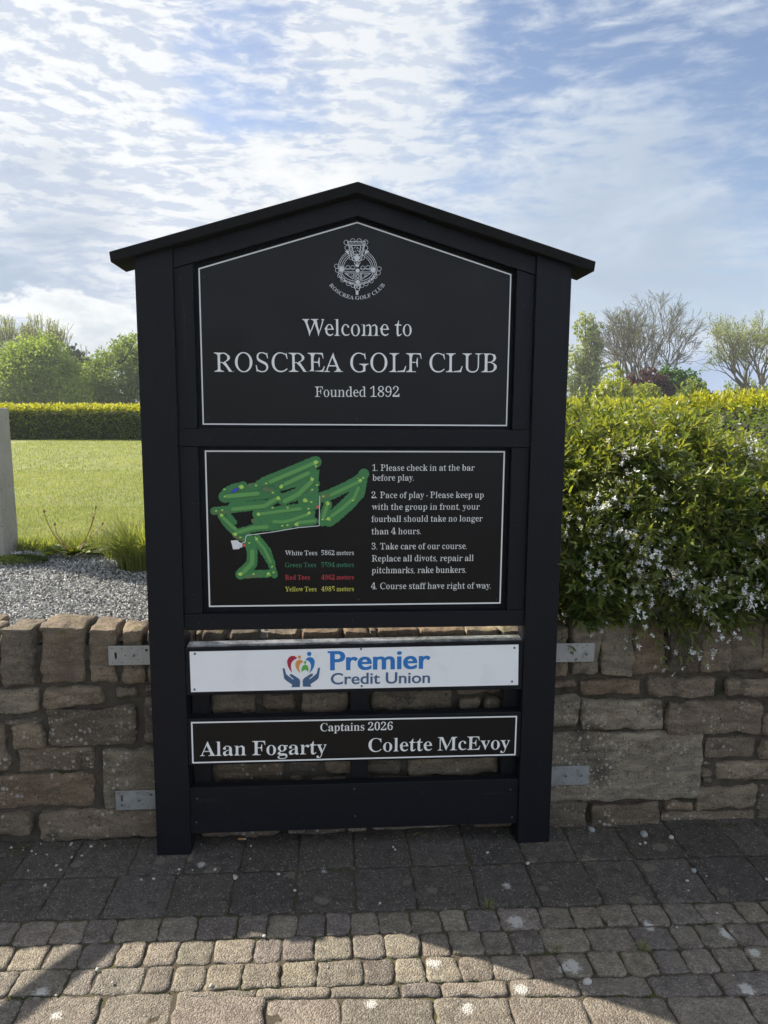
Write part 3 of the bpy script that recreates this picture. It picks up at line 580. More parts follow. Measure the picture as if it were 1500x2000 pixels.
  'B':(329,[[12,0,12,13,22,14,30,15,37,17,42,20,47,24,57,25,60,32,62,41,71,50,71,61,71,114,71,168,71,221,71,275,71,283,71,292,70,299,68,306,66,312,63,318,60,324,55,329,50,333,44,336,39,339,31,333,24,326,18,326,12,327,12,339,62,339,113,339,164,339,210,329,245,321,250,325,275,280,279,261,276,245,271,235,260,211,241,197,197,185,245,163,266,146,284,129,291,115,294,97,293,83,290,70,284,59,276,49,266,40,254,30,240,20,223,9,201,2,177,0,122,0,67,0],[120,188,140,188,155,188,168,190,180,191,190,195,197,202,205,208,214,216,222,227,226,241,228,257,227,271,224,284,219,295,212,303,204,310,196,314,189,317,181,320,172,322,161,323,155,323,149,322,145,321,142,319,140,316,138,313,137,309,128,305,119,299,120,291,120,239],[165,18,177,19,188,21,197,24,206,28,215,33,224,41,231,51,237,64,240,79,241,96,240,113,235,128,228,141,218,150,208,157,199,161,189,167,177,170,163,171,147,172,120,172,120,110,120,48,120,41,121,34,123,27,126,20,131,14,136,9,146,13,153,19,159,18]]),
  'C':(348,[[191,-7,172,-4,154,0,137,6,121,14,107,23,95,34,83,46,74,59,65,72,57,86,51,102,47,117,43,134,41,152,40,170,41,188,43,205,47,222,51,237,57,253,65,267,74,280,83,293,94,305,107,317,121,327,137,336,155,342,173,346,193,347,207,346,222,343,238,340,255,334,273,327,277,326,280,325,283,325,286,324,289,316,293,309,287,312,307,331,309,338,312,347,307,347,315,288,324,230,312,230,306,248,300,265,294,283,286,300,270,309,253,313,240,320,226,326,212,329,198,330,161,323,127,297,110,276,92,229,86,168,93,111,102,84,128,45,163,23,207,16,219,18,231,20,243,23,255,27,267,33,278,40,289,48,300,57,310,68,306,63,320,50,311,39,286,19,257,4,226,-5]]),
  'E':(329,[[11,0,11,13,20,13,29,14,36,16,42,19,47,22,57,22,60,30,64,38,75,46,74,58,74,112,74,166,74,220,74,275,74,288,64,298,61,308,58,316,46,317,42,320,36,323,29,325,21,326,12,327,12,339,60,339,107,339,155,339,202,339,250,339,282,339,290,289,297,238,286,238,282,255,278,271,273,285,268,299,258,309,243,312,228,315,212,318,193,320,173,321,166,320,161,320,156,320,152,319,149,319,146,318,143,317,141,315,140,313,139,310,138,307,137,304,136,299,136,294,127,289,118,236,118,183,144,183,157,184,168,184,183,178,195,181,199,195,202,206,205,217,208,229,212,242,215,257,227,257,227,201,227,144,227,88,214,88,213,99,211,110,209,119,206,128,204,136,202,143,200,151,198,160,189,161,180,161,174,164,165,164,157,164,148,165,138,166,118,166,118,108,117,50,118,41,119,33,121,26,125,18,131,12,143,16,151,22,157,21,163,21,172,21,186,21,199,22,211,23,223,24,234,26,245,29,255,31,266,35,275,42,280,52,285,62,290,72,295,83,301,94,304,102,319,102,305,54,289,0,251,1,203,1,155,0,107,0,59,0]]),
  'F':(301,[[12,0,12,13,21,14,30,16,37,18,42,21,47,25,59,25,62,33,64,42,74,51,74,62,74,117,74,171,74,225,74,279,74,291,63,300,60,308,56,315,46,315,41,318,35,321,28,323,20,325,11,327,11,339,58,339,105,339,152,339,199,339,246,339,279,339,286,289,293,238,281,238,279,250,276,261,273,271,270,280,268,289,265,298,259,306,250,310,241,313,231,315,221,316,211,318,199,320,185,321,171,321,149,320,146,319,143,318,141,317,140,315,138,314,137,311,136,308,136,305,136,301,126,297,117,240,117,184,142,184,154,185,166,185,180,178,193,181,197,196,200,207,203,218,206,230,209,243,212,258,225,258,225,201,225,145,225,88,212,88,210,105,206,119,203,132,200,143,197,155,194,169,181,172,166,165,154,166,141,167,117,167,117,113,117,60,117,52,118,45,119,38,120,31,123,24,126,18,131,12,137,7,147,11,156,18,161,16,167,15,174,14,182,13,191,13,191,0,131,0,71,0]]),
  'G':(378,[[200,-8,178,-7,159,-3,141,4,124,12,109,22,96,33,85,45,75,58,66,71,59,85,52,100,48,116,44,133,42,151,41,170,42,189,44,206,48,223,52,238,59,253,66,267,75,281,84,293,95,306,108,317,122,327,137,336,154,342,172,346,192,347,207,346,224,344,240,340,257,334,275,328,278,327,281,326,283,325,286,325,289,325,292,325,295,325,297,326,300,328,302,330,304,332,306,335,308,338,310,342,312,347,307,347,316,288,324,229,312,229,308,241,304,253,300,264,296,276,292,288,287,300,276,305,263,307,254,312,245,317,236,322,227,325,218,328,209,329,199,330,163,323,128,297,111,277,94,230,88,170,89,138,94,110,102,85,113,63,126,45,141,32,156,22,172,16,188,11,205,10,216,10,225,11,233,13,239,16,246,19,253,22,261,27,269,33,272,43,272,53,273,95,273,106,263,114,251,118,249,123,245,127,240,130,234,132,226,134,216,135,205,136,205,148,261,148,317,148,373,148,373,136,363,135,356,134,349,132,344,130,340,127,337,123,335,118,324,114,314,106,314,96,315,15,306,11,279,3,253,-3,226,-6]]),
  'L':(318,[[12,0,12,13,21,14,30,15,37,17,42,20,47,24,58,24,61,31,64,39,74,48,74,60,74,116,74,171,74,227,74,282,74,293,64,301,59,309,56,316,46,316,42,320,36,322,29,324,21,326,12,327,12,339,70,339,128,339,186,339,186,327,178,326,171,326,165,325,160,324,155,323,151,321,147,319,144,317,142,314,140,310,138,306,137,301,127,296,117,290,117,282,117,227,117,172,117,117,117,61,117,54,118,48,118,41,119,36,120,30,123,24,126,18,131,13,137,9,143,6,148,4,155,12,162,21,168,21,174,21,188,21,201,22,213,23,224,25,235,27,246,29,257,32,267,37,274,46,279,56,284,67,289,78,294,89,299,102,302,109,317,109,304,58,289,0,251,1,203,1,155,0,107,0,59,0]]),
  'O':(391,[[194,-8,179,-7,165,-6,152,-2,139,3,127,10,116,17,106,25,97,34,88,43,80,53,73,63,66,73,61,84,56,95,51,107,48,119,45,131,43,143,42,156,41,169,42,183,43,196,45,208,48,220,51,232,56,244,60,255,66,266,73,276,80,286,88,296,97,306,106,315,117,323,128,330,140,337,154,342,168,345,182,346,198,347,212,346,226,345,240,341,252,336,264,329,275,322,285,314,295,306,303,296,311,287,318,277,325,267,330,256,335,245,340,233,343,221,346,209,348,196,349,183,350,170,349,156,348,143,346,131,343,119,340,107,335,95,330,84,325,73,318,63,311,53,303,43,294,33,285,25,274,16,263,9,251,2,237,-3,223,-6,209,-7],[197,9,231,16,263,42,280,63,297,109,303,169,302,201,297,229,289,254,279,276,266,294,253,307,238,317,224,324,209,328,194,330,160,323,128,297,111,276,94,230,87,170,89,138,94,110,102,85,112,63,125,46,138,32,153,22,167,15,181,11]]),
  'P':(311,[[12,0,12,13,21,14,30,15,37,17,42,20,47,24,58,24,61,31,64,39,74,48,74,60,74,116,74,171,74,227,74,282,74,293,63,301,60,308,56,315,46,316,42,319,36,322,29,324,21,326,12,327,12,339,61,339,110,339,159,339,183,338,204,334,222,332,235,322,242,309,250,305,256,300,263,295,268,290,273,284,277,278,280,271,282,264,283,256,284,247,283,234,280,223,275,212,268,203,260,195,250,187,237,178,222,167,203,158,180,154,117,153,117,107,117,60,117,48,127,39,130,31,133,24,145,24,149,20,155,17,162,15,170,14,180,13,180,0,124,0,68,0],[117,171,150,171,164,172,176,174,187,176,197,179,207,184,217,190,226,200,233,213,237,228,238,245,237,261,234,276,228,289,221,299,211,307,202,312,192,315,183,318,173,320,161,321,155,321,151,320,147,319,143,317,141,316,139,313,137,310,136,306,136,302,126,297,117,234]]),
  'R':(352,[[12,0,12,13,21,14,30,15,37,17,42,20,47,24,58,24,61,31,64,39,74,48,74,60,74,116,74,171,74,227,74,282,74,293,64,301,60,308,56,315,46,316,42,319,36,322,29,324,21,326,12,327,12,339,62,339,112,337,161,337,190,338,215,332,235,320,250,307,262,298,272,291,280,284,286,274,290,263,291,249,288,231,283,221,269,206,254,193,210,173,249,114,278,71,307,27,311,22,314,18,318,13,321,9,325,6,331,2,337,-1,343,-3,350,5,356,13,358,13,358,1,305,0,273,0,241,49,216,88,183,123,150,158,117,158,117,109,117,60,117,48,127,39,130,31,133,24,145,24,149,20,155,17,162,15,170,14,180,13,180,0,124,0,68,0],[117,174,152,172,167,165,181,169,191,181,200,186,211,190,222,196,232,205,239,218,244,233,246,250,240,279,236,281,214,306,190,318,167,321,160,321,153,320,148,319,144,317,141,315,139,311,138,307,127,303,116,296,117,287,117,231]]),
  'S':(291,[[47,-8,39,55,32,118,47,118,52,97,56,78,61,60,66,43,78,32,92,26,105,20,118,15,131,12,147,11,157,12,167,14,176,17,185,21,193,25,200,31,206,38,212,47,216,56,218,67,219,83,215,99,206,114,193,127,177,136,130,160,114,168,100,176,89,183,79,191,71,199,65,207,60,216,57,225,54,236,52,247,50,258,50,268,51,278,53,287,56,296,60,305,65,313,71,320,78,327,86,333,95,339,105,343,115,345,126,347,138,347,144,347,150,346,157,346,164,345,171,344,178,342,186,340,194,338,201,335,209,331,216,328,223,327,229,329,233,331,236,336,237,341,239,347,238,347,245,292,252,238,240,238,237,248,233,259,230,269,227,280,224,290,220,300,212,307,202,311,193,315,185,319,177,323,169,327,161,329,153,331,145,331,135,330,126,329,118,326,110,322,104,318,97,313,92,307,87,300,84,292,81,283,80,274,81,265,82,256,85,247,90,239,97,232,104,226,112,219,122,214,132,208,180,185,191,180,201,174,209,169,217,164,223,159,229,154,233,149,237,144,240,138,243,133,245,127,247,121,248,114,250,107,252,99,252,88,252,77,250,67,248,58,244,48,239,39,233,31,226,22,218,15,208,8,197,2,185,-3,172,-5,158,-7,143,-8,138,-7,133,-7,128,-7,123,-6,118,-6,113,-5,108,-4,103,-3,98,-1,94,1,74,10,63,12,60,10,57,10,54,9,52,8,51,6,49,4,48,2,47,-1,47,-4,46,-8]]),
  'T':(315,[[69,0,69,13,79,13,87,15,95,17,101,19,106,23,116,24,120,31,124,39,135,48,134,60,134,113,134,165,134,218,134,270,134,323,111,323,96,322,82,319,69,316,56,312,43,306,35,294,31,280,27,267,24,252,22,237,8,237,14,288,20,339,58,339,107,339,157,339,206,339,256,339,293,339,299,288,306,236,293,236,287,267,268,306,270,303,231,320,200,323,178,323,178,270,178,218,178,165,178,113,178,60,177,48,188,39,192,30,195,23,206,23,210,19,217,16,224,15,233,13,244,13,244,0,186,0,127,0]]),
  'U':(366,[[184,-8,159,-4,137,4,121,14,107,23,96,33,88,44,81,58,77,74,74,93,73,116,73,171,73,227,73,282,73,293,63,301,59,308,55,315,45,316,41,319,35,322,28,324,20,326,11,327,11,339,67,339,123,339,179,339,179,327,172,326,166,325,160,324,155,323,151,322,147,320,144,318,141,315,139,312,138,309,137,305,136,300,126,296,116,290,116,282,116,223,116,163,116,104,117,86,121,69,126,54,133,42,143,32,154,25,166,20,178,17,190,16,205,16,235,20,260,33,278,53,289,82,292,119,292,173,292,227,292,282,292,291,292,299,297,309,293,315,282,315,278,319,272,321,264,324,255,325,245,327,245,339,299,339,353,339,353,327,344,325,337,323,331,320,326,317,322,314,319,309,316,304,314,298,314,290,314,282,315,233,315,184,315,135,313,106,309,80,303,58,294,39,283,24,269,12,252,3,232,-4,210,-7]]),
  'W':(455,[[132,-8,123,38,114,83,99,126,84,169,70,212,55,255,32,295,32,303,30,310,17,310,14,314,11,318,8,321,4,323,0,325,-5,326,-12,327,-12,339,37,339,86,339,135,339,135,327,128,326,123,325,119,324,115,323,112,322,109,319,107,317,106,314,105,310,105,306,105,301,105,296,98,288,91,280,94,272,112,217,131,163,156,89,185,164,205,213,234,289,221,300,219,307,216,313,205,314,202,317,199,320,195,322,190,323,185,325,178,326,171,327,171,339,223,339,275,339,327,339,327,327,315,326,305,323,291,315,295,321,293,307,293,304,293,301,294,297,295,292,297,288,307,230,318,173,344,97,370,174,386,225,403,275,405,282,406,288,408,294,408,298,409,303,408,307,407,312,406,315,403,318,401,321,397,322,393,324,387,325,381,326,396,325,396,339,420,338,443,338,443,323,459,326,453,324,449,322,445,318,442,314,433,313,429,308,432,298,430,291,428,283,412,234,396,186,380,137,356,91,338,44,328,-8,323,-8,312,43,301,93,285,141,268,188,245,255,216,182,198,135,170,91,149,44,136,-8]]),
  'Y':(317,[[76,0,76,13,85,14,94,15,101,17,106,20,111,24,122,24,125,31,128,39,138,48,138,60,138,134,106,193,78,245,52,298,45,307,34,312,25,316,16,318,11,320,1,324,-10,326,-10,338,45,339,99,339,154,339,154,326,146,326,140,326,136,325,131,324,127,323,124,322,121,320,119,318,117,315,116,313,116,310,116,307,117,304,118,300,120,296,114,288,127,242,149,201,175,151,217,220,248,273,252,280,256,286,258,293,259,298,263,304,266,311,262,313,246,322,236,325,222,326,220,326,220,339,273,338,327,337,327,326,322,325,317,324,313,322,308,319,305,316,301,312,293,311,283,310,281,303,283,293,257,245,228,198,184,126,181,106,181,60,181,48,191,39,194,31,197,24,209,24,213,20,219,17,226,15,234,14,244,13,244,0,188,0,132,0]]),
  'a':(256,[[190,-8,176,-6,197,-14,162,28,165,23,162,37,135,14,120,6,104,0,88,-5,71,-7,61,-6,52,-4,44,-1,42,12,44,22,39,25,36,29,33,34,32,40,32,47,33,56,37,64,34,77,36,92,52,95,67,100,81,114,99,125,122,134,163,146,163,180,161,189,158,197,155,205,152,212,143,214,135,214,130,216,124,218,118,220,110,220,98,219,89,217,83,214,79,210,78,204,78,203,79,200,80,198,82,195,85,191,87,187,89,183,90,179,91,176,92,172,91,167,90,162,88,158,85,154,82,150,78,147,73,145,68,143,63,142,58,142,52,142,46,143,41,145,37,148,33,151,30,155,28,160,26,165,25,170,32,176,39,181,40,185,42,189,45,193,48,197,52,201,57,205,62,209,68,213,73,223,79,232,89,234,99,236,109,237,121,237,140,234,156,224,168,214,177,209,185,205,192,200,197,192,200,182,202,170,210,156,210,102,210,46,218,42,218,38,219,34,219,31,220,30,220,28,221,27,223,26,224,26,227,26,229,26,231,26,233,27,236,29,228,23,236,11,235,10,224,3,213,-3,202,-6],[112,23,116,24,119,24,123,25,126,27,130,29,134,32,138,34,142,38,145,42,163,65,163,131,126,119,109,110,90,90,81,84,73,63,73,46,74,42,78,36,94,27]]),
  'b':(269,[[36,-9,41,41,45,91,45,140,45,190,45,239,45,289,45,298,44,307,43,314,41,321,38,327,33,332,24,329,17,325,12,326,6,327,6,338,55,339,90,339,90,273,90,194,113,218,125,226,137,232,151,234,165,233,174,231,183,228,191,224,199,220,206,215,212,209,218,202,223,195,228,186,232,178,235,168,238,158,240,147,241,136,241,124,241,110,240,97,237,84,234,72,230,61,225,50,219,40,213,31,206,22,198,14,189,7,179,0,168,-4,156,-7,143,-8,130,-6,117,-3,104,3,91,11,75,26,31,-9],[136,11,146,12,155,15,163,19,171,25,178,34,184,47,189,61,192,78,195,97,196,119,195,137,193,153,190,168,186,180,180,191,173,199,164,205,156,208,146,209,137,209,132,209,128,208,124,206,119,204,115,201,112,198,108,194,106,190,104,185,96,181,90,116,90,50,97,35,107,27,115,17,124,12]]),
  'c':(218,[[116,0,106,3,97,6,88,9,80,13,72,19,64,25,58,32,52,40,46,48,42,57,38,67,34,77,32,88,30,99,30,111,30,124,31,137,33,148,37,160,41,170,46,181,51,191,58,200,65,209,74,217,83,225,93,231,105,235,117,237,130,238,144,236,155,229,164,221,171,216,178,212,184,207,189,201,192,196,194,190,195,182,194,179,194,175,193,173,191,171,190,169,188,167,186,166,183,165,180,164,176,166,165,170,162,171,160,173,159,177,158,187,158,194,157,202,152,196,144,214,139,218,134,220,126,221,111,218,94,204,84,194,75,170,70,140,69,118,71,97,75,79,82,63,91,49,101,39,113,31,126,27,139,25,152,26,163,29,173,32,183,38,192,45,194,46,205,37,196,26,178,12,159,3,138,0]]),
  'd':(275,[[104,-3,95,0,86,3,79,7,71,12,65,17,58,23,53,30,48,38,43,46,40,55,36,65,34,75,32,86,31,98,31,110,31,123,32,137,34,149,37,160,40,171,44,181,49,190,54,199,60,206,67,213,74,218,82,223,90,228,99,231,108,233,122,234,134,232,146,227,157,219,182,192,174,299,166,304,165,309,163,314,161,317,158,320,154,323,150,324,144,326,138,327,131,327,131,339,184,339,221,339,221,292,222,245,222,198,222,150,222,103,221,56,220,48,221,41,223,34,225,28,228,22,233,16,243,18,251,23,257,22,263,21,263,8,246,7,228,6,209,2,187,3,166,3,166,29,157,16,146,6,133,-1,119,-3],[127,19,132,20,137,21,142,23,147,26,151,30,155,34,165,35,168,41,173,47,182,40,182,118,182,182,180,190,177,196,173,203,169,208,163,213,157,217,151,220,142,216,135,210,129,211,120,210,111,209,102,205,94,199,87,190,82,179,77,166,74,150,72,133,71,114,72,95,73,79,76,64,81,50,86,39,93,30,101,24,110,21,119,20]]),
  'e':(224,[[114,-3,104,3,95,6,86,10,78,14,71,19,63,25,57,32,51,39,46,48,42,58,38,68,35,79,33,91,31,103,31,117,23,130,17,144,19,156,30,165,40,173,45,183,50,192,55,200,61,208,69,216,76,223,85,229,95,234,106,236,117,237,133,236,148,232,161,224,171,214,179,203,186,191,192,178,196,164,204,148,211,129,211,124,149,124,71,124,74,87,84,58,95,44,114,32,148,27,160,31,171,36,182,43,192,52,190,50,201,39,196,32,178,15,158,5,137,-3],[72,143,162,143,161,160,160,172,158,183,155,193,151,201,147,208,143,213,138,217,132,219,127,220,120,221,107,218,93,205,85,198,77,178,72,152]]),
  'f':(159,[[11,0,11,12,16,12,20,13,24,14,27,15,30,16,32,18,33,19,35,21,36,24,37,26,38,29,38,33,47,38,55,46,55,54,55,105,55,156,55,207,12,207,12,230,55,230,54,263,55,276,57,287,61,297,66,306,73,313,81,320,90,326,100,335,113,343,130,346,142,345,151,337,158,328,164,325,170,322,175,317,179,313,182,308,184,303,185,297,184,293,184,289,183,286,181,283,179,281,177,279,175,278,173,277,170,276,167,276,163,276,160,277,157,277,155,279,153,280,152,282,150,284,150,286,149,288,149,291,149,294,149,297,150,300,152,304,154,308,156,313,159,321,157,329,153,335,147,339,141,341,134,341,126,341,119,339,113,336,108,331,104,325,102,319,100,313,99,306,97,299,95,291,94,230,152,230,152,207,94,207,94,154,94,101,94,48,94,39,103,31,113,27,115,22,118,19,121,16,126,15,132,13,140,12,149,12,149,0,103,0,57,0]]),
  'g':(244,[[109,-105,90,-104,74,-102,59,-98,47,-93,38,-86,31,-79,26,-73,21,-67,18,-62,17,-56,17,-57,6,-72,37,-48,41,-35,73,-14,47,0,40,6,36,12,27,15,18,23,18,30,20,37,23,43,26,49,32,55,38,61,45,66,54,71,64,77,86,87,60,102,48,115,38,127,33,141,31,158,32,165,33,172,35,179,38,185,41,191,46,196,51,202,56,207,62,213,69,219,77,225,85,231,95,235,106,237,117,237,129,237,140,235,151,229,160,221,154,226,236,225,236,201,181,201,194,183,197,176,200,168,202,160,202,151,202,145,201,138,199,132,196,126,193,121,189,116,185,111,180,106,175,102,169,97,162,92,155,87,147,81,138,78,128,77,117,77,106,78,100,77,96,76,91,75,87,73,84,70,81,67,78,64,76,61,75,57,70,53,66,61,94,24,81,26,92,24,105,30,131,37,145,30,158,23,170,22,181,21,189,18,197,16,203,13,208,10,212,6,214,2,216,-3,217,-8,217,-14,218,-20,223,-27,226,-40,225,-52,220,-63,213,-74,203,-84,189,-91,172,-97,153,-101,132,-104],[117,93,124,93,130,95,135,97,142,100,148,106,154,113,158,122,161,132,163,144,163,157,162,170,160,182,163,193,163,204,151,210,141,212,135,215,130,219,124,220,117,221,110,220,105,219,100,215,94,212,87,208,81,201,77,192,73,182,71,170,70,157,71,144,73,132,77,122,81,113,87,106,94,102,100,98,105,95,110,93],[120,-87,147,-85,168,-81,184,-73,196,-59,196,-53,196,-44,194,-40,192,-36,189,-33,186,-31,181,-29,176,-21,170,-14,162,-13,153,-19,42,-26,59,-23,60,-35,55,-40,50,-46,49,-54,52,-60,55,-65,59,-70,63,-75,70,-78,77,-81,86,-83,96,-85,107,-86]]),
  'h':(283,[[14,0,14,12,19,12,24,13,28,15,31,17,34,19,35,22,37,26,38,30,47,35,55,41,55,93,55,144,55,195,55,246,55,297,54,304,54,311,52,317,50,323,46,329,42,334,36,338,27,333,20,327,14,328,14,337,62,338,94,339,94,292,94,245,94,180,122,212,135,222,150,228,165,233,181,237,174,238,219,204,223,200,229,183,231,157,230,100,230,41,231,34,231,28,233,22,235,16,239,10,244,5,250,1,258,6,265,12,271,12,271,0,211,0,151,0,151,12,154,12,162,13,172,18,181,24,187,34,190,45,191,102,190,162,190,170,189,178,188,185,186,192,184,199,180,205,174,211,164,208,157,202,151,203,142,202,133,198,125,192,109,192,94,192,94,108,94,41,95,35,95,28,97,22,99,16,102,10,107,5,113,1,122,6,129,12,134,12,134,0,74,0]]),
  'i':(148,[[75,286,71,287,68,287,65,288,63,290,60,292,58,295,56,297,55,300,54,303,54,307,54,311,55,314,56,317,58,320,60,322,63,324,65,326,68,327,71,328,75,328,79,328,82,327,85,326,87,324,90,322,92,320,94,317,95,314,96,311,96,307,96,303,95,300,94,297,92,295,90,292,87,290,84,288,82,287,79,287],[14,0,14,12,19,13,24,14,28,15,31,17,34,19,36,22,37,25,38,30,47,35,55,41,55,90,55,139,55,188,55,195,54,202,53,209,51,215,47,221,42,227,36,230,28,225,21,218,15,219,16,231,63,231,94,231,94,184,95,136,95,89,95,41,95,35,96,28,97,22,99,16,102,10,107,5,113,1,122,6,129,13,134,12,134,0,74,0]]),
  'k':(267,[[13,0,13,12,19,13,24,14,28,15,31,17,34,19,36,22,37,26,38,30,47,35,55,41,47,92,47,143,55,194,55,245,55,296,54,303,54,310,53,316,51,322,48,328,43,334,37,338,30,340,22,334,38,325,39,339,63,339,94,339,94,286,94,232,94,179,94,110,169,185,174,189,177,194,179,199,181,203,182,207,180,211,177,214,172,217,165,218,156,219,153,219,153,231,205,231,257,231,257,219,246,217,235,214,224,210,211,206,202,196,156,146,186,105,214,60,248,18,258,18,263,13,269,12,275,13,280,12,280,5,219,2,157,0,157,12,162,12,167,12,172,14,175,16,177,19,178,24,178,26,177,28,176,31,174,34,178,40,131,118,94,87,102,41,110,36,111,31,112,26,113,22,115,20,117,17,120,15,124,14,129,13,134,12,134,0,74,0]]),
  'l':(148,[[14,0,14,12,19,13,24,14,28,15,31,17,34,19,36,22,37,25,38,30,45,35,52,41,52,92,52,143,52,194,52,245,52,296,52,303,51,309,50,315,49,321,46,326,42,332,36,336,28,332,21,327,15,327,15,335,63,337,97,339,97,289,97,240,97,190,97,141,97,91,97,41,98,35,98,29,100,23,101,17,104,12,109,7,114,4,122,7,129,13,134,12,134,0,74,0]]),
  'm':(412,[[14,0,14,12,19,12,24,13,28,15,31,17,34,19,35,22,37,26,38,30,46,35,54,41,54,91,54,140,54,189,54,195,53,202,52,208,50,214,46,220,41,225,35,229,27,225,20,219,14,219,14,229,62,230,91,231,91,176,121,211,134,222,149,227,162,232,177,237,195,235,207,222,218,204,219,202,228,181,251,210,265,221,280,227,295,233,311,237,304,238,348,205,352,200,358,183,360,157,360,100,360,41,360,35,361,28,362,22,364,16,367,10,372,5,378,1,387,6,394,12,399,12,399,0,340,0,281,0,281,12,286,12,291,13,295,15,298,17,300,20,302,23,303,26,304,31,305,36,313,41,320,102,320,162,320,170,319,178,318,185,316,192,314,198,310,205,304,210,294,208,287,202,281,203,272,202,264,198,256,193,241,193,227,193,227,132,227,87,227,41,227,35,228,28,229,22,231,17,234,11,239,6,245,2,253,6,260,12,265,12,265,0,207,0,149,0,149,12,154,12,158,13,162,15,165,17,168,20,169,23,171,26,172,31,172,36,180,41,187,102,187,162,188,170,189,178,188,185,184,192,182,198,178,205,172,211,162,208,154,202,148,203,139,201,131,198,123,192,107,192,94,191,94,108,94,41,94,35,95,28,96,22,98,17,101,11,106,6,111,2,120,7,127,13,132,12,132,0,73,0]]),
  'n':(283,[[14,0,14,12,19,12,24,13,28,15,31,17,34,19,35,22,37,26,38,30,47,35,55,41,55,91,55,140,55,189,54,196,54,202,52,208,50,214,47,220,42,226,35,230,27,225,20,219,14,219,14,228,62,230,92,231,92,177,122,213,135,222,150,228,165,233,181,237,174,238,219,204,223,200,229,183,231,157,230,100,230,41,231,34,231,28,233,22,235,16,239,10,244,5,250,1,258,6,265,12,271,12,271,0,211,0,151,0,151,12,154,12,162,13,172,18,181,24,187,34,190,45,191,102,190,162,190,170,189,178,188,185,186,192,184,199,180,205,174,211,164,208,157,202,151,203,142,202,133,198,125,192,110,191,94,188,94,108,94,41,95,35,95,28,97,22,99,16,102,10,107,5,113,1,122,6,129,12,134,12,134,0,74,0]]),
  'o':(250,[[126,-8,113,-7,100,-5,89,0,80,7,71,14,63,22,56,31,50,40,45,49,41,59,37,69,34,80,32,91,31,102,30,115,31,127,32,139,34,150,37,161,41,171,45,181,51,190,57,199,63,207,71,215,80,223,89,230,100,234,112,236,125,237,138,236,150,234,161,230,170,223,179,216,186,208,193,200,199,191,205,182,209,172,213,162,216,151,218,140,220,127,220,115,220,102,218,90,216,78,213,68,209,57,205,48,199,38,194,30,187,22,179,14,171,6,161,0,150,-5,138,-7],[126,9,133,9,140,12,147,15,153,20,158,28,159,33,164,38,170,43,172,51,174,59,176,69,178,79,179,90,179,102,179,115,178,140,176,161,172,179,166,193,159,204,152,210,146,215,140,219,133,222,126,223,117,222,110,219,104,215,97,210,90,204,84,193,79,179,74,161,72,140,71,115,71,102,72,90,73,79,74,69,76,60,79,51,81,43,86,37,91,33,93,28,97,20,104,15,111,12,118,9]]),
  'p':(277,[[13,-104,13,-92,17,-92,21,-91,25,-90,28,-89,30,-87,32,-85,34,-83,35,-81,37,-78,38,-75,38,-72,38,-67,47,-62,55,-55,55,-48,55,-2,55,44,55,90,55,135,56,181,55,190,53,198,52,206,50,213,47,219,42,224,36,228,30,231,22,227,37,218,37,229,61,230,90,231,92,173,116,211,128,222,141,230,156,233,172,232,181,230,189,226,197,223,204,218,211,213,217,207,223,200,228,192,232,183,236,174,239,164,241,154,243,143,244,131,245,119,244,106,243,93,241,81,239,70,236,59,232,49,227,40,222,32,216,24,210,18,203,12,195,7,187,3,179,0,169,-3,155,-4,142,-2,130,4,120,13,94,42,94,-43,95,-51,95,-59,95,-66,97,-72,98,-78,100,-84,103,-89,107,-95,112,-99,118,-102,123,-104,129,-105,135,-98,141,-91,147,-92,147,-102,80,-103],[145,20,155,20,164,21,173,24,181,31,188,40,194,51,198,64,201,79,203,96,204,115,204,133,202,149,199,164,195,177,190,189,184,198,176,204,167,208,157,209,148,208,139,206,131,202,123,195,116,187,98,153,94,113,94,40,107,35,121,32,128,26,136,22]]),
  'r':(214,[[14,0,14,12,19,13,24,14,28,15,31,17,34,19,36,22,37,25,38,30,47,35,55,41,55,90,55,139,55,188,54,195,53,203,52,209,50,216,46,222,41,227,35,230,29,232,22,228,38,221,38,227,62,229,93,231,96,166,114,197,120,205,131,207,143,207,149,211,154,215,160,218,165,220,169,221,174,222,180,222,185,221,189,220,192,218,195,216,197,214,199,211,199,207,207,204,216,198,215,192,214,187,212,183,210,178,207,175,203,171,199,169,195,167,190,166,185,166,180,166,175,167,171,168,168,170,170,176,159,190,152,189,149,191,147,192,144,193,141,194,136,193,132,191,128,189,124,185,121,180,108,178,97,173,96,163,95,153,95,143,95,92,95,41,95,34,97,26,99,19,103,12,108,6,118,10,126,15,132,14,139,13,147,12,147,1,80,0]]),
  's':(214,[[113,-8,104,-7,95,-6,86,-3,75,0,65,5,55,7,50,6,46,4,43,2,40,-2,47,14,30,14,30,59,45,59,43,66,46,55,50,44,53,33,61,26,71,22,80,17,88,14,96,12,105,11,112,11,118,12,124,14,129,17,133,20,137,24,139,28,141,33,143,38,147,44,151,54,149,65,143,76,134,84,123,91,86,109,77,114,69,119,62,124,56,129,52,135,48,140,45,146,44,151,43,157,42,164,42,174,43,184,45,193,48,203,53,212,60,221,68,228,79,234,91,237,105,238,124,235,148,229,154,228,159,227,162,227,165,229,167,231,170,234,163,222,179,222,179,181,165,181,166,175,163,185,159,194,156,203,149,209,140,211,133,215,126,218,119,220,111,221,105,220,99,219,95,218,90,216,87,213,83,209,81,206,79,202,78,198,78,193,78,188,79,184,81,180,83,176,86,173,89,170,93,167,94,157,96,148,102,145,136,128,145,123,152,119,159,114,164,109,168,104,171,99,173,93,175,87,177,79,179,71,180,58,179,47,177,36,172,26,166,17,159,9,149,2,139,-4,126,-7]]),
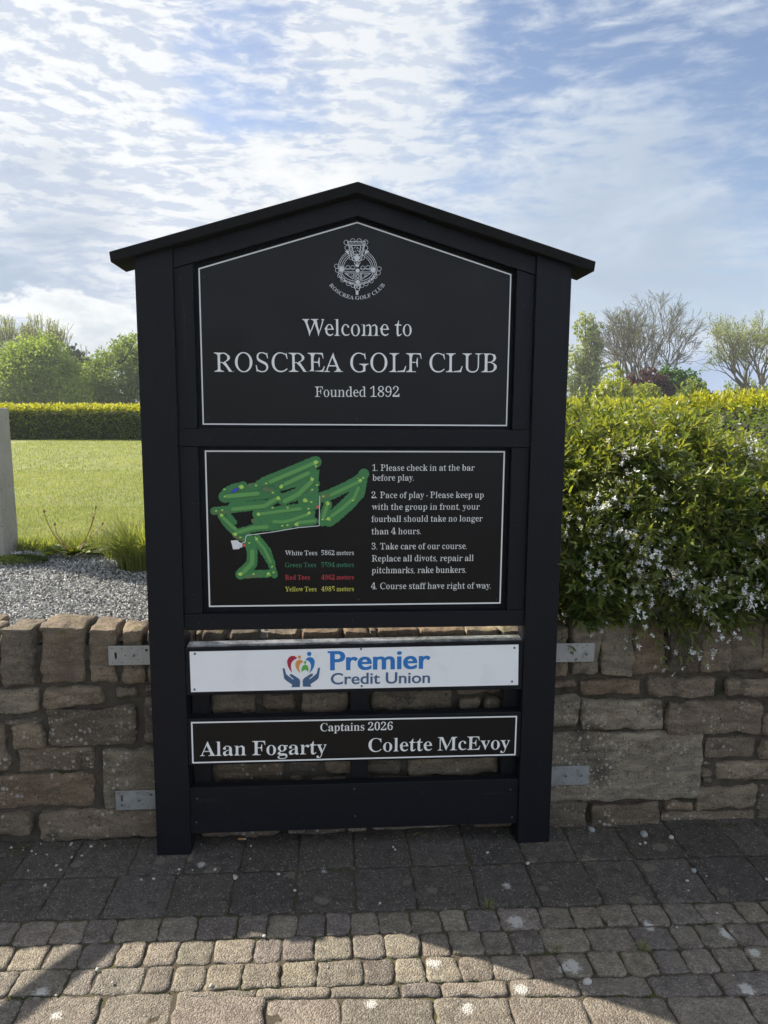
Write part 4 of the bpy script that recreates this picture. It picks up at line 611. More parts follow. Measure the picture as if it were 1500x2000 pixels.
  't':(170,[[92,-7,81,-6,71,-5,62,-2,61,10,62,20,58,23,56,28,54,35,52,43,52,53,52,105,52,156,52,208,15,208,15,223,27,234,45,237,62,242,72,252,77,264,79,279,83,290,87,300,92,308,96,316,101,316,101,231,155,231,155,208,92,208,92,159,92,110,92,61,92,54,93,48,94,42,95,36,97,31,101,25,106,20,115,24,121,30,125,29,130,30,138,34,144,39,149,46,149,47,161,41,155,29,142,14,127,3,111,-5]]),
  'u':(279,[[98,-8,85,-7,73,-4,68,8,67,19,61,22,57,28,54,36,51,47,50,58,50,72,50,128,50,185,49,192,49,199,48,206,46,212,43,218,38,225,31,229,22,225,14,218,9,219,9,228,57,230,89,231,90,172,90,114,90,55,90,48,91,42,93,35,96,29,100,24,106,19,111,15,120,20,127,26,132,26,140,27,149,30,156,35,168,36,186,47,186,94,186,139,186,185,185,193,185,200,183,207,181,214,177,220,171,226,161,223,153,217,148,219,141,219,141,231,191,231,225,231,225,171,225,112,225,52,225,44,227,37,228,31,231,24,235,19,240,14,250,18,257,24,262,23,268,22,268,10,251,9,233,7,213,3,191,3,170,2,170,30,165,23,159,17,153,12,146,7,138,4,129,2,122,-2,115,-6,106,-7]]),
  'v':(228,[[112,-8,99,46,84,95,61,142,35,187,36,195,34,201,21,201,19,205,16,209,14,212,11,215,7,217,3,218,-2,219,-2,231,60,231,122,231,122,219,116,219,109,218,103,217,99,214,97,210,92,181,82,196,104,140,130,71,157,140,176,188,181,207,181,205,175,213,169,216,162,218,168,218,168,231,210,231,210,215,222,218,217,216,213,214,210,211,207,208,204,204,202,199,199,194,196,188,194,181,175,134,146,91,125,45,113,-8]]),
  'w':(324,[[98,-8,85,49,69,101,46,151,26,202,24,206,22,210,20,214,18,218,15,221,12,225,8,228,1,223,-5,218,-8,219,-8,231,48,231,103,231,103,219,99,218,96,218,93,217,91,216,89,215,88,214,86,212,86,210,85,208,77,205,71,195,75,183,93,136,116,75,166,197,157,200,148,203,146,207,145,210,143,213,141,215,139,216,137,218,133,219,129,219,125,220,125,231,183,231,241,231,241,219,233,218,227,216,223,213,221,210,220,206,221,200,211,192,219,145,242,84,267,148,285,191,286,194,287,197,287,200,288,203,288,205,288,208,287,210,286,212,285,214,283,215,280,216,277,217,274,218,270,219,279,218,279,231,317,231,317,218,328,219,324,218,321,216,318,214,316,212,314,209,312,205,310,201,308,197,307,192,287,142,258,96,236,47,222,-8,220,-8,210,47,198,100,174,167,135,99,111,49,97,-8]]),
  'y':(223,[[39,-89,34,-88,29,-88,25,-87,21,-85,17,-83,14,-80,11,-77,9,-73,7,-68,7,-62,7,-59,8,-56,9,-53,11,-50,13,-47,15,-45,17,-44,20,-43,23,-42,27,-42,30,-42,33,-42,35,-43,38,-44,39,-46,41,-47,42,-49,43,-51,43,-53,43,-57,43,-60,43,-65,44,-71,46,-78,52,-82,58,-85,65,-86,51,-82,71,-71,76,-67,80,-62,85,-55,88,-51,90,-47,92,-43,94,-38,96,-33,98,-28,100,-22,102,-16,103,-10,108,10,96,48,79,97,60,144,42,193,28,211,15,217,12,219,9,221,5,222,1,221,-3,219,-4,219,-4,231,59,231,121,231,121,219,115,218,111,218,107,217,104,216,101,216,99,214,97,213,96,210,96,208,88,204,82,195,85,186,105,135,131,68,155,134,172,180,176,193,177,204,177,207,176,210,175,212,173,214,171,216,168,217,165,217,161,218,156,218,167,218,167,231,207,231,207,217,219,218,215,217,212,215,209,212,206,209,204,205,201,200,198,194,196,188,193,181,175,131,147,85,127,36,118,-17,116,-31,111,-43,106,-54,101,-63,96,-71,91,-78,87,-84,81,-89,76,-93,67,-89,59,-85,55,-86,50,-88,45,-88]]),
 },
 'S': {
  '0':(279,[[140,-2,123,-1,107,2,94,8,82,14,71,23,62,32,54,43,47,56,41,69,36,85,33,101,30,119,27,138,26,158,26,179,26,201,27,221,30,240,33,257,36,274,41,289,47,302,54,315,62,325,71,335,82,343,94,350,108,355,123,358,140,359,157,358,172,355,185,350,197,343,207,335,216,326,224,315,231,302,237,289,242,273,247,257,250,239,252,220,253,200,254,179,253,158,252,138,250,119,247,101,242,85,237,69,231,56,224,43,216,32,207,22,196,14,185,7,171,2,156,-1],[140,25,153,27,164,33,170,39,178,51,183,66,187,84,190,104,192,126,193,151,194,179,193,207,192,232,190,254,187,274,183,292,178,306,171,318,164,324,153,330,141,332,127,330,116,324,110,318,102,307,97,292,93,274,90,254,87,232,86,207,86,179,86,151,88,126,90,104,93,84,97,66,102,51,110,39,116,33,127,27]]),
  '2':(279,[[18,0,18,52,55,88,93,125,105,137,116,149,126,160,135,171,142,180,149,190,155,199,160,208,164,218,168,227,171,236,174,246,175,255,177,266,177,277,176,288,175,298,172,307,167,315,162,321,156,326,150,329,144,332,137,333,129,334,119,333,110,331,102,327,94,321,88,313,83,302,80,290,78,277,79,262,80,245,73,245,62,247,53,249,45,252,37,256,31,261,29,270,30,278,28,285,27,295,27,301,29,306,31,312,34,318,38,323,43,328,48,333,55,338,62,342,71,347,80,351,91,355,103,358,116,359,129,360,151,358,169,354,185,348,198,341,210,333,219,324,226,315,231,304,235,292,236,279,235,273,235,266,234,260,232,254,230,248,228,242,224,235,221,228,216,221,212,213,206,205,199,196,192,187,184,177,175,167,164,156,153,144,141,131,128,118,113,104,61,55,123,55,182,52,188,53,193,56,198,58,203,61,208,64,212,68,216,72,220,77,224,82,226,89,229,105,254,105,254,53,254,0,207,0,159,0,112,0,65,0]]),
  '6':(279,[[146,-2,132,-1,119,1,107,5,95,11,84,18,75,26,66,35,58,46,51,58,45,72,39,87,35,104,33,123,31,143,31,165,27,181,24,197,29,212,35,226,38,241,42,254,46,267,51,279,56,291,62,302,69,312,77,321,85,329,94,337,104,344,114,349,126,354,138,357,151,359,165,360,177,359,188,357,198,354,207,351,214,347,221,344,226,341,231,337,235,334,239,330,242,325,244,321,245,317,246,312,246,307,249,302,251,295,249,290,245,285,240,280,231,280,223,282,215,280,205,279,195,279,197,274,198,280,198,287,198,293,197,299,196,305,194,311,192,317,189,322,186,327,182,331,178,334,172,335,166,334,160,335,149,333,138,329,127,323,118,313,109,300,102,285,96,268,91,248,88,225,87,190,100,199,103,204,108,207,114,209,120,211,127,213,135,215,143,216,152,216,162,216,179,216,195,212,207,204,219,196,230,187,238,176,245,163,250,149,253,133,254,115,253,96,250,78,245,61,237,46,228,33,216,21,203,12,187,4,168,-1],[148,25,156,26,163,28,170,32,177,38,183,45,188,54,192,66,195,79,197,94,198,111,197,126,195,141,192,153,188,164,182,173,175,180,168,185,160,188,152,190,144,191,138,190,132,189,126,187,120,185,114,182,108,179,103,176,98,173,95,169,85,159,86,137,88,112,92,91,97,73,104,58,112,46,120,37,129,30,138,27]]),
  'A':(325,[[-7,1,-7,14,-1,14,4,15,9,17,14,19,18,23,23,25,31,29,33,36,34,46,37,55,57,104,76,152,96,201,115,250,136,298,158,347,163,347,180,297,198,249,219,202,237,155,257,108,277,61,286,52,290,43,291,33,297,28,302,22,306,17,311,13,318,13,324,14,330,14,330,2,277,1,224,0,171,0,171,14,185,14,197,16,209,22,208,22,211,34,211,37,210,42,212,48,214,56,211,64,197,99,133,99,76,99,58,53,55,44,53,36,54,24,56,24,68,17,79,14,92,14,95,14,95,0,44,1],[83,119,132,119,190,119,164,182,136,250,107,179]]),
  'B':(329,[[12,1,12,13,22,14,30,15,37,17,43,20,47,24,54,26,57,33,59,41,64,50,65,61,65,114,65,168,65,221,65,275,64,283,64,291,63,298,62,304,60,310,58,315,55,320,51,324,47,328,42,331,37,333,30,329,24,326,18,326,12,327,12,339,62,339,113,338,164,338,210,332,246,323,260,319,281,284,285,261,283,242,276,228,263,208,242,195,203,184,246,168,270,152,289,135,298,119,301,98,300,82,296,68,290,55,281,44,270,34,257,25,241,16,223,8,201,3,177,1,122,0,67,0],[126,187,140,187,155,188,168,189,180,191,190,196,197,202,205,208,211,217,217,228,220,241,221,257,221,271,219,283,215,293,210,302,203,309,197,314,189,318,181,321,172,323,161,323,155,323,149,322,145,321,142,319,140,316,138,313,137,309,131,305,126,298,126,291,126,239],[165,18,177,18,188,20,198,23,206,28,214,34,221,42,227,53,231,65,233,79,234,96,233,112,230,127,224,139,217,149,208,157,199,162,189,167,177,171,163,172,147,172,126,172,126,110,126,48,127,41,128,35,129,29,132,23,135,19,140,15,147,16,153,19,159,18]]),
  'C':(348,[[191,-6,172,-5,153,-2,136,4,120,11,105,19,91,30,79,41,68,54,58,67,49,82,42,98,37,115,33,132,30,151,30,170,30,189,33,207,37,225,42,241,49,257,58,272,68,285,79,298,92,309,106,320,121,329,137,336,155,342,173,345,193,346,207,346,222,343,238,339,255,334,273,327,276,326,279,325,282,324,285,324,289,320,295,317,295,319,307,331,310,338,312,347,316,347,320,288,323,230,313,230,306,248,299,265,291,281,282,296,268,306,253,314,240,321,226,326,212,329,197,330,162,323,132,301,115,274,102,228,97,168,102,113,113,77,135,43,167,22,207,16,219,17,231,19,243,22,255,27,267,32,279,39,290,47,300,57,310,67,313,71,326,59,310,40,285,19,257,5,225,-4]]),
  'E':(329,[[11,0,11,13,20,13,29,14,36,16,42,18,47,22,53,24,56,31,59,39,65,47,65,58,65,112,65,166,65,220,65,275,65,287,59,298,57,307,54,314,46,317,42,321,36,323,29,325,21,326,12,327,12,339,60,339,107,339,155,339,202,338,250,338,290,339,293,289,297,238,286,238,282,256,278,271,273,285,266,297,256,306,243,311,228,316,212,319,193,320,173,321,166,321,161,321,156,320,152,320,149,319,146,318,143,317,141,315,139,313,138,310,137,307,136,304,136,299,136,295,131,289,127,236,127,183,144,183,157,183,168,184,180,183,191,188,196,197,201,207,205,217,209,229,212,242,215,257,226,257,226,201,226,144,226,88,214,88,213,99,211,110,209,119,207,128,205,136,202,143,198,149,194,156,187,159,180,160,173,164,165,164,157,165,148,166,138,166,127,166,127,108,127,50,127,42,128,35,130,29,133,23,137,19,144,19,151,22,157,21,163,20,171,20,186,20,199,21,211,22,223,24,234,27,244,30,254,34,264,38,272,45,279,53,285,62,290,72,296,83,301,94,305,104,319,104,307,54,294,0,251,1,203,1,155,0,107,0,59,0]]),
  'F':(301,[[12,1,12,13,21,14,30,16,37,18,43,21,47,25,54,27,57,34,59,42,65,51,65,62,65,117,65,171,65,225,65,279,64,290,59,299,56,306,53,313,46,315,41,319,36,322,28,324,20,325,11,327,11,339,58,339,105,339,152,339,199,338,246,338,286,339,289,289,293,238,281,238,279,250,276,261,274,271,270,280,267,288,263,297,257,303,249,308,240,312,231,315,222,317,211,319,199,320,185,321,171,321,149,320,146,320,143,319,141,317,139,316,138,314,137,311,136,308,136,305,135,301,131,297,126,240,126,184,142,184,154,184,166,185,178,184,188,188,194,198,199,208,203,218,206,230,209,243,212,258,224,258,225,201,225,145,225,88,212,88,210,105,207,119,203,132,199,143,194,152,189,162,178,166,166,165,154,167,141,167,126,167,126,113,126,60,126,53,127,46,128,39,129,34,131,28,134,23,138,18,142,14,149,15,156,17,161,16,167,15,174,14,182,13,191,13,191,0,131,0,71,0]]),
  'G':(378,[[199,-7,179,-6,159,-3,140,3,123,10,108,19,93,29,81,40,69,53,59,66,51,81,43,97,38,113,34,131,32,150,31,170,32,190,34,208,38,226,43,242,51,258,59,272,69,286,80,298,92,310,106,320,121,329,137,336,154,342,172,345,192,346,207,346,224,343,240,339,257,334,275,327,278,326,281,325,283,324,286,324,289,324,292,324,295,325,298,326,300,327,302,329,305,332,307,335,308,338,310,342,312,347,316,347,320,288,324,229,313,229,309,241,304,253,300,264,294,275,289,285,283,295,273,302,263,307,254,313,245,318,236,322,227,326,218,328,209,330,199,330,163,324,134,301,117,275,103,229,98,170,100,139,103,111,110,87,119,65,130,48,142,33,156,22,171,15,187,11,205,9,216,10,225,11,233,13,240,15,246,19,251,23,256,28,261,35,263,44,264,53,264,95,264,105,258,112,251,118,249,123,245,127,240,130,234,132,226,134,216,135,205,136,205,147,261,147,317,147,373,147,373,136,363,135,356,134,349,132,344,130,340,127,337,123,335,118,329,113,323,105,323,96,323,18,306,11,279,3,253,-3,226,-6]]),
  'L':(318,[[12,0,12,13,21,14,30,15,37,17,43,20,47,23,54,26,56,32,59,40,65,49,65,60,65,116,65,171,65,227,65,282,65,292,59,300,56,308,53,314,46,316,42,320,36,323,30,324,21,326,12,327,12,338,70,339,128,339,186,339,186,327,178,326,171,326,165,325,160,324,155,323,151,321,147,319,144,317,142,314,140,310,138,306,137,301,132,296,126,290,126,282,126,227,126,172,126,117,126,61,126,55,127,48,127,42,128,37,129,32,131,28,134,23,137,20,141,17,146,15,150,13,156,17,162,20,168,20,174,20,188,20,201,21,213,22,225,25,235,27,245,31,255,35,264,40,272,48,278,57,284,67,289,77,295,89,300,101,303,111,317,111,305,58,293,0,251,1,203,1,155,0,107,0,59,0]]),
  'M':(472,[[11,1,11,13,20,14,28,15,35,17,41,20,46,23,53,26,57,32,56,40,57,49,57,59,57,104,57,149,57,194,57,239,57,285,57,291,56,297,56,302,55,306,53,310,52,313,49,316,47,319,43,321,40,323,35,324,30,324,24,325,18,326,11,327,11,338,74,339,129,339,150,289,169,243,189,196,209,149,232,94,256,152,276,199,296,246,315,292,335,339,397,338,460,338,460,327,450,325,443,324,436,322,430,319,426,315,419,313,411,308,413,299,413,291,408,282,408,227,408,173,408,118,408,63,408,55,408,48,409,41,410,34,412,29,414,24,417,19,420,15,425,11,429,9,434,7,441,10,447,14,453,13,459,13,459,0,404,0,349,0,295,0,295,13,301,14,308,15,313,16,318,17,322,19,326,20,329,23,331,26,333,29,335,33,336,37,337,42,342,48,347,54,347,62,347,109,347,156,347,203,347,250,344,310,320,255,302,212,285,170,267,128,245,87,226,45,211,0,205,0,182,49,164,98,147,148,127,196,106,244,78,303,77,244,77,198,77,152,77,106,77,59,78,49,78,39,78,31,82,24,89,22,94,18,100,16,107,14,116,13,126,13,126,0,68,0]]),
  'O':(391,[[194,-8,179,-7,165,-5,152,-2,139,3,127,8,115,15,104,22,94,30,84,39,75,48,67,58,60,68,53,79,47,91,42,103,38,116,35,128,33,142,31,155,31,169,31,184,33,197,35,210,38,223,42,236,47,248,53,259,60,270,67,281,75,291,84,300,94,309,105,317,116,325,128,331,140,337,154,341,168,344,182,346,197,347,212,346,226,344,240,341,252,336,265,331,276,324,287,317,298,309,307,301,316,292,324,282,331,272,338,261,344,249,349,237,353,224,356,211,359,198,360,184,361,170,360,155,359,142,356,129,353,116,349,103,344,91,338,79,331,68,324,58,316,48,307,39,297,30,286,22,275,14,263,8,251,2,237,-2,223,-5,209,-7],[198,9,231,15,259,38,275,65,288,110,293,169,292,200,288,228,282,253,273,274,263,292,251,306,238,317,224,324,210,329,193,330,160,324,132,301,116,274,103,229,98,170,99,139,103,111,109,87,117,66,128,48,140,33,153,22,166,15,181,10]]),
  'R':(352,[[12,1,12,13,21,14,30,15,37,17,43,20,47,23,54,26,56,32,59,40,65,49,65,60,65,116,65,171,65,227,65,282,64,292,59,300,56,307,53,313,46,316,42,319,37,322,30,324,21,326,12,327,12,339,62,339,112,337,161,337,190,337,215,333,236,325,254,316,268,308,280,299,289,290,296,278,300,265,301,249,298,229,291,213,276,198,258,184,222,170,256,119,285,76,314,33,318,28,321,23,324,19,328,16,331,12,335,9,340,7,345,5,351,9,356,13,358,13,358,1,305,1,263,0,234,44,208,84,179,121,150,158,126,158,126,109,126,60,126,49,132,40,135,32,137,26,145,24,149,20,154,17,162,15,170,14,180,13,180,0,124,0,68,0],[126,174,152,173,167,169,180,173,191,181,200,186,210,191,219,198,226,208,231,220,235,234,236,250,232,277,227,289,211,308,191,318,167,321,160,321,153,320,148,319,144,317,141,315,139,312,137,307,131,302,126,295,126,287,126,231]]),
  'S':(291,[[39,-8,36,55,33,118,46,118,51,97,56,78,63,61,69,46,80,34,92,26,104,19,117,14,131,11,146,10,157,11,168,13,177,16,185,20,193,25,199,32,205,39,209,47,212,57,213,67,213,81,208,95,200,108,187,119,172,128,125,151,109,159,95,167,83,176,73,185,64,194,57,203,52,213,48,223,46,235,44,247,44,258,45,269,47,279,50,289,54,298,59,306,64,314,71,321,78,327,87,333,96,338,105,342,115,344,126,346,138,347,144,347,150,346,157,346,164,345,171,343,178,342,186,340,193,337,201,335,209,332,216,329,223,328,228,329,233,332,236,336,237,341,239,347,245,347,248,292,252,238,240,238,237,248,234,259,230,269,226,279,222,289,217,298,209,305,201,310,193,315,185,320,177,324,169,327,161,329,153,331,145,331,135,331,126,329,117,327,110,323,103,318,97,313,92,307,89,300,86,292,85,283,84,275,86,267,88,259,91,252,96,245,102,239,109,233,117,227,126,222,136,217,184,194,196,189,206,183,215,178,223,172,230,166,236,161,241,155,245,149,249,143,252,137,254,130,256,123,257,115,259,107,259,99,260,87,258,76,256,66,252,55,248,46,242,37,235,29,227,21,218,14,208,8,197,2,185,-2,172,-5,158,-6,143,-7,138,-7,133,-7,128,-6,123,-6,118,-5,113,-4,108,-3,103,-2,98,-1,94,2,74,9,63,11,60,10,57,10,54,9,52,8,50,6,49,4,47,2,47,-1,47,-4,46,-8]]),
  'U':(366,[[184,-8,159,-5,137,0,118,8,103,17,91,27,81,39,73,54,68,72,65,92,64,116,64,171,64,227,64,282,64,292,58,300,55,307,52,313,45,316,41,319,36,322,29,324,20,326,11,327,11,338,67,339,123,339,179,339,179,327,172,326,166,325,160,324,155,323,151,322,147,320,144,318,141,315,139,312,138,309,137,305,136,300,130,295,125,289,125,282,125,223,125,163,125,104,126,87,129,71,133,57,139,45,147,35,156,27,166,22,178,18,190,16,205,15,236,19,261,32,279,53,289,82,293,118,293,173,293,227,293,282,293,291,292,299,293,307,290,313,283,316,278,319,272,322,264,324,255,325,245,327,245,339,299,338,353,338,353,327,344,325,337,323,331,321,326,317,322,314,319,309,316,304,314,298,314,290,313,282,313,233,313,184,313,135,312,106,309,80,302,58,293,40,282,25,268,13,251,4,232,-3,210,-7]]),
  'a':(256,[[190,-8,176,-6,181,-8,160,15,158,18,156,32,135,15,120,6,104,0,88,-5,71,-7,61,-6,52,-4,44,-1,39,7,37,15,32,20,28,26,25,32,24,39,23,47,25,58,28,68,30,80,36,92,49,98,64,104,80,115,99,125,122,134,156,144,155,180,155,188,153,196,150,203,147,209,141,212,135,214,130,217,124,219,118,220,110,220,98,220,89,218,83,215,79,210,77,204,78,202,78,200,80,198,82,195,84,191,87,187,89,183,90,179,91,176,91,172,91,167,90,162,88,158,85,154,82,150,78,147,73,145,68,143,63,143,58,142,52,143,46,144,41,145,37,148,33,151,30,155,28,160,26,165,25,170,28,176,32,182,34,187,36,192,39,197,43,202,47,207,53,211,59,215,65,219,72,225,79,231,89,234,99,236,109,236,120,236,140,234,157,229,171,222,182,217,191,211,198,204,203,195,207,184,210,171,214,156,214,102,214,46,218,42,218,38,219,34,219,31,220,30,220,28,221,27,223,26,224,26,227,26,229,26,231,26,233,27,236,29,233,27,240,16,235,10,224,3,213,-3,202,-6],[112,23,116,23,119,24,123,25,126,27,130,29,134,31,138,34,142,38,145,42,156,56,156,129,126,119,109,110,93,93,85,82,80,63,81,48,83,40,88,32,98,26]]),
  'c':(218,[[116,-3,105,-2,95,1,86,4,77,8,68,14,60,20,53,27,46,35,40,44,35,54,30,64,27,75,24,87,23,99,22,111,23,125,24,138,27,150,31,162,35,173,41,184,48,194,55,203,64,211,73,219,83,225,94,230,105,234,117,237,130,237,144,236,155,231,165,226,174,222,182,217,189,211,194,205,197,198,199,191,200,182,200,178,199,174,198,170,196,167,194,165,191,162,188,161,185,159,181,159,176,159,165,162,160,164,156,169,153,176,152,187,153,194,153,202,150,202,144,214,139,219,134,221,126,221,109,218,95,206,87,193,79,170,76,140,77,118,79,99,83,81,89,66,96,53,105,42,116,34,127,29,139,27,152,26,163,28,173,32,183,37,193,44,198,50,208,41,196,26,178,12,159,3,138,-2]]),
  'e':(224,[[114,-5,104,-1,94,1,84,4,75,8,67,14,59,20,52,27,46,35,40,44,35,54,30,65,27,77,25,89,23,103,23,117,19,130,17,144,19,156,27,167,34,176,39,186,45,195,52,203,59,211,67,218,76,224,85,229,95,233,106,236,117,237,133,236,148,231,161,225,172,216,182,206,190,194,196,180,201,165,206,148,211,129,211,124,149,124,79,124,82,89,91,61,102,45,121,33,148,29,160,31,172,36,182,43,192,52,195,57,207,47,196,32,178,16,158,5,138,-4],[79,142,156,142,156,160,155,172,154,183,152,193,149,201,146,207,142,213,138,217,132,219,127,221,119,221,106,218,94,208,88,197,82,177,79,152]]),
  'g':(244,[[108,-104,90,-103,74,-101,59,-98,47,-93,37,-88,29,-81,23,-75,18,-69,15,-62,15,-56,15,-51,13,-55,31,-39,39,-30,63,-17,43,-6,35,1,30,8,23,14,18,23,18,30,20,37,23,43,26,49,32,55,38,61,45,66,54,71,65,77,82,84,58,97,43,110,32,124,26,139,24,158,24,166,26,174,28,181,31,188,36,195,41,201,46,207,53,212,60,217,67,222,76,227,85,231,95,234,106,236,117,237,129,236,140,234,151,230,161,225,163,225,236,225,236,201,189,201,200,187,204,178,207,170,209,161,210,151,209,144,208,136,206,129,203,123,199,117,195,111,190,105,184,101,178,96,171,92,164,88,156,84,147,81,138,78,128,77,117,77,105,78,100,77,96,76,91,75,87,73,84,70,81,67,78,64,76,61,75,57,72,53,71,54,87,33,83,32,93,30,105,33,131,37,146,33,159,29,171,28,182,26,191,24,199,21,206,18,212,14,216,10,220,6,222,0,224,-6,225,-12,227,-19,229,-27,229,-40,227,-52,221,-64,213,-74,202,-83,188,-91,172,-97,153,-101,132,-103],[117,92,124,93,130,95,135,97,141,101,146,107,149,114,152,123,154,133,156,144,156,157,155,170,154,181,154,192,153,201,147,208,140,212,135,216,130,219,124,221,117,221,110,221,105,219,100,216,94,212,89,207,85,200,82,191,79,181,78,170,78,157,78,144,79,133,82,123,85,114,89,107,94,102,100,98,105,95,110,93],[120,-87,147,-85,169,-81,185,-73,196,-61,197,-52,197,-44,195,-39,193,-36,190,-32,186,-30,181,-28,176,-24,169,-20,161,-19,153,-22,57,-26,62,-27,60,-35,55,-40,52,-47,51,-54,53,-60,55,-65,59,-70,63,-74,70,-78,77,-81,86,-84,95,-86,107,-87]]),
  'i':(148,[[75,278,70,278,66,279,61,281,58,283,54,286,51,290,49,293,47,298,46,302,46,307,46,312,47,317,49,321,51,325,54,328,58,331,62,334,66,335,70,336,75,337,80,336,84,335,88,334,92,331,96,328,99,324,101,321,103,317,104,312,104,307,104,302,103,298,101,294,99,290,96,286,92,283,88,281,84,279,80,278],[14,0,14,12,19,13,24,14,28,15,31,17,34,19,36,22,37,25,38,30,43,35,47,41,47,90,47,139,47,188,47,195,46,201,45,207,44,212,41,217,37,220,33,223,27,221,21,218,15,219,16,231,63,231,102,231,102,184,103,136,103,89,103,41,103,35,103,29,104,24,106,19,109,15,112,11,117,8,123,10,129,13,134,12,134,0,74,0]]),
  'l':(148,[[14,0,14,12,19,13,24,14,28,15,31,17,34,19,36,22,37,25,38,30,43,35,47,41,47,92,47,143,47,194,47,245,47,296,47,303,46,309,45,314,44,319,42,324,38,328,33,331,27,329,21,327,15,327,15,336,63,337,102,339,102,289,103,240,103,190,103,141,103,91,103,41,103,35,103,29,104,24,106,19,109,15,112,11,117,8,123,10,129,13,134,12,134,0,74,0]]),
  'n':(283,[[14,0,14,12,19,12,24,13,28,15,31,17,34,19,35,22,37,26,38,30,43,35,47,41,47,91,47,140,47,189,47,195,46,201,45,206,43,211,40,216,37,220,32,223,26,221,20,219,14,219,14,229,62,230,101,231,101,188,122,212,135,222,150,229,165,234,181,237,189,236,220,215,229,204,236,185,238,157,238,100,238,41,238,35,239,29,240,24,242,19,245,14,248,11,253,8,259,10,265,12,271,12,271,0,211,0,151,0,151,12,154,12,162,13,171,19,183,36,183,29,183,41,183,102,183,162,183,170,182,177,181,184,179,190,177,195,174,200,170,205,163,205,157,203,151,203,142,202,133,198,125,192,114,188,102,181,102,108,102,41,102,35,103,29,104,24,106,19,108,15,112,11,117,8,123,10,129,12,134,12,134,0,74,0]]),
  'o':(250,[[126,-7,113,-7,101,-4,89,0,79,5,69,12,61,19,53,27,46,36,40,45,34,56,30,66,27,78,24,89,23,102,22,115,23,128,24,140,27,152,30,164,34,174,40,185,46,194,53,203,61,210,69,218,79,224,89,230,100,234,112,236,125,237,138,236,150,234,161,230,171,224,180,218,189,211,197,203,204,195,210,185,215,175,220,164,223,153,226,141,227,128,228,115,227,101,226,88,223,76,220,65,215,54,210,44,204,35,197,26,189,19,181,11,171,5,161,0,150,-4,138,-7],[126,8,133,9,141,11,147,15,153,20,157,28,159,33,162,38,165,44,167,52,168,60,169,69,170,79,171,90,171,102,172,115,171,139,169,161,166,178,162,192,158,203,152,210,146,216,140,220,133,222,126,223,117,222,110,220,103,216,98,210,92,203,88,192,84,178,81,161,80,140,79,115,79,102,79,90,80,80,81,69,82,60,84,52,86,44,89,38,92,33,93,28,98,20,104,15,110,11,118,9]]),
  'p':(277,[[13,-104,13,-92,17,-92,21,-91,25,-90,28,-89,30,-87,32,-85,34,-83,35,-81,37,-78,38,-75,38,-72,38,-67,43,-62,47,-55,47,-48,47,-2,47,44,47,90,47,135,47,181,47,190,46,198,45,204,43,210,41,215,37,219,33,222,28,224,21,223,25,220,25,229,61,230,98,231,99,184,116,210,128,222,141,229,156,233,172,234,181,233,190,230,199,227,207,223,214,217,221,211,227,204,233,195,238,187,242,177,246,166,249,155,251,144,252,132,252,119,252,105,251,92,249,80,246,68,242,56,238,46,233,36,227,28,220,20,213,13,205,8,197,3,188,0,179,-3,169,-4,155,-4,143,-1,131,4,120,13,102,33,102,-43,102,-51,103,-58,103,-65,104,-70,105,-76,107,-81,110,-85,113,-89,117,-92,121,-95,125,-96,130,-98,136,-95,141,-91,147,-92,147,-102,80,-103],[145,20,155,20,163,22,171,26,178,33,183,42,188,53,191,66,194,80,195,97,196,115,196,133,194,149,192,163,189,176,185,187,180,195,174,202,166,206,157,208,148,209,139,207,131,202,123,196,116,187,104,164,102,113,102,46,111,38,121,32,128,26,136,22]]),
  'r':(214,[[14,0,14,12,19,13,24,14,28,15,31,17,34,19,36,22,37,25,38,30,43,35,47,41,47,90,47,139,47,188,46,195,46,202,45,207,43,213,41,217,37,221,32,223,27,225,21,223,26,221,26,228,62,230,100,231,102,176,114,197,120,204,129,209,138,213,144,218,150,222,157,225,162,227,168,229,174,229,181,229,187,228,192,226,196,224,200,221,203,218,205,214,206,209,211,204,216,198,215,192,214,187,212,183,210,178,207,175,203,171,199,169,195,167,190,166,185,166,180,166,175,167,171,168,168,170,168,174,157,188,152,189,149,191,147,192,144,193,141,194,136,193,132,191,128,189,124,185,121,180,113,176,106,170,104,162,103,153,103,143,103,92,103,41,103,34,104,28,106,22,109,17,113,13,120,13,126,15,132,14,139,13,147,12,147,1,80,1]]),
  's':(214,[[112,-7,104,-7,95,-5,86,-3,75,0,65,5,56,7,50,6,46,5,42,2,40,-2,42,3,29,3,29,69,42,69,42,66,46,55,50,45,55,35,62,27,71,22,79,17,87,14,96,11,104,11,112,11,118,12,124,14,129,16,133,19,137,23,140,28,142,32,143,38,146,44,147,53,144,62,138,71,130,78,120,85,83,103,73,108,65,113,58,119,51,125,46,130,42,136,39,143,37,150,36,157,35,164,35,175,37,186,40,195,45,205,51,214,59,222,68,228,79,233,91,236,105,237,123,235,148,229,153,228,158,227,162,227,165,229,167,231,170,234,167,229,179,229,179,173,167,173,167,175,163,185,159,194,155,202,148,208,140,212,133,216,126,218,119,220,111,221,105,220,99,219,94,218,90,216,86,213,83,210,81,206,79,202,78,198,78,193,78,188,79,184,81,180,83,176,86,173,89,170,93,167,96,160,100,154,106,151,139,134,148,129,156,124,163,119,169,114,174,108,177,103,180,96,182,88,184,80,185,71,185,57,183,46,180,35,174,25,167,16,159,8,149,2,138,-3,126,-6]]),
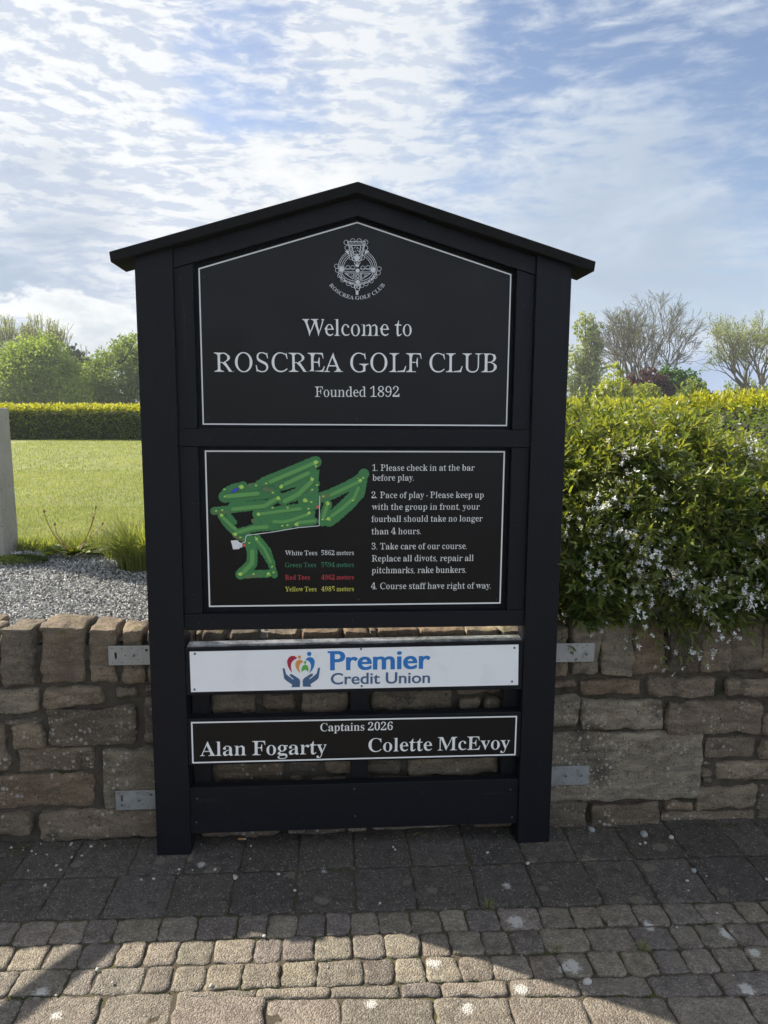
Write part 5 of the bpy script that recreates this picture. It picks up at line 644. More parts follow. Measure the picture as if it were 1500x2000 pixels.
  't':(170,[[92,-7,81,-6,71,-5,62,-2,58,6,56,14,51,18,48,25,46,33,44,42,44,53,44,105,44,156,44,209,15,209,15,223,27,234,41,241,55,249,64,259,71,270,76,281,82,291,88,300,92,308,96,316,104,316,104,230,155,230,155,209,100,209,100,159,100,110,100,61,100,55,100,49,101,44,102,39,104,34,107,30,111,26,116,27,121,29,125,29,130,29,138,34,144,39,149,46,151,51,163,45,155,29,142,14,127,3,111,-5]]),
  'v':(228,[[110,-8,93,43,76,92,55,139,32,186,31,193,28,198,21,201,19,205,16,209,14,212,11,215,7,217,3,218,-2,219,-2,231,60,231,122,231,122,219,116,219,109,218,103,217,99,214,97,210,94,193,90,198,110,143,134,80,157,139,176,188,181,206,181,205,175,214,170,217,162,218,160,218,160,231,219,231,219,217,222,218,217,216,213,214,210,211,207,208,204,204,202,199,199,194,196,188,193,181,174,134,151,89,131,42,115,-8]]),
  'y':(223,[[39,-96,33,-96,27,-95,22,-93,17,-91,12,-88,9,-84,5,-80,3,-75,2,-69,1,-62,2,-58,2,-54,4,-51,6,-47,8,-44,11,-41,14,-39,18,-37,22,-36,27,-36,31,-36,34,-37,38,-38,41,-39,43,-41,45,-44,47,-46,48,-49,49,-53,49,-57,49,-60,49,-65,49,-70,51,-74,55,-78,59,-79,64,-80,59,-78,72,-71,76,-67,81,-62,85,-55,88,-51,90,-47,93,-43,95,-38,97,-33,99,-28,100,-22,102,-17,104,-10,107,4,91,46,72,94,53,142,35,190,24,208,14,216,11,218,8,220,5,221,1,220,-3,219,-4,219,-4,231,59,231,121,231,121,219,115,218,111,218,107,217,104,216,101,216,99,214,97,213,96,210,96,208,92,204,89,197,92,188,112,137,135,77,155,134,172,179,177,193,178,204,177,207,177,210,175,213,173,215,171,216,168,217,165,218,161,219,156,219,159,218,159,231,215,231,215,218,219,218,215,217,212,215,209,212,206,209,204,205,200,200,197,195,195,188,192,181,174,131,152,83,133,34,119,-17,115,-31,110,-43,105,-54,101,-63,96,-71,91,-78,86,-84,81,-89,75,-93,69,-93,62,-92,57,-94,52,-95,46,-96]]),
 },
}
SLABS = [(-.024, .03, .90, 1.0)]

# ================================================================== THE SIGN
sign = tag(empty('welcome_sign', (0, 0, 0)), 'tall black timber golf club sign with a gabled top and four printed panels', 'sign')
SLOPE = .294
roof_z = lambda x: 2.317-SLOPE*abs(x)
for s in (-1, 1):
    m = MB(); x0, x1 = sorted((s*.598, s*.718))
    V = []
    for y in (0., .10):
        for x in (x0, x1): V += [(x, y, 0.), (x, y, roof_z(x)-.0315)]
    m.add(V, [(0, 2, 3, 1), (4, 5, 7, 6), (0, 1, 5, 4), (2, 6, 7, 3), (1, 3, 7, 5), (0, 4, 6, 2)])
    m.build('post', BLACK_V, sign, .003)
    m = MB(); e = s*.788                                        # sloping roof board with a mitred ridge
    xs_ = (0., e); P = [(xs_[0], roof_z(0)), (xs_[1], roof_z(e)), (xs_[1]-s*.004, roof_z(e)-.032), (xs_[0], roof_z(0)-.0345)]
    if s > 0: P = P[::-1]
    m.prism(P, -.03, .15); m.build('roof_board', ROOFM, sign, .0025)
    m = MB(); x1 = s*.597                                       # raking rail under the roof
    P = [(0, 2.281), (x1, 2.281-SLOPE*.597), (x1, 2.222-SLOPE*.597), (0, 2.222)]
    if s > 0: P = P[::-1]
    m.prism(P, .012, .05); m.build('gable_rail', BLACK_H, sign, .0015)
    for z0, z1 in ((.8895, 1.468), (1.529, None)):
        a, b = sorted((s*.5975, s*.536)); m = MB()
        if z1 is None: P = [(a, z0), (b, z0), (b, 2.2205-SLOPE*abs(b)), (a, 2.2205-SLOPE*abs(a))]
        else: P = [(a, z0), (b, z0), (b, z1), (a, z1)]
        m.prism(P, .0165, .048); m.build('batten', BLACK_V, sign, .0015)
for z0, z1 in ((1.4695, 1.5276), (.831, .888)): MB().box(-.5975, .5975, .012, .05, z0, z1).build('rail', BLACK_H, sign, .0018)
MB().box(-.5975, .5975, .012, .05, .073, .249).build('kick_board', BLACK_H, sign, .0025)
m = MB(); m.prism([(-.59, .872), (.59, .872), (.59, 2.078), (0, 2.252), (-.59, 2.078)], .0505, .062); m.build('backing_board', BLACK_V, sign)
for x0, x1 in ((-.588, -.527), (-.022, .044), (.541, .597)): MB().box(x0, x1, .054, .088, .06, .742).build('stud', BLACK_V, sign, .002)

# ---- flat artwork helpers: everything lives on a panel plane y = Yp, given by photo pixels of that panel
class Art:
    def __init__(s, Yp): s.Y = Yp; s.v = []; s.f = []; s.k = 0; s.mi = []
    def xz(s, p):
        a = at_y(p[0], p[1], s.Y); return (a[0], a[2])
    def lay(s, P, mi=0):                               # one polygon, each a hair in front of the last
        s.k += 1; y = s.Y-.00035-.000004*s.k; o = len(s.v)
        a = sum(P[i][0]*P[(i+1) % len(P)][1]-P[(i+1) % len(P)][0]*P[i][1] for i in range(len(P)))
        if a < 0: P = P[::-1]
        s.v += [(x, y, z) for x, z in P]; s.f.append(tuple(range(o, o+len(P)))); s.mi.append(mi)
    def poly(s, px, mi=0): s.lay([s.xz(p) for p in px], mi)
    def disc(s, c, r, mi=0, n=14, sx=1.):
        s.poly([(c[0]+sx*r*math.cos(2*math.pi*i/n), c[1]+r*math.sin(2*math.pi*i/n)) for i in range(n)], mi)
    def stroke(s, pts, w, mi=0, closed=False, cap=True, jag=0.):
        pts = [np.array(p, float) for p in pts]
        if closed: pts.append(pts[0])
        if cap and w > 2.5:
            for p in pts: s.disc(p, w/2, mi)
        for a, b in zip(pts[:-1], pts[1:]):
            d = b-a; L = np.linalg.norm(d)
            if L < 1e-6: continue
            n = np.array([-d[1], d[0]])/L
            if jag:
                k = max(2, int(L/2.2)); up = []; dn = []
                for i in range(k+1):
                    p = a+d*i/k; up.append(tuple(p+n*(w/2+random.uniform(-jag, jag)))); dn.append(tuple(p-n*(w/2+random.uniform(-jag, jag))))
                for i in range(k): s.poly([up[i], up[i+1], dn[i+1], dn[i]], mi)
            else: s.poly([tuple(a+n*w/2), tuple(b+n*w/2), tuple(b-n*w/2), tuple(a-n*w/2)], mi)
    def ring(s, c, r, w, mi=0, a0=0, a1=360, n=14):
        st = [(c[0]+r*math.cos(rad(a0+(a1-a0)*i/n)), c[1]-r*math.sin(rad(a0+(a1-a0)*i/n))) for i in range(n+1)]
        for p, q in zip(st[:-1], st[1:]): s.stroke([p, q], w, mi, cap=False)
    def build(s, name, mats, parent):
        me = bpy.data.meshes.new(name); me.from_pydata(s.v, [], s.f); me.update(); me.polygons.foreach_set('material_index', s.mi)
        return link(name, me, mats, parent)
def fill_curve(contours):
    cu = bpy.data.curves.new('outline', 'CURVE'); cu.dimensions = '2D'; cu.fill_mode = 'BOTH'
    for Q in contours:
        sp_ = cu.splines.new('POLY'); sp_.points.add(len(Q)-1)
        for i, p in enumerate(Q): sp_.points[i].co = (p[0], p[1], 0, 1)
        sp_.use_cyclic_u = True
    return cu
def curve_mesh(cu, name):
    o = bpy.data.objects.new(name, cu); COL.objects.link(o)
    dg = bpy.context.evaluated_depsgraph_get(); me = bpy.data.meshes.new_from_object(o.evaluated_get(dg), depsgraph=dg)
    bpy.data.objects.remove(o); bpy.data.curves.remove(cu); me.name = name; return me
def text_outline(txt, style):
    x = 0; out = []
    for ch in txt:
        if ch == ' ': x += 112
        elif ch in '.,': 
            n = 10; c = [(x+30+21*math.cos(2*math.pi*i/n), 16+21*math.sin(2*math.pi*i/n)) for i in range(n)]
            if ch == ',': c = [(x+10, 30), (x+30, 38), (x+48, 26), (x+50, 6), (x+38, -28), (x+14, -52), (x+8, -46), (x+26, -24), (x+32, -4), (x+14, 0)]
            out.append(c); x += 100
        elif ch == '-': out.append([(x+12, 92), (x+100, 104), (x+100, 134), (x+12, 122)]); x += 112
        else:
            adv, cs = GLYPHS['S' if style == 'S' else 'L'][ch]; adv -= {'L': 15, 'T': 1, 'S': 6}[style]
            for Q in cs: out.append([(x+Q[i], Q[i+1]) for i in range(0, len(Q), 2)])
            x += adv
    return out
def lettering(name, lines, Yp, m, parent):
    """lines: (text, style, left pixel, right pixel, cap height in pixels); baseline from left to right pixel"""
    for txt, st, a, b, cap in lines:
        allc = []
        cs = text_outline(txt, st); X = [p[0] for c in cs for p in c]; x0, x1 = min(X), max(X)
        A = at_y(*a, Yp); B = at_y(*b, Yp); A = np.array([A[0], A[2]]); B = np.array([B[0], B[2]])
        d = B-A; L = np.linalg.norm(d); d /= L; n = np.array([-d[1], d[0]]); sx = L/(x1-x0)
        c2 = at_y(a[0], a[1]-cap, Yp); sz = (c2[2]-at_y(*a, Yp)[2])/330.
        for c in cs: allc.append([A+d*(p[0]-x0)*sx+n*p[1]*sz for p in c])
        outline_mesh(name, allc, Yp-.0005, m, parent)
def outline_mesh(name, contours, y, m, parent):
    me = curve_mesh(fill_curve([[(p[0], p[1]) for p in c] for c in contours]), name)
    for v in me.vertices: v.co = (v.co.x, y, v.co.y)
    me.flip_normals() if me.polygons and me.polygons[0].normal.y > 0 else None
    me.materials.clear(); me.update(); return link(name, me, m, parent)
def frame(mb_, P, w, y):                               # thin printed line just inside an outline
    n = len(P); C = np.mean(np.array(P), 0); I = []
    for i in range(n):
        p, a, b = (np.array(P[k], float) for k in (i, i-1, (i+1) % n))
        d0 = (p-a)/np.linalg.norm(p-a); d1 = (b-p)/np.linalg.norm(b-p); n0 = np.array([-d0[1], d0[0]]); n1 = np.array([-d1[1], d1[0]])
        if n0 @ (C-p) < 0: n0 = -n0
        if n1 @ (C-p) < 0: n1 = -n1
        k = (n0+n1); I.append(tuple(p+k*w/(1+n0@n1)))
    V = [(x, y, z) for x, z in P]+[(x, y, z) for x, z in I]
    mb_.add(V, [(i, (i+1) % n, n+(i+1) % n, n+i) for i in range(n)])
def screws(pts, Yp, r, parent, m=None):
    for p in pts:
        c = at_y(*p, Yp) if len(p) == 2 else p; b = MB()
        b.tube([(c[0], Yp, c[2]), (c[0], Yp-.0016, c[2])], [r, r*.9], 12); b.tube([(c[0], Yp-.0014, c[2]), (c[0], Yp-.0019, c[2])], [r*.42, r*.4], 6, 1)
        b.build('screw', [m or SCREW, HOLE], parent)

# ---- gable panel
Y1 = .035
P1 = [(-.521, 1.541), (.521, 1.541), (.521, 2.051), (0, 2.2085), (-.521, 2.051)]
g1 = MB().prism(P1, Y1, .041).build('gable_panel', PANEL, sign)
fr = MB(); frame(fr, P1, .0044, Y1-.0005); fr.build('border', WHITE, g1)
lettering('lettering', [('Welcome to', 'L', (591, 656), (804, 656), 32), ('ROSCREA GOLF CLUB', 'L', (419, 726), (970, 727), 36.5), ('Founded 1892', 'L', (615, 775), (780, 775), 19.5)], Y1, WHITE, g1)
cs = []                                                # club name round the foot of the emblem
cc = np.array([730., 587.]); Rr = 502.
ot = text_outline('ROSCREA GOLF CLUB', 'S'); X = [p[0] for c in ot for p in c]; x0, x1 = min(X), max(X); tot = 2*math.asin(410/Rr)
k = Rr*tot/(x1-x0)
E5 = lambda p: (600+p[0]/7.5, 440+p[1]/7.5)
for c in ot:
    q = []
    for px, pz in c:
        th = -tot/2 + tot*(px-x0)/(x1-x0); r_ = Rr-pz*k*.86
        q.append(E5((cc[0]+r_*math.sin(th), cc[1]+r_*math.cos(th))))
    cs.append([(lambda a: (a[0], a[2]))(at_y(*p, Y1)) for p in q])
outline_mesh('emblem_lettering', cs, Y1-.0005, GREYP, g1)
em = Art(Y1)
def S5(pts, w=7, closed=False): em.stroke([E5(p) for p in pts], w/7.5, 0, closed, cap=False)
def R5(c, r, w=6, a0=0, a1=360, n=16): em.ring(E5(c), r/7.5, w/7.5, 0, a0, a1, n)
def D5(c, r): em.disc(E5(c), r/7.5)
for c in ((572, 252), (668, 230), (762, 230), (856, 248), (586, 330), (854, 332), (622, 405), (825, 405), (645, 470), (805, 475)): R5(c, 34)
for c in ((430, 600), (443, 660), (476, 738), (522, 800), (602, 852), (670, 880), (800, 882), (862, 858), (936, 815), (992, 752), (1040, 698), (1054, 640), (596, 622), (668, 622), (815, 628), (890, 622)): R5(c, 31)
em.poly([E5(p) for p in ((590, 245), (850, 245), (802, 500), (655, 500))]) if 0 else None
S5(((590, 240), (852, 238), (790, 520), (668, 520)), 10, True); S5(((612, 262), (830, 262), (778, 470), (690, 470)), 5, True)
S5(((650, 296), (784, 296), (768, 430), (686, 430)), 10, True); S5(((604, 290), (846, 290)), 7)
for i in range(26):
    a = (random.uniform(665, 765), random.uniform(310, 415)); S5((a, (a[0]+random.uniform(-16, 16), a[1]+random.uniform(-16, 16))), 6)
for i in range(60):
    y_ = random.uniform(255, 480); xx = random.choice((-1, 1)); a = (722+xx*((130-(y_-245)*.24)-random.uniform(6, 46)), y_); S5((a, (a[0]+random.uniform(-13, 13), a[1]+random.uniform(-13, 13))), 5)
D5((728, 478), 42); D5((505, 645), 38); D5((965, 655), 36); D5((738, 666), 31); D5((738, 832), 31)
for c, r in (((505, 645), 48), ((965, 655), 46)): R5(c, r, 5)
R5((710, 550), 20, 8); R5((756, 550), 18, 8)
em.poly([E5(p) for p in ((700, 575), (765, 575), (752, 612), (716, 612))])
for r in (285, 262, 232, 206): R5((735, 640), r, 7, 118, 176, 14); R5((735, 640), r, 7, 4, 60, 14)
for s in (-1, 1): em.poly([E5((730+s*a, b)) for a, b in ((110, 430), (178, 385), (150, 370), (120, 380))])
S5(((455, 640), (700, 640)), 7); S5(((775, 640), (1015, 640)), 7); S5(((550, 682), (700, 682)), 7); S5(((778, 682), (925, 686)), 7)
arc = lambda rx, ry, n=18: [(735-rx*math.cos(math.pi*i/n), 680+ry*math.sin(math.pi*i/n)) for i in range(n+1)]
S5(arc(282, 190), 8); S5(arc(258, 168), 6); S5(arc(228, 142), 8)
S5(((700, 690), (700, 805)), 9); S5(((776, 690), (776, 805)), 9)
for z_ in (700, 752): S5(((712, z_), (764, z_+46)), 9); S5(((764, z_), (712, z_+46)), 9)
S5(((548, 702), (680, 700), (672, 792)), 8, True); S5(((792, 700), (925, 708), (792, 798)), 8, True)
for i in range(34):
    s = random.choice((-1, 1)); u_ = random.random(); a = (735+s*(62+u_*100), 712+random.random()*(70-u_*55)); S5((a, (a[0]+random.uniform(-14, 14), a[1]+random.uniform(-12, 12))), 6)
for i in range(34):
    th = random.uniform(.15, math.pi-.15); a = (735-268*math.cos(th), 680+180*math.sin(th)); D5(a, 6)
S5(((690, 880), (786, 880), (758, 962), (712, 962)), 8, True); R5((706, 905), 20, 8); R5((750, 908), 20, 8)
em.poly([E5(p) for p in ((712, 966), (748, 966), (748, 1020), (712, 1020))])
em.build('emblem', [GREYP], g1)
screws([(406, 816), (697, 818), (982, 820), (398, 540), (990, 545), (697, 447)], Y1, .0035, g1, HOLE)

# ---- information panel with the course map
P2 = [(-.5165, .908), (.5165, .908), (.5165, 1.4545), (-.5165, 1.4545)]
g2 = MB().prism(P2, Y1, .041).build('information_panel', PANEL, sign)
fr = MB(); frame(fr, P2, .0050, Y1-.0005); fr.build('border', WHITE, g2)
Ls = 'T'
lettering('rules_lettering', [('1. Please check in at the bar', Ls, (727, 919.5), (927, 919), 12.0), ('before play.', Ls, (727.4, 938.8), (808, 938.6), 12.0),
    ('2. Pace of play - Please keep up', Ls, (725.6, 972.8), (944.4, 972.2), 12.0), ('with the group in front, your', Ls, (726, 995.8), (937, 995), 12.0), ('fourball should take no longer', Ls, (725.6, 1019.4), (942.6, 1018.2), 12.0), ('than 4 hours.', Ls, (725.6, 1043.6), (822, 1043), 12.0),
    ('3. Take care of our course.', Ls, (726, 1073), (911.4, 1072), 12.0), ('Replace all divots, repair all', Ls, (726, 1096.6), (925, 1095.4), 12.0), ('pitchmarks, rake bunkers.', Ls, (726, 1119.6), (910.4, 1118.4), 12.0), ('4. Course staff have right of way.', Ls, (724.6, 1150.6), (958.4, 1149.2), 12.0)], Y1, WHITE, g2)
for word, num, y_, xe, m_ in (('White', '5862', 1084.4, 619.5, WHITE), ('Green', '5594', 1107.8, 617.2, TXG), ('Red', '4962', 1132.2, 605, TXR), ('Yellow', '4985', 1155, 618, TXY)):
    lettering('tee_lettering', [(word+' Tees', 'T', (556.8, y_), (xe, y_-.2), 8.8), (num+' meters', 'T', (627.6, y_-.3), (691, y_-.6), 8.8)], Y1, m_, g2)
E6 = lambda p: (390+p[0]/4.412, 870+p[1]/4.412)
mp_ = Art(Y1)
def S6(pts, w, mi, jag=0.): mp_.stroke([E6(p) for p in pts], w*(1.10 if mi == 0 else 1)/4.412, mi, jag=jag)
dark = [([(215, 440), (300, 435), (500, 415), (600, 405)], 96), ([(225, 400), (300, 365), (375, 345)], 66), ([(430, 372), (640, 380)], 60), ([(560, 320), (700, 265), (1000, 142)], 92), ([(520, 345), (700, 300), (960, 200)], 90), ([(700, 345), (820, 310), (960, 240)], 84), ([(690, 360), (660, 400)], 50),
        ([(720, 465), (850, 415), (975, 295)], 92), ([(985, 300), (1010, 330)], 50), ([(880, 440), (985, 380)], 76), ([(880, 480), (1000, 470), (1060, 440)], 60), ([(125, 565), (280, 548), (580, 512), (690, 440)], 62), ([(280, 520), (580, 500)], 60),
        ([(500, 590), (720, 565), (880, 540), (1000, 505)], 84), ([(620, 640), (780, 630), (940, 595)], 90), ([(470, 652), (620, 680), (780, 690)], 44), ([(500, 640), (560, 610)], 60), ([(820, 672), (990, 650)], 56), ([(310, 755), (460, 712), (590, 700), (760, 690)], 62), ([(190, 605), (250, 690), (310, 745)], 62), ([(250, 600), (300, 660)], 44), ([(320, 770), (390, 805)], 36),
        ([(1050, 445), (1120, 425), (1280, 350), (1390, 290), (1415, 245)], 84), ([(1385, 300), (1365, 400), (1290, 490), (1180, 590), (1115, 640)], 108), ([(1400, 280), (1410, 340), (1390, 430)], 50), ([(1105, 505), (1080, 580), (1058, 660)], 66),
        ([(420, 800), (455, 920), (450, 1020), (355, 1108)], 84), ([(400, 1110), (590, 1102)], 62), ([(495, 790), (590, 910), (645, 1115)], 52), ([(500, 820), (560, 920), (620, 1010)], 60)]
for pts, w in dark: S6(pts, w, 0, .9)
for pts, w in (([(430, 345), (560, 330)], 36), ([(560, 375), (640, 400)], 40), ([(960, 400), (980, 470)], 40), ([(130, 575), (240, 575)], 24), ([(300, 775), (385, 820)], 30), ([(1050, 445), (1120, 430)], 36), ([(400, 1130), (520, 1120)], 24), ([(460, 645), (600, 650)], 30)): S6(pts, w, 7)
for q in (((600, 400), (700, 378), (685, 430), (560, 440)), ((860, 425), (1020, 380), (1028, 545), (880, 560), (900, 500)), ((470, 600), (1000, 560), (975, 690), (480, 700)), ((900, 250), (1032, 205), (1022, 330), (960, 300)), ((440, 340), (560, 310), (540, 360), (440, 400)), ((1180, 360), (1400, 285), (1300, 350), (1260, 400))): mp_.poly([E6(p) for p in q], 0)
for _ in range(260):                                            # dark tree dots on the map
    pts, w = random.choice(dark); i_ = random.randrange(len(pts)-1); u_ = random.random(); sd_ = random.choice((-1, 1)); a_, b_ = np.array(pts[i_], float), np.array(pts[i_+1], float); n_ = np.array([-(b_-a_)[1], (b_-a_)[0]])/np.linalg.norm(b_-a_)
    mp_.disc(E6(tuple(a_+(b_-a_)*u_+n_*sd_*w*random.uniform(.36, .56))), random.uniform(3.5, 7)/4.412, 8, 7)
fair = [([(610, 312), (800, 232), (985, 152)], 34), ([(738, 332), (935, 238)], 34), ([(735, 478), (850, 420), (962, 312)], 38), ([(240, 437), (500, 412)], 36), ([(290, 548), (560, 520), (655, 462)], 34), ([(530, 588), (720, 562), (868, 544)], 26), ([(640, 655), (720, 658), (800, 640), (930, 592)], 26), ([(845, 664), (990, 648)], 26), ([(335, 745), (460, 708), (580, 700)], 32), ([(205, 622), (312, 722)], 30), ([(1135, 424), (1280, 355), (1380, 305)], 28), ([(1368, 365), (1330, 450), (1230, 540), (1135, 608)], 28), ([(1095, 525), (1066, 615)], 30), ([(455, 912), (452, 1015), (375, 1092)], 38), ([(492, 812), (560, 890), (612, 1000)], 24)]
for pts, w in fair: S6(pts, w, 1)
for c, r in (((1000, 144), 17), ((703, 355), 15), ((970, 290), 14), ((678, 453), 15), ((908, 472), 17), ((362, 356), 18), ((508, 592), 14), ((943, 580), 13), ((833, 677), 14), ((308, 762), 15), ((190, 600), 14), ((1105, 500), 15), ((1110, 630), 15), ((1384, 300), 14), ((492, 803), 12), ((352, 1106), 16), ((593, 1103), 13)):
    mp_.disc(E6(c), r/4.412, 2, sx=1.1)
    for q in range(2): mp_.disc(E6((c[0]+random.uniform(-24, 24), c[1]+random.uniform(-20, 20))), 5/4.412, 2, 8)
for a, b in ((218, 438), (487, 343), (575, 326), (196, 555), (143, 562), (1065, 437), (938, 543), (712, 690), (757, 685), (630, 535), (758, 533), (352, 790), (428, 838), (466, 1105), (625, 1042), (637, 1090), (1060, 635), (1012, 340), (1003, 178), (970, 380), (630, 405), (216, 378), (1320, 472), (1408, 278), (962, 486)):
    mp_.poly([E6((a+x_, b+z_)) for x_, z_ in ((-9, -5), (9, -8), (10, 5), (-8, 8))], 2)
for c in ((1018, 528), (385, 858)): mp_.disc(E6(c), 12/4.412, 4)
mp_.poly([E6(p) for p in ((268, 412), (285, 380), (310, 366), (332, 361), (338, 378), (310, 396), (285, 405))], 3)
S6([(1035, 432), (1030, 690), (850, 706), (620, 745), (410, 772), (396, 792), (393, 832), (366, 838)], 6, 5)
mp_.poly([E6(p) for p in ((270, 818), (325, 812), (345, 832), (370, 842), (370, 874), (345, 880), (345, 890), (290, 893))], 5)
mp_.poly([E6(p) for p in ((332, 850), (366, 848), (366, 872), (334, 876))], 6)
mp_.build('course_map', [MAPD, MAPL, MAPY, MAPB, MAPR, MAPW, GREYP, MAPO, MAPT], g2)
screws([(406, 887), (978, 889), (414, 1176), (970, 1171), (700, 1171)], Y1, .0035, g2, HOLE)

# ---- sponsor board, hung a touch out of level
Yb = .004
zc = at_y(690, 1266, Yb)[2]
brd = MB(); tilt = (at_y(1013, 1259, 0)[2]-at_y(370, 1273, 0)[2])/1.159
zt = lambda x: .7675+tilt*x
brd.prism([(-.5965, .598), (.5965, .598), (.5965, zt(.5965)), (-.5965, zt(-.5965))], Yb, .046)
sb = brd.build('sponsor_board', BLACK_H, sign, .002)
MB().prism([(-.597, zt(-.597)+.0005), (.597, zt(.597)+.0005), (.597, zt(.597)+.0085), (-.597, zt(-.597)+.0085)], -.002, .052).build('ledge', BLACK_H, sb, .002)
MB().prism([(-.590, zt(-.590)+.0088), (.590, zt(.590)+.0088), (.590, zt(.590)+.0155), (-.590, zt(-.590)+.0155)], .004, .052).build('glint_strip', mat('ledge_glint_grey', lambda t: bsdf(t, t.mix(t.mr(t.noise(geo_co(t), 16., 6., .7), .35, .65), (.035, .037, .04), (.20, .20, .20)), t.mr(t.noise(geo_co(t), 40., 3.), .3, .7, .18, .5), t.noise(geo_co(t), 90., 4.), .6, dist=.002)), sb, .0015)  # paler grey paints the sunlit glint on top of the black ledge
def plate(name, px, Yp, th, m, parent):
    P = []
    for p in px:
        a = at_y(*p, Yp); P.append((a[0], a[2]))
    return MB().prism(P[::-1], Yp, Yp+th).build(name, m, parent, .0006), P
Ys = .0005
sh, Ps = plate('sponsor_panel', [(370, 1273), (1013, 1259), (1012, 1338), (373, 1352)], Ys, .0034, SHEET, sb)
EL = lambda p: (540+p[0]/4.6875, 1250+p[1]/4.6875)
lg = Art(Ys-.0008)
lg.poly([EL(p) for p in ((190, 165), (165, 146), (135, 145), (110, 163), (97, 195), (103, 235), (120, 270), (143, 297), (133, 258), (133, 222), (145, 196), (165, 179))], 0)
lg.poly([EL(p) for p in ((245, 200), (232, 185), (210, 180), (185, 190), (172, 215), (178, 250), (195, 280), (217, 302), (207, 265), (208, 240), (221, 214))], 1)
lg.poly([EL(p) for p in ((265, 187), (282, 162), (310, 155), (338, 168), (351, 195), (345, 240), (328, 275), (300, 305), (314, 265), (317, 230), (305, 202), (286, 186))], 2)
lg.poly([EL(p) for p in ((232, 292), (230, 265), (237, 240), (260, 223), (285, 236), (294, 262), (290, 293), (276, 277), (262, 271), (248, 277))], 3)
for c, r, k in (((210, 157), 15, 1), ((300, 127), 20, 2), ((262, 205), 12, 3)): lg.disc(EL(c), r/4.6875, k, 18)
hand = ((57, 262), (62, 257), (70, 258), (76, 264), (88, 312), (150, 362), (158, 358), (125, 330), (121, 319), (127, 312), (142, 313), (200, 350), (213, 365), (217, 385), (213, 430), (137, 432), (145, 408), (90, 372), (70, 352))
lg.poly([EL(p) for p in hand], 4); lg.poly([EL((456-p[0], p[1]-3-(p[0]-228)*-.012)) for p in hand], 4)
lg.build('logo', [RED, ORANGE, BLUE, GREEN, SLATE], sh)
def sans(name, txt, a, b, cap, Yp, m, parent, weight, fat=0., slabs=()):
    cu = bpy.data.curves.new('t', 'FONT'); cu.body = txt; cu.offset = weight; cu.size = 1.; me0 = curve_mesh(cu, name)
    V0 = [v.co.copy() for v in me0.vertices]; F0 = [tuple(p.vertices) for p in me0.polygons]; bpy.data.meshes.remove(me0)
    X = [v.x for v in V0]; x0, x1 = min(X)-fat, max(X)+fat; Z1 = max(v.y for v in V0 if v.x < x0+.5)
    V = []; F = []
    for k, dx in enumerate((0, -fat, fat) if fat else (0,)):    # printed twice over for the heavy face
        o = len(V); V += [(v.x+dx, v.y, .0006*k) for v in V0]; F += [tuple(i+o for i in f) for f in F0]
    for k, (u0, u1, v0, v1) in enumerate(slabs):
        o = len(V); V += [(x0+(x1-x0)*u, Z1*v, .003+.0006*k) for u, v in ((u0, v0), (u1, v0), (u1, v1), (u0, v1))]; F.append((o, o+1, o+2, o+3))
    A = at_y(*a, Yp); B = at_y(*b, Yp); A = np.array([A[0], A[2]]); B = np.array([B[0], B[2]]); d = B-A; L = np.linalg.norm(d); d /= L; n = np.array([-d[1], d[0]])
    sx = L/(x1-x0); sz = (at_y(a[0], a[1]-cap, Yp)[2]-A[1])/Z1; P = []
    for v in V:
        p = A+d*(v[0]-x0)*sx+n*v[1]*sz; P.append((p[0], Yp-.0008-v[2]*.05, p[1]))
    me = bpy.data.meshes.new(name); me.from_pydata(P, [], F); me.update(); return link(name, me, m, parent)
sans('lettering', 'Premier', (644.8, 1308.6), (840.8, 1305.2), 37, Ys, BLUE, sh, .012, .014, SLABS)
sans('lettering', 'Credit Union', (646.2, 1336.4), (839.7, 1333.4), 22, Ys, SLATE, sh, .010, .006)
screws([(380.5, 1277), (380, 1346.6), (705, 1267.7), (706.5, 1340), (1004.7, 1265.4), (1000, 1331)], Ys, .0042, sh)

# ---- captains board
cb = MB().box(-.5965, .5965, Yb, .044, .3385, .5120).build('captains_board', BLACK_H, sign, .002)
sh2, Ps2 = plate('captains_panel', [(373, 1410), (1010, 1398), (1007, 1475), (375.5, 1491)], Ys, .0034, PANEL, cb)
fr = MB(); frame(fr, Ps2, .0052, Ys-.0006); fr.build('border', WHITE, sh2)
lettering('lettering', [('Captains 2026', 'S', (625.8, 1428.2), (767, 1425.6), 15.2), ('Alan Fogarty', 'S', (390.7, 1476.6), (637.7, 1472.4), 27), ('Colette McEvoy', 'S', (719.6, 1468.4), (995.4, 1463), 25.5)], Ys, WHITE, sh2)
screws([(384, 1418), (1000, 1406), (384, 1481), (997, 1467)], Ys, .0022, sh2, HOLE)
# paint-chipped nail heads on the kick board and posts
for p in ((385, 1560), (384, 1606), (692, 1541), (694, 1594), (997, 1542), (1000, 1596)): screws([p], .012, .0030, sign)

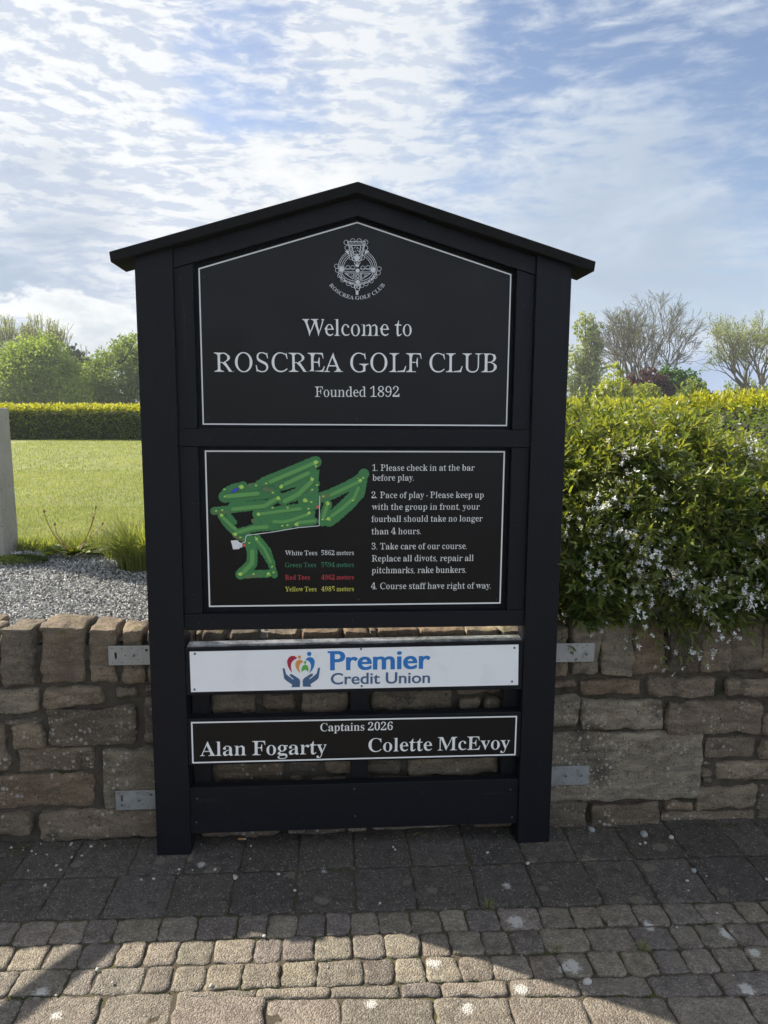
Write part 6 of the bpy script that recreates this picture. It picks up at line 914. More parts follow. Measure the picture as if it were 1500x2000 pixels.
# ================================================================== BRACKETS
def bracket(px, washers, slot, label):
    x0, x1 = px[0], px[2]; Yw = .0895
    a = at_y(px[0], px[1], Yw); b = at_y(px[2], px[3], Yw)
    xa, xb = sorted((a[0], b[0])); z1, z0 = max(a[2], b[2]), min(a[2], b[2]); inner = max if xa < 0 else min
    if xa < 0: xb = -.66
    else: xa = .66
    W = (at_y(px[2], px[1], Yw)[0]-a[0]); H = z1-z0
    P = lambda u, v: (a[0]+W*u, z1-H*v)
    circ = lambda c, r, n=12: [(c[0]+r*math.cos(2*math.pi*i/n), c[1]+r*math.sin(2*math.pi*i/n)) for i in range(n)]
    C = [[(xa, z0), (xb, z0), (xb, z1), (xa, z1)]]
    for u in (.09, .32, .56, .82):
        for v in (.13, .87): C.append(circ(P(u, v), .0022))
    for u, v in ((.40, .5), (.70, .25), (.70, .74)): C.append(circ(P(u, v), .0022))
    if slot: 
        c = P(slot[0], slot[1]); r = .0042; C.append([(c[0]+r*math.cos(t_), c[1]+r*math.sin(t_)+(.008 if math.sin(t_) >= 0 else -.008)) for t_ in np.linspace(0, 2*math.pi, 20, endpoint=False)])
    C.append(circ(P(.91 if xa < 0 else .40, .24 if xa < 0 else .5), .0050))
    cu = fill_curve(C); cu.extrude = .00125; me = curve_mesh(cu, 'plate')
    c0 = Vector(((xa+xb)/2, Yw, z0)); root = tag(empty('wall_bracket', c0), label, 'bracket', 'perforated steel brackets fixing the sign to the wall')
    for v in me.vertices: v.co = (v.co.x-c0.x, .00125-v.co.z, v.co.y-c0.z)
    me.flip_normals(); me.materials.clear(); pl = link('plate', me, GALV, root)
    for (u, v) in washers:
        c = P(u, v); x, z = c[0]-c0.x, c[1]-c0.z
        w_ = MB(); w_.tube([(x, -.0001, z), (x, -.0018, z)], [.0125, .0120], 24); wo = w_.build('washer', GALV, root)
        s_ = MB(); s_.tube([(x, -.0018, z), (x, -.0048, z), (x, -.0056, z)], [.0058, .0052, .0035], 14); s_.tube([(x, -.0050, z), (x, -.0058, z)], [.0022, .002], 6, 1); s_.build('screw', [SCREW, HOLE], wo)
bracket((211, 1262, 293, 1298), [(.61, .5)], (.17, .5), 'upper left wall bracket with a black slot, over two coping stones')
bracket((225, 1545, 302, 1580), [(.60, .5), (.16, .72)], (.16, .40), 'lower left wall bracket with two washers, near the paving')
bracket((1087, 1257, 1160, 1292), [(.80, .58)], None, 'upper right wall bracket with one washer, under the flowering shrub')
bracket((1079, 1497, 1149, 1532), [(.38, .5), (.82, .5)], None, 'lower right wall bracket with two washers, on the largest stone')

# ================================================================== SMALL THINGS OF THE BED AND THE PAVING
def quatrot(dirs, roll):
    """rotation matrices whose +y axis is dirs, rolled"""
    d = dirs/np.linalg.norm(dirs, axis=1, keepdims=True)
    up = np.tile(np.array([0, 0, 1.]), (len(d), 1)); up[np.abs(d[:, 2]) > .97] = (1, 0, 0)
    s = np.cross(d, up); s /= np.linalg.norm(s, axis=1, keepdims=True); n = np.cross(s, d)
    c, q = np.cos(roll)[:, None], np.sin(roll)[:, None]
    s2 = s*c+n*q; n2 = -s*q+n*c
    return np.stack([s2, d, n2], -1)                            # columns: side, forward, face normal
def scatter(name, tmpl, polys, pos, R, scale, m, parent=None, tint=None, smooth=False, origin=None, col=None):
    tmpl = np.asarray(tmpl, float); N = len(pos); k = len(tmpl)
    sc = np.asarray(scale, float); sc = sc[:, None, None] if sc.ndim == 1 else sc[:, None, :]
    V = np.einsum('nij,nkj->nki', R, tmpl[None]*sc) + np.asarray(pos)[:, None, :]
    if origin is not None: V = V-np.asarray(origin)
    P = [(np.asarray(p)[None]+(np.arange(N)*k)[:, None, None]).reshape(-1, np.asarray(p).shape[1]) for p in polys]
    me = np_mesh(name, V.reshape(-1, 3), P, smooth, tint=None if tint is None else np.repeat(tint, k), col=None if col is None else np.repeat(col, k, 0))
    return link(name, me, m, parent)
LEAF_V = [(0, 0, 0), (-.15, .28, .035), (0, .30, -.01), (.15, .28, .035), (-.13, .62, .02), (0, .64, -.02), (.13, .62, .02), (0, 1, -.10)]
LEAF_P = [[(0, 2, 1), (0, 3, 2), (4, 5, 7), (5, 6, 7)], [(1, 2, 5, 4), (2, 3, 6, 5)]]
CARD_V = [(-.32, 0, 0), (.32, 0, .03), (.40, .55, -.03), (0, 1, .05), (-.40, .5, .04)]
CARD_P = [[(0, 1, 2, 3, 4)]]
BLADE_V = [(-.5, 0, 0), (.5, 0, 0), (.36, .5, .06), (-.36, .5, .06), (0, 1, .26)]
BLADE_P = [[(0, 1, 2, 3)], [(3, 2, 4)]]

# stone chips of the bed: one loose mass
CH = np.array([(1, 0, 0), (-.9, .1, .1), (.1, .8, 0), (0, -.85, -.1), (.1, 0, .62), (-.1, .1, -.6), (.55, .5, .35), (-.5, -.5, .35)])
CHF = [[(0, 6, 4), (6, 2, 4), (2, 1, 4), (1, 7, 4), (7, 3, 4), (3, 0, 4), (0, 2, 6), (2, 0, 5), (1, 2, 5), (3, 1, 5), (0, 3, 5), (1, 3, 7)]]
pts = []
def chips(n, xr, yr, keep=lambda x, y: True):
    for _ in range(n):
        x, y = random.uniform(*xr), random.uniform(*yr)
        if keep(x, y): pts.append((x, y, bedz(x, y)+random.uniform(-.004, .007)+.010*fbm(x, y, 0, 4.)))
edge = lambda x: 1.50+.07*noise.noise((x*5, 2, 3))+.03*noise.noise((x*17, 2, 9))
chips(34000, (-2.2, -.45), (.23, 1.66), lambda x, y: y < edge(x)+random.uniform(-.05, .05))
chips(7000, (-.7, .85), (.23, .95)); chips(5000, (-3.6, -2.2), (.33, 1.5)); chips(5000, (-.45, .6), (.9, 1.5))
N = len(pts); dr = RNG.normal(size=(N, 3)); g = RNG.uniform(.17, .70, N)
cc_ = np.stack([g*1.0, g*.985, g*.96], 1)*np.where(RNG.random(N) < .12, .45, 1.)[:, None]
scs = np.stack([RNG.uniform(.004, .0082, N), RNG.uniform(.004, .0082, N), RNG.uniform(.0035, .006, N)], 1)
tag(scatter('gravel', CH, CHF, pts, quatrot(dr, RNG.uniform(0, 6.28, N)), scs, GRAVEL, col=cc_), 'pale grey stone chips spread behind the wall up to the lawn edge', 'gravel', kind='stuff')

# lawn grass: short blades over the sheet, thinning with distance
pts = []; dirs = []; scl = []; tn = []
def blades(n, xr, yr, h, lean=.5, keep=None, z=None, wd=.10):
    for _ in range(n):
        x, y = random.uniform(*xr), random.uniform(*yr)
        if keep and not keep(x, y): continue
        pts.append((x, y, .845 if z is None else z(x, y))); a = random.uniform(0, 6.28); l = random.uniform(.1, 1)*lean
        dirs.append((math.cos(a)*l, math.sin(a)*l, 1)); k = h*random.uniform(.55, 1.25); scl.append((max(k*wd, .0022), k, k)); tn.append(min(1, max(0, .45+.35*noise.noise((x*1.2, y*.8, 0))+random.gauss(0, .22))))
blades(26000, (-2.6, -.4), (1.46, 3.2), .021, .9, lambda x, y: y > edge(x))
blades(26000, (-3.8, -.6), (3.2, 6.5), .023, .9, wd=.16)
blades(20000, (-6.5, -1.), (6.5, 15.), .028, .9, wd=.28)
blades(3500, (-2.4, -.5), (1.42, 1.62), .075, 1.1, lambda x, y: noise.noise((x*4, y*3, 5)) > -.1 and y > edge(x)-.05, z=lambda x, y: bedz(x, y))
N = len(pts)
tag(scatter('grass', BLADE_V, BLADE_P, pts, quatrot(np.array(dirs), RNG.uniform(0, 6.28, N)), np.array(scl), GRASSM, tint=np.array(tn)), 'short green mown grass blades covering the lawn', 'grass', kind='stuff')

def tuft(name, c, n, h, spread, label, group=None, lean=.8, cat='grass tuft', w=.011, tin=(.3, .9), m=None):
    pts = []; R = []; S = []; T = []; V = []; F = []; F3 = []
    tint = []
    for i in range(n):
        a = random.uniform(0, 6.28); r = spread*math.sqrt(random.random()); l = lean*random.uniform(.15, 1); k = h*random.uniform(.5, 1.1)
        b = np.array([r*math.cos(a), r*math.sin(a), 0]); a2 = a+random.gauss(0, .7); dx, dy = math.cos(a2), math.sin(a2); s = np.array([-dy, dx, 0])*w*random.uniform(.5, 1)*.5
        o = len(V); tv = random.uniform(*tin)
        for t in (0, .3, .6, .85): 
            q = b+np.array([dx*l*k*t*t, dy*l*k*t*t, k*t*(1-.35*l*t)]); ww = 1-t*.75
            V.append(q-s*ww); V.append(q+s*ww); tint += [tv*(.55+.45*t)]*2
        V.append(b+np.array([dx*l*k, dy*l*k, k*(1-.38*l)])); tint.append(tv)
        for j in range(3): F.append((o+2*j, o+2*j+1, o+2*j+3, o+2*j+2))
        F3.append((o+6, o+7, o+8))
    o = link(name, np_mesh(name, np.array(V), [np.array(F), np.array(F3)], tint=tint), m or GRASSM); o.location = c
    return tag(o, label, cat, group)
tuft('grass_tuft', (-1.03, 1.13, .812), 900, .30, .10, 'tall dense tuft of long green grass beside the left sign post', lean=1.15, w=.007)
tuft('grass_tuft', (-1.28, 1.50, .83), 260, .17, .14, 'loose low tuft of grass at the lawn edge behind the red-stemmed weed', lean=1.2, w=.006)
for c_, n_, h_, lab in (((-1.62, 1.56, .835), 120, .10, 'short grass clump at the lawn edge beside the concrete post'), ((-1.19, 1.36, .825), 150, .13, 'small wispy grass clump on the chips between the weed and the tall tuft'), ((-1.46, 1.58, .838), 160, .11, 'low grass clump on the lawn edge above the red-stemmed weed')): tuft('grass_tuft', c_, n_, h_, .09, lab, 'grass clumps along the lawn edge', lean=1.2, w=.005)
for (px, py, n), lab in (((953, 1775, 46), 'small grass tuft growing between slabs below the white lichen spot'), ((1082, 1855, 26), 'faint sparse grass tuft growing between small setts in the sign shadow'), ((1253, 1855, 40), 'small grass tuft growing between setts nearest the right edge')):
    tuft('grass_tuft', tuple(at_z(px, py, -.006)), n, .030, .014, lab, 'grass tufts in the paving joints', lean=1.3, w=.0028)
# weed with a leaf rosette and bare reddish seed stalks
WLEAF = mat('weed_leaf', m_leaf((.07, .11, .015), (.20, .24, .04), .45)); WSTEM = mat('weed_stem', lambda t: bsdf(t, (.30, .14, .075), .6))
wc = at_z(145, 1080, .842); weed = tag(empty('weed', tuple(wc)), 'weed with a flat leaf rosette and thin red-brown seed stalks on the gravel', 'weed')
n = 70; a = RNG.uniform(0, 6.28, n); el = RNG.uniform(.05, .6, n); dr = np.stack([np.cos(a), np.sin(a), el], 1); ps = np.stack([np.cos(a)*.09*RNG.random(n)*1.2, np.sin(a)*.08*RNG.random(n), np.full(n, .004)], 1)
scatter('leaf_rosette', LEAF_V, LEAF_P, ps, quatrot(dr, RNG.normal(0, .3, n)), np.stack([RNG.uniform(.07, .13, n)*1.2, RNG.uniform(.06, .11, n), np.full(n, .08)], 1), WLEAF, weed, tint=RNG.random(n))
for tip, bend in (((187, 992), (178, 1052)), ((182, 1012), (170, 1058)), ((200, 1024), (172, 1060)), ((86, 1000), (98, 1048)), ((107, 1025), (108, 1055)), ((197, 1072), (172, 1082))):
    p0 = Vector((0, 0, 0)) + Vector((random.uniform(-.02, .02), random.uniform(-.02, .02), 0)); yy = wc[1]-.02
    b = Vector(at_y(*bend, yy)-wc); e = Vector(at_y(*tip, yy)-wc); P = [(p0*(1-t)+b*t)*(1-t)+(b*(1-t)+e*t)*t for t in np.linspace(0, 1, 9)]
    MB().tube(P, [.0030-.0014*t for t in np.linspace(0, 1, 9)], 5).build('stem', WSTEM, weed)
    if tip[1] < 1030: MB().tube([e+Vector((0, 0, -.004)), e+Vector((.001, 0, .003)), e+Vector((0, 0, .012))], [.004, .0068, .003], 6).build('seed_head', WSTEM, weed)
# mat of moss in front of the concrete post
mc = at_z(38, 1096, .835); MOSS = mat('moss', m_leaf((.022, .040, .008), (.075, .105, .018), .2, .9))
n = 2600; a = RNG.uniform(0, 6.28, n); r = np.sqrt(RNG.random(n)); ps = np.stack([np.cos(a)*r*.14, np.sin(a)*r*.075, .028*np.sqrt(1-r*r*.98)], 1)
dr = RNG.normal(size=(n, 3))*.6+np.array([0, 0, 1.]); mo = scatter('moss_mat', BLADE_V, BLADE_P, ps, quatrot(dr, RNG.uniform(0, 6.28, n)), np.stack([np.full(n, .004), RNG.uniform(.008, .018, n), np.full(n, .01)], 1), MOSS, tint=RNG.random(n)); mo.location = tuple(mc-np.array([0, 0, .006])); tag(mo, 'dark green moss cushion on the gravel by the concrete post', 'moss')

# concrete post at the left edge
a = at_y(35.5, 1080, 1.43); b = at_y(22, 797, 1.43); cpost = MB()
xr = (a[0]+b[0])/2-.043
cpost.add([(xr-.16, 1.35, .78), (xr+.004, 1.35, .78), (xr+.004, 1.53, .78), (xr-.16, 1.53, .78), (xr-.155, 1.356, b[2]), (xr-.004, 1.356, b[2]), (xr-.004, 1.524, b[2]), (xr-.155, 1.524, b[2])],
          [(0, 3, 2, 1), (4, 5, 6, 7), (0, 1, 5, 4), (1, 2, 6, 5), (2, 3, 7, 6), (3, 0, 4, 7)])
tag(cpost.build('concrete_post', CONC, None, .006), 'square weathered concrete post standing on the gravel at the left edge', 'post')

# stand-in rail, unseen, added off frame to cast the shadow band on the paving
hr = tag(empty('shadow_rail', (-2.3, 0, 0)), 'unseen stand-in rail left of the sign, added to cast a shadow band', 'shadow_rail')
d_ = Vector((-.160, -.245, 0)).normalized(); p0 = Vector((-.785-1.285*1.02, -.44+.70*1.02, 1.02))-Vector((-2.3, 0, 0))
MB().tube([p0-d_*.12, p0+d_*1.15], [.030, .030], 10).build('rail', BLACK_H, hr)
for t in (.55, 1.1):
    q = p0+d_*t; MB().tube([Vector((q.x, q.y, -.02)), Vector((q.x, q.y, 1.0))], [.03, .03], 8).build('post', BLACK_V, hr)

# loose pebbles and litter on the paving
PEB = [mat('white_pebble', lambda t: bsdf(t, t.mix(t.noise(geo_co(t), 200., 4.), (.26, .25, .22), (.48, .46, .42)), .8)), mat('grey_pebble', lambda t: bsdf(t, t.mix(t.noise(geo_co(t), 200., 4.), (.16, .17, .17), (.30, .31, .30)), .8))]
def pebble_mesh(seed, m, nm='pebble'):
    bm = bmesh.new(); bmesh.ops.create_icosphere(bm, subdivisions=2, radius=1.)
    for v in bm.verts: v.co *= 1+.22*noise.noise(v.co*1.3+Vector((seed, 0, 0))); v.co.z *= .62; v.co.y *= .8
    me = bpy.data.meshes.new(nm); bm.to_mesh(me); bm.free(); me.polygons.foreach_set('use_smooth', [True]*len(me.polygons)); me.materials.append(m); return me
pm = [pebble_mesh(i*3.7, PEB[0]) for i in range(4)]
spots = [(22, 1655), (45, 1660), (70, 1668), (92, 1669), (80, 1648), (110, 1690), (118, 1699), (138, 1650), (140, 1647), (160, 1671), (178, 1653), (140, 1674), (88, 1729), (55, 1700), (276, 1718), (300, 1716), (350, 1698), (376, 1699), (395, 1690), (420, 1698), (458, 1711), (460, 1715), (489, 1677), (544, 1707), (576, 1739), (742, 1764), (490, 1652), (110, 1944), (516, 1828), (190, 1893), (768, 1654), (772, 1659), (1260, 1646), (1030, 1686), (1250, 1648), (1380, 1711), (1342, 1720), (1345, 1739), (1400, 1783), (1322, 1811), (1497, 1717), (952, 1665), (205, 1652), (62, 1662), (412, 1925), (220, 1919), (640, 1889), (1432, 1905)]
for i, (px, py) in enumerate(spots):
    c = at_z(px, py, .003); o = bpy.data.objects.new('pebble', pm[i % 4]); COL.objects.link(o); o.location = tuple(c); k = random.uniform(.0036, .0072); o.scale = (k, k, k); o.rotation_euler = (random.uniform(-.3, .3), random.uniform(-.3, .3), random.uniform(0, 6.28))
    tag(o, 'tiny whitish stone chip lying loose on the paving', 'pebble', 'white chips scattered on the paving')
for px, py, k, m_, lab in ((1155, 1620, .016, 1, 'rounded grey pebble against the wall foot beside the right post'), (1258, 1629, .018, 1, 'largest blue-grey pebble on the slabs right of the sign'), (1311, 1635, .012, 0, 'cream pebble on the slabs, right of the blue-grey pebble'), (1355, 1700, .012, 1, 'flat pale grey pebble lying alone on a slab at the right'), (1031, 1686, .0085, 0, 'pale round pebble on the joint below the right post'), (460, 1714, .0095, 0, 'pale pebble on the joint between slabs below the kick board'), (1147, 1917, .014, 0, 'pale pebble at a sett corner in the shade at the lower right')):
    o = bpy.data.objects.new('pebble', pebble_mesh(px*.1, PEB[m_])); COL.objects.link(o); o.location = tuple(at_z(px, py, .005)); o.scale = (k, k, k); o.rotation_euler = (0, 0, px); tag(o, lab, 'pebble', 'larger pebbles on the paving')
cg = tag(empty('cigarette_butt', tuple(at_z(472, 1638, .006))), 'discarded cigarette butt with an orange filter under the sign', 'cigarette butt')
MB().tube([(-.012, 0, 0), (.010, -.002, 0)], [.0038, .0038], 10).build('filter', mat('filter_paper', lambda t: bsdf(t, (.42, .22, .08), .8)), cg); MB().tube([(.010, -.002, 0), (.017, -.003, 0)], [.0038, .0034], 10).build('paper_end', PEB[0], cg)
# grit and crumbs gathered at the wall foot and in the joints
gp = []
for _ in range(1500): x = random.uniform(-1.7, 1.9); gp.append((x, .085-abs(random.gauss(0, .035))+.02*noise.noise((x*6, 0, 0)), .001))
for _ in range(1300): gp.append((random.uniform(-1.6, 1.8), random.uniform(-.9, .05), .002))
for _ in range(900):
    k = random.choice('ABCDE'); x = random.uniform(-1.6, 1.8); gp.append((x, Y[k](x)+random.gauss(0, .004), -.002))
n = len(gp); gsz = np.where(RNG.random(n) < .06, RNG.uniform(.003, .0045, n), RNG.uniform(.0010, .0026, n)); gc = np.array([.10, .085, .065])*RNG.uniform(.3, 1.6, n)[:, None]; gc[RNG.random(n) < .10] = (.36, .34, .30)
tag(scatter('grit', CH, CHF, gp, quatrot(RNG.normal(size=(n, 3)), RNG.uniform(0, 6.28, n)), gsz, GRAVEL, col=gc), 'fine dark grit and crumbs along the wall foot and paving joints', 'grit', kind='stuff')
# moss and fine weeds in the joints
jp = []; jd = []; jt = []
for _ in range(5200):
    k = random.choice('ABCDEF'); x = random.uniform(-1.6, 1.9)
    if noise.noise((x*5, ord(k), 1)) < .08: continue
    jp.append((x, Y[k](x)+random.gauss(0, .003), -.006)); jd.append((random.gauss(0, .6), random.gauss(0, .6), 1)); jt.append(random.random())
for _ in range(1500):
    x = random.uniform(-1.7, 1.9)
    if noise.noise((x*4, 7, 1)) > .0: jp.append((x, .088-abs(random.gauss(0, .012)), -.004)); jd.append((random.gauss(0, .6), random.gauss(0, .6), 1)); jt.append(random.random())
n = len(jp); js = RNG.uniform(.005, .012, n)
tag(scatter('joint_moss', BLADE_V, BLADE_P, jp, quatrot(np.array(jd), RNG.uniform(0, 6.28, n)), np.stack([js*.34, js, js], 1), MOSS, tint=np.array(jt)), 'thin moss and seedlings in the joints between the pavers', 'moss', kind='stuff')
DRY = mat('dry_leaf', m_leaf((.10, .07, .035), (.24, .18, .10), .2, .8))
lf = np.array(LEAF_V)*np.array([1.6, 1, 2.])
o = link('dry_leaf', np_mesh('dry_leaf', lf*.045, [np.array(p) for p in LEAF_P], tint=np.linspace(.3, 1, 8)), DRY); o.location = tuple(at_z(826, 1628, .008)); o.rotation_euler = (.25, .2, 2.0); tag(o, 'curled dry brown leaf on the paving under the sign', 'leaf')
tw = MB().tube([tuple(at_z(795, 1631, .005)), tuple(at_z(812, 1629, .008)), tuple(at_z(826, 1623, .006))], [.0016, .0013, .0008], 5).build('twig', BARK); tag(tw, 'thin dry twig lying beside the dry leaf under the sign', 'twig')

# ================================================================== FLOWERING SHRUB ON THE WALL
DLEAF = mat('shrub_leaf', m_leaf((.042, .085, .018), (.225, .255, .080), .48, .36, (1.7, 1.5, .45)))
DSTEM = mat('shrub_stem', lambda t: bsdf(t, t.mix(t.noise(geo_co(t), 40., 2.), (.10, .065, .035), (.20, .13, .08)), .7))
PETAL = mat('white_petal', m_leaf((.72, .72, .68), (.85, .85, .82), .35, .6, (1, 1, 1)))
PINK = mat('pinkish_bud', m_leaf((.45, .26, .24), (.70, .60, .56), .3, .6, (1, 1, 1)))
shrub = tag(empty('flowering_shrub', (1.6, .7, .77)), 'large spreading shrub with narrow leaves and small white star flowers hanging over the wall', 'shrub')
SO = np.array([1.6, .7, .77])
def shrub_top(x, y):                                            # height of the mound
    t = (y-.98)/.92; s = (x-1.75)/1.62
    b = max(0., 1-abs(t)**2.6)*max(0., 1-abs(s)**4)
    top = .775+(.775-.30*max(0, x-1.25))*b**.42
    return top + .05*noise.noise((x*3.1, y*3.1, 0))+.03*noise.noise((x*8, y*8, 4))
shoots = []
def surf(x, y):
    z = shrub_top(x, y); e = .03
    g = np.array([-(shrub_top(x+e, y)-z)/e, -(shrub_top(x, y+e)-z)/e, 1.]); g /= np.linalg.norm(g); return np.array([x, y, z]), g
tries = 0
while len(shoots) < 5200 and tries < 60000:
    tries += 1
    if random.random() < .55:                                    # the steep face over the wall
        x = random.uniform(.62, 3.2); zt = shrub_top(x, .98); z = random.uniform(.80, zt); yy = .04
        while shrub_top(x, yy) < z and yy < .98: yy += .02
        if x < .80: yy = max(yy, .21)
        g = np.array([random.gauss(0, .2), -.75, .5]); p = np.array([x, max(yy, .13 if z < .84 else .09), z])-g*abs(random.gauss(0, .05)); p[1] = max(p[1], .21) if x < .80 else p[1]; d = g+np.array([random.gauss(0, .5), random.gauss(0, .3), random.gauss(0, .35)])
        shoots.append((p, d/np.linalg.norm(d), random.uniform(.09, .18))); continue
    x = random.uniform(.30, 3.3); y = .06+abs(random.gauss(0, .55)) if random.random() < .75 else random.uniform(.1, 1.9)
    if y > 1.88: continue
    p, g = surf(x, y)
    if p[2] < .79 or (y < .30 and x < .82): continue
    depth = abs(random.gauss(0, .07)); 
    if random.random() < .35: p[2] = random.uniform(.80, p[2]); depth = 0.
    p = p-g*depth
    if p[1] < .10 and p[2] < .80: continue
    d = g*.8+np.array([random.gauss(0, .45), random.gauss(0, .40)-.12, .35+random.gauss(0, .3)])
    shoots.append((p, d/np.linalg.norm(d), random.uniform(.09, .20)))
def px_shoot(a, b, Y0, Y1_, l=None):
    A = at_y(*a, Y0); B = at_y(*b, Y1_); v = B-A; L = np.linalg.norm(v); shoots.append((A, v/L, l or L))
hang = [((1250, 1150), (1300, 1275), .14, .06), ((1300, 1140), (1345, 1280), .12, .04), ((1310, 1160), (1375, 1275), .12, .035), ((1340, 1160), (1330, 1260), .14, .05), ((1262, 1190), (1240, 1245), .12, .06), ((1180, 1150), (1160, 1215), .14, .08), ((1400, 1160), (1425, 1235), .14, .08), ((1270, 1130), (1256, 1235), .14, .05), ((1350, 1170), (1392, 1250), .12, .05)]
nh0 = len(shoots)
for a, b, y0, y1 in hang: px_shoot(a, b, y0, y1)
for a, b in (((1255, 800), (1262, 760)), ((1345, 800), (1352, 745)), ((1290, 800), (1283, 765)), ((1170, 800), (1168, 768)), ((1320, 790), (1330, 752))): px_shoot(a, b, 1.0, .98)
lp, ld, lr, ls, lt = [], [], [], [], []; fp, fd, fs, ft = [], [], [], []; bp_, bd_, bs_ = [], [], []; stems = MB()
for _ in range(190):
    shoots.insert(0, (np.array([random.uniform(.80, 1.10), random.uniform(.30, .65), random.uniform(.80, 1.12)]), np.array([random.gauss(-.2, .5), -.6, random.gauss(.2, .4)]), random.uniform(.09, .17)))
nh0 += 190
for si, (p, d, L) in enumerate(shoots):
    d = d/np.linalg.norm(d)
    if si < nh0 and p[1] < .9 and noise.noise((p[0]*5, p[1]*3, p[2]*5)) < -.22 and random.random() < .8: continue
    n = max(3, int(L/.024)); side = np.cross(d, np.array([random.gauss(0, 1), random.gauss(0, 1), random.gauss(0, 1)])); side /= np.linalg.norm(side); sd2 = np.cross(d, side)
    tnt = min(1, max(0, random.gauss(.5, .2))); droop = random.uniform(.0, .25)
    path = []
    for i in range(n+1):
        t = i/n; q = p+d*L*t+np.array([0, 0, -droop*L*t*t]); path.append(q)
    hanging = nh0 <= si < nh0+len(hang)
    if si % 3 == 0 or hanging: stems.tube([tuple(v-SO) for v in (path[0]-d*.06, path[n//2], path[-1])], [.0024, .0018, .0010], 4)
    for i in range(n+1):
        t = i/n; ax = side if i % 2 else sd2
        for s in (-1, 1):
            dd = d*(.45+.5*t)+ax*s*(.9-.35*t)+np.array([0, 0, -.10+random.gauss(0, .14)]); k = random.uniform(.036, .070)*(1.-.45*t*t)*(1.12 if t < .7 else 1)
            lp.append(path[i]); ld.append(dd); lr.append(random.gauss(0, .5)); w_ = random.uniform(.85, 1.15); ls.append((k*w_, k, k)); lt.append(min(1, max(0, tnt-.04+.24*(p[2]-1.22)+.3*(t-.5)+random.gauss(0, .13))))
    low = 1.0 - min(1, max(0, (p[2]-.82)/.75))
    if hanging or random.random() < (.024+.080*low)*(1.4 if p[1] < .45 else .5)*(2.1 if noise.noise((p[0]*2.6+4, p[1]*2, p[2]*3.4)) > .04 else .22):
        e = path[-1]
        for q in range(random.randint(5, 12) if not hanging else random.randint(5, 9)):
            o = e+np.array([random.gauss(0, .020), random.gauss(0, .018)-.006, random.gauss(0, .020)]); f = d*.5+np.array([random.gauss(0, .5), -.5+random.gauss(0, .45), .25+random.gauss(0, .5)])
            if random.random() < .25: bp_.append(o); bd_.append(f); bs_.append(random.uniform(.004, .007)); continue
            f = f/np.linalg.norm(f); u = np.cross(f, [.3, .1, .9]); u /= np.linalg.norm(u); v = np.cross(f, u); r = random.uniform(.0085, .0130); ph = random.uniform(0, 6.28)
            for pt in range(5):
                an = ph+pt*1.2566; dd = (u*math.cos(an)+v*math.sin(an))+f*random.uniform(.25, .6); fp.append(o); fd.append(dd); fs.append(r); ft.append(random.random())
scatter('foliage', LEAF_V, LEAF_P, np.array(lp), quatrot(np.array(ld), np.array(lr)), np.array(ls), DLEAF, shrub, tint=np.array(lt), origin=SO, smooth=False)
stems.build('stems', DSTEM, shrub)
PET_V = [(0, 0, 0), (-.30, .5, .05), (.30, .5, .05), (-.22, .85, .02), (.22, .85, .02), (0, 1, -.02)]; PET_P = [[(0, 2, 1), (3, 4, 5)], [(1, 2, 4, 3)]]
scatter('flowers', PET_V, PET_P, np.array(fp), quatrot(np.array(fd), RNG.normal(0, .4, len(fp))), np.array(fs), PETAL, shrub, tint=np.array(ft), origin=SO)
scatter('buds', CH*.5, CHF, np.array(bp_), quatrot(np.array(bd_), RNG.normal(0, .4, len(bp_))), np.array(bs_), PINK, shrub, tint=RNG.random(len(bp_)), origin=SO)

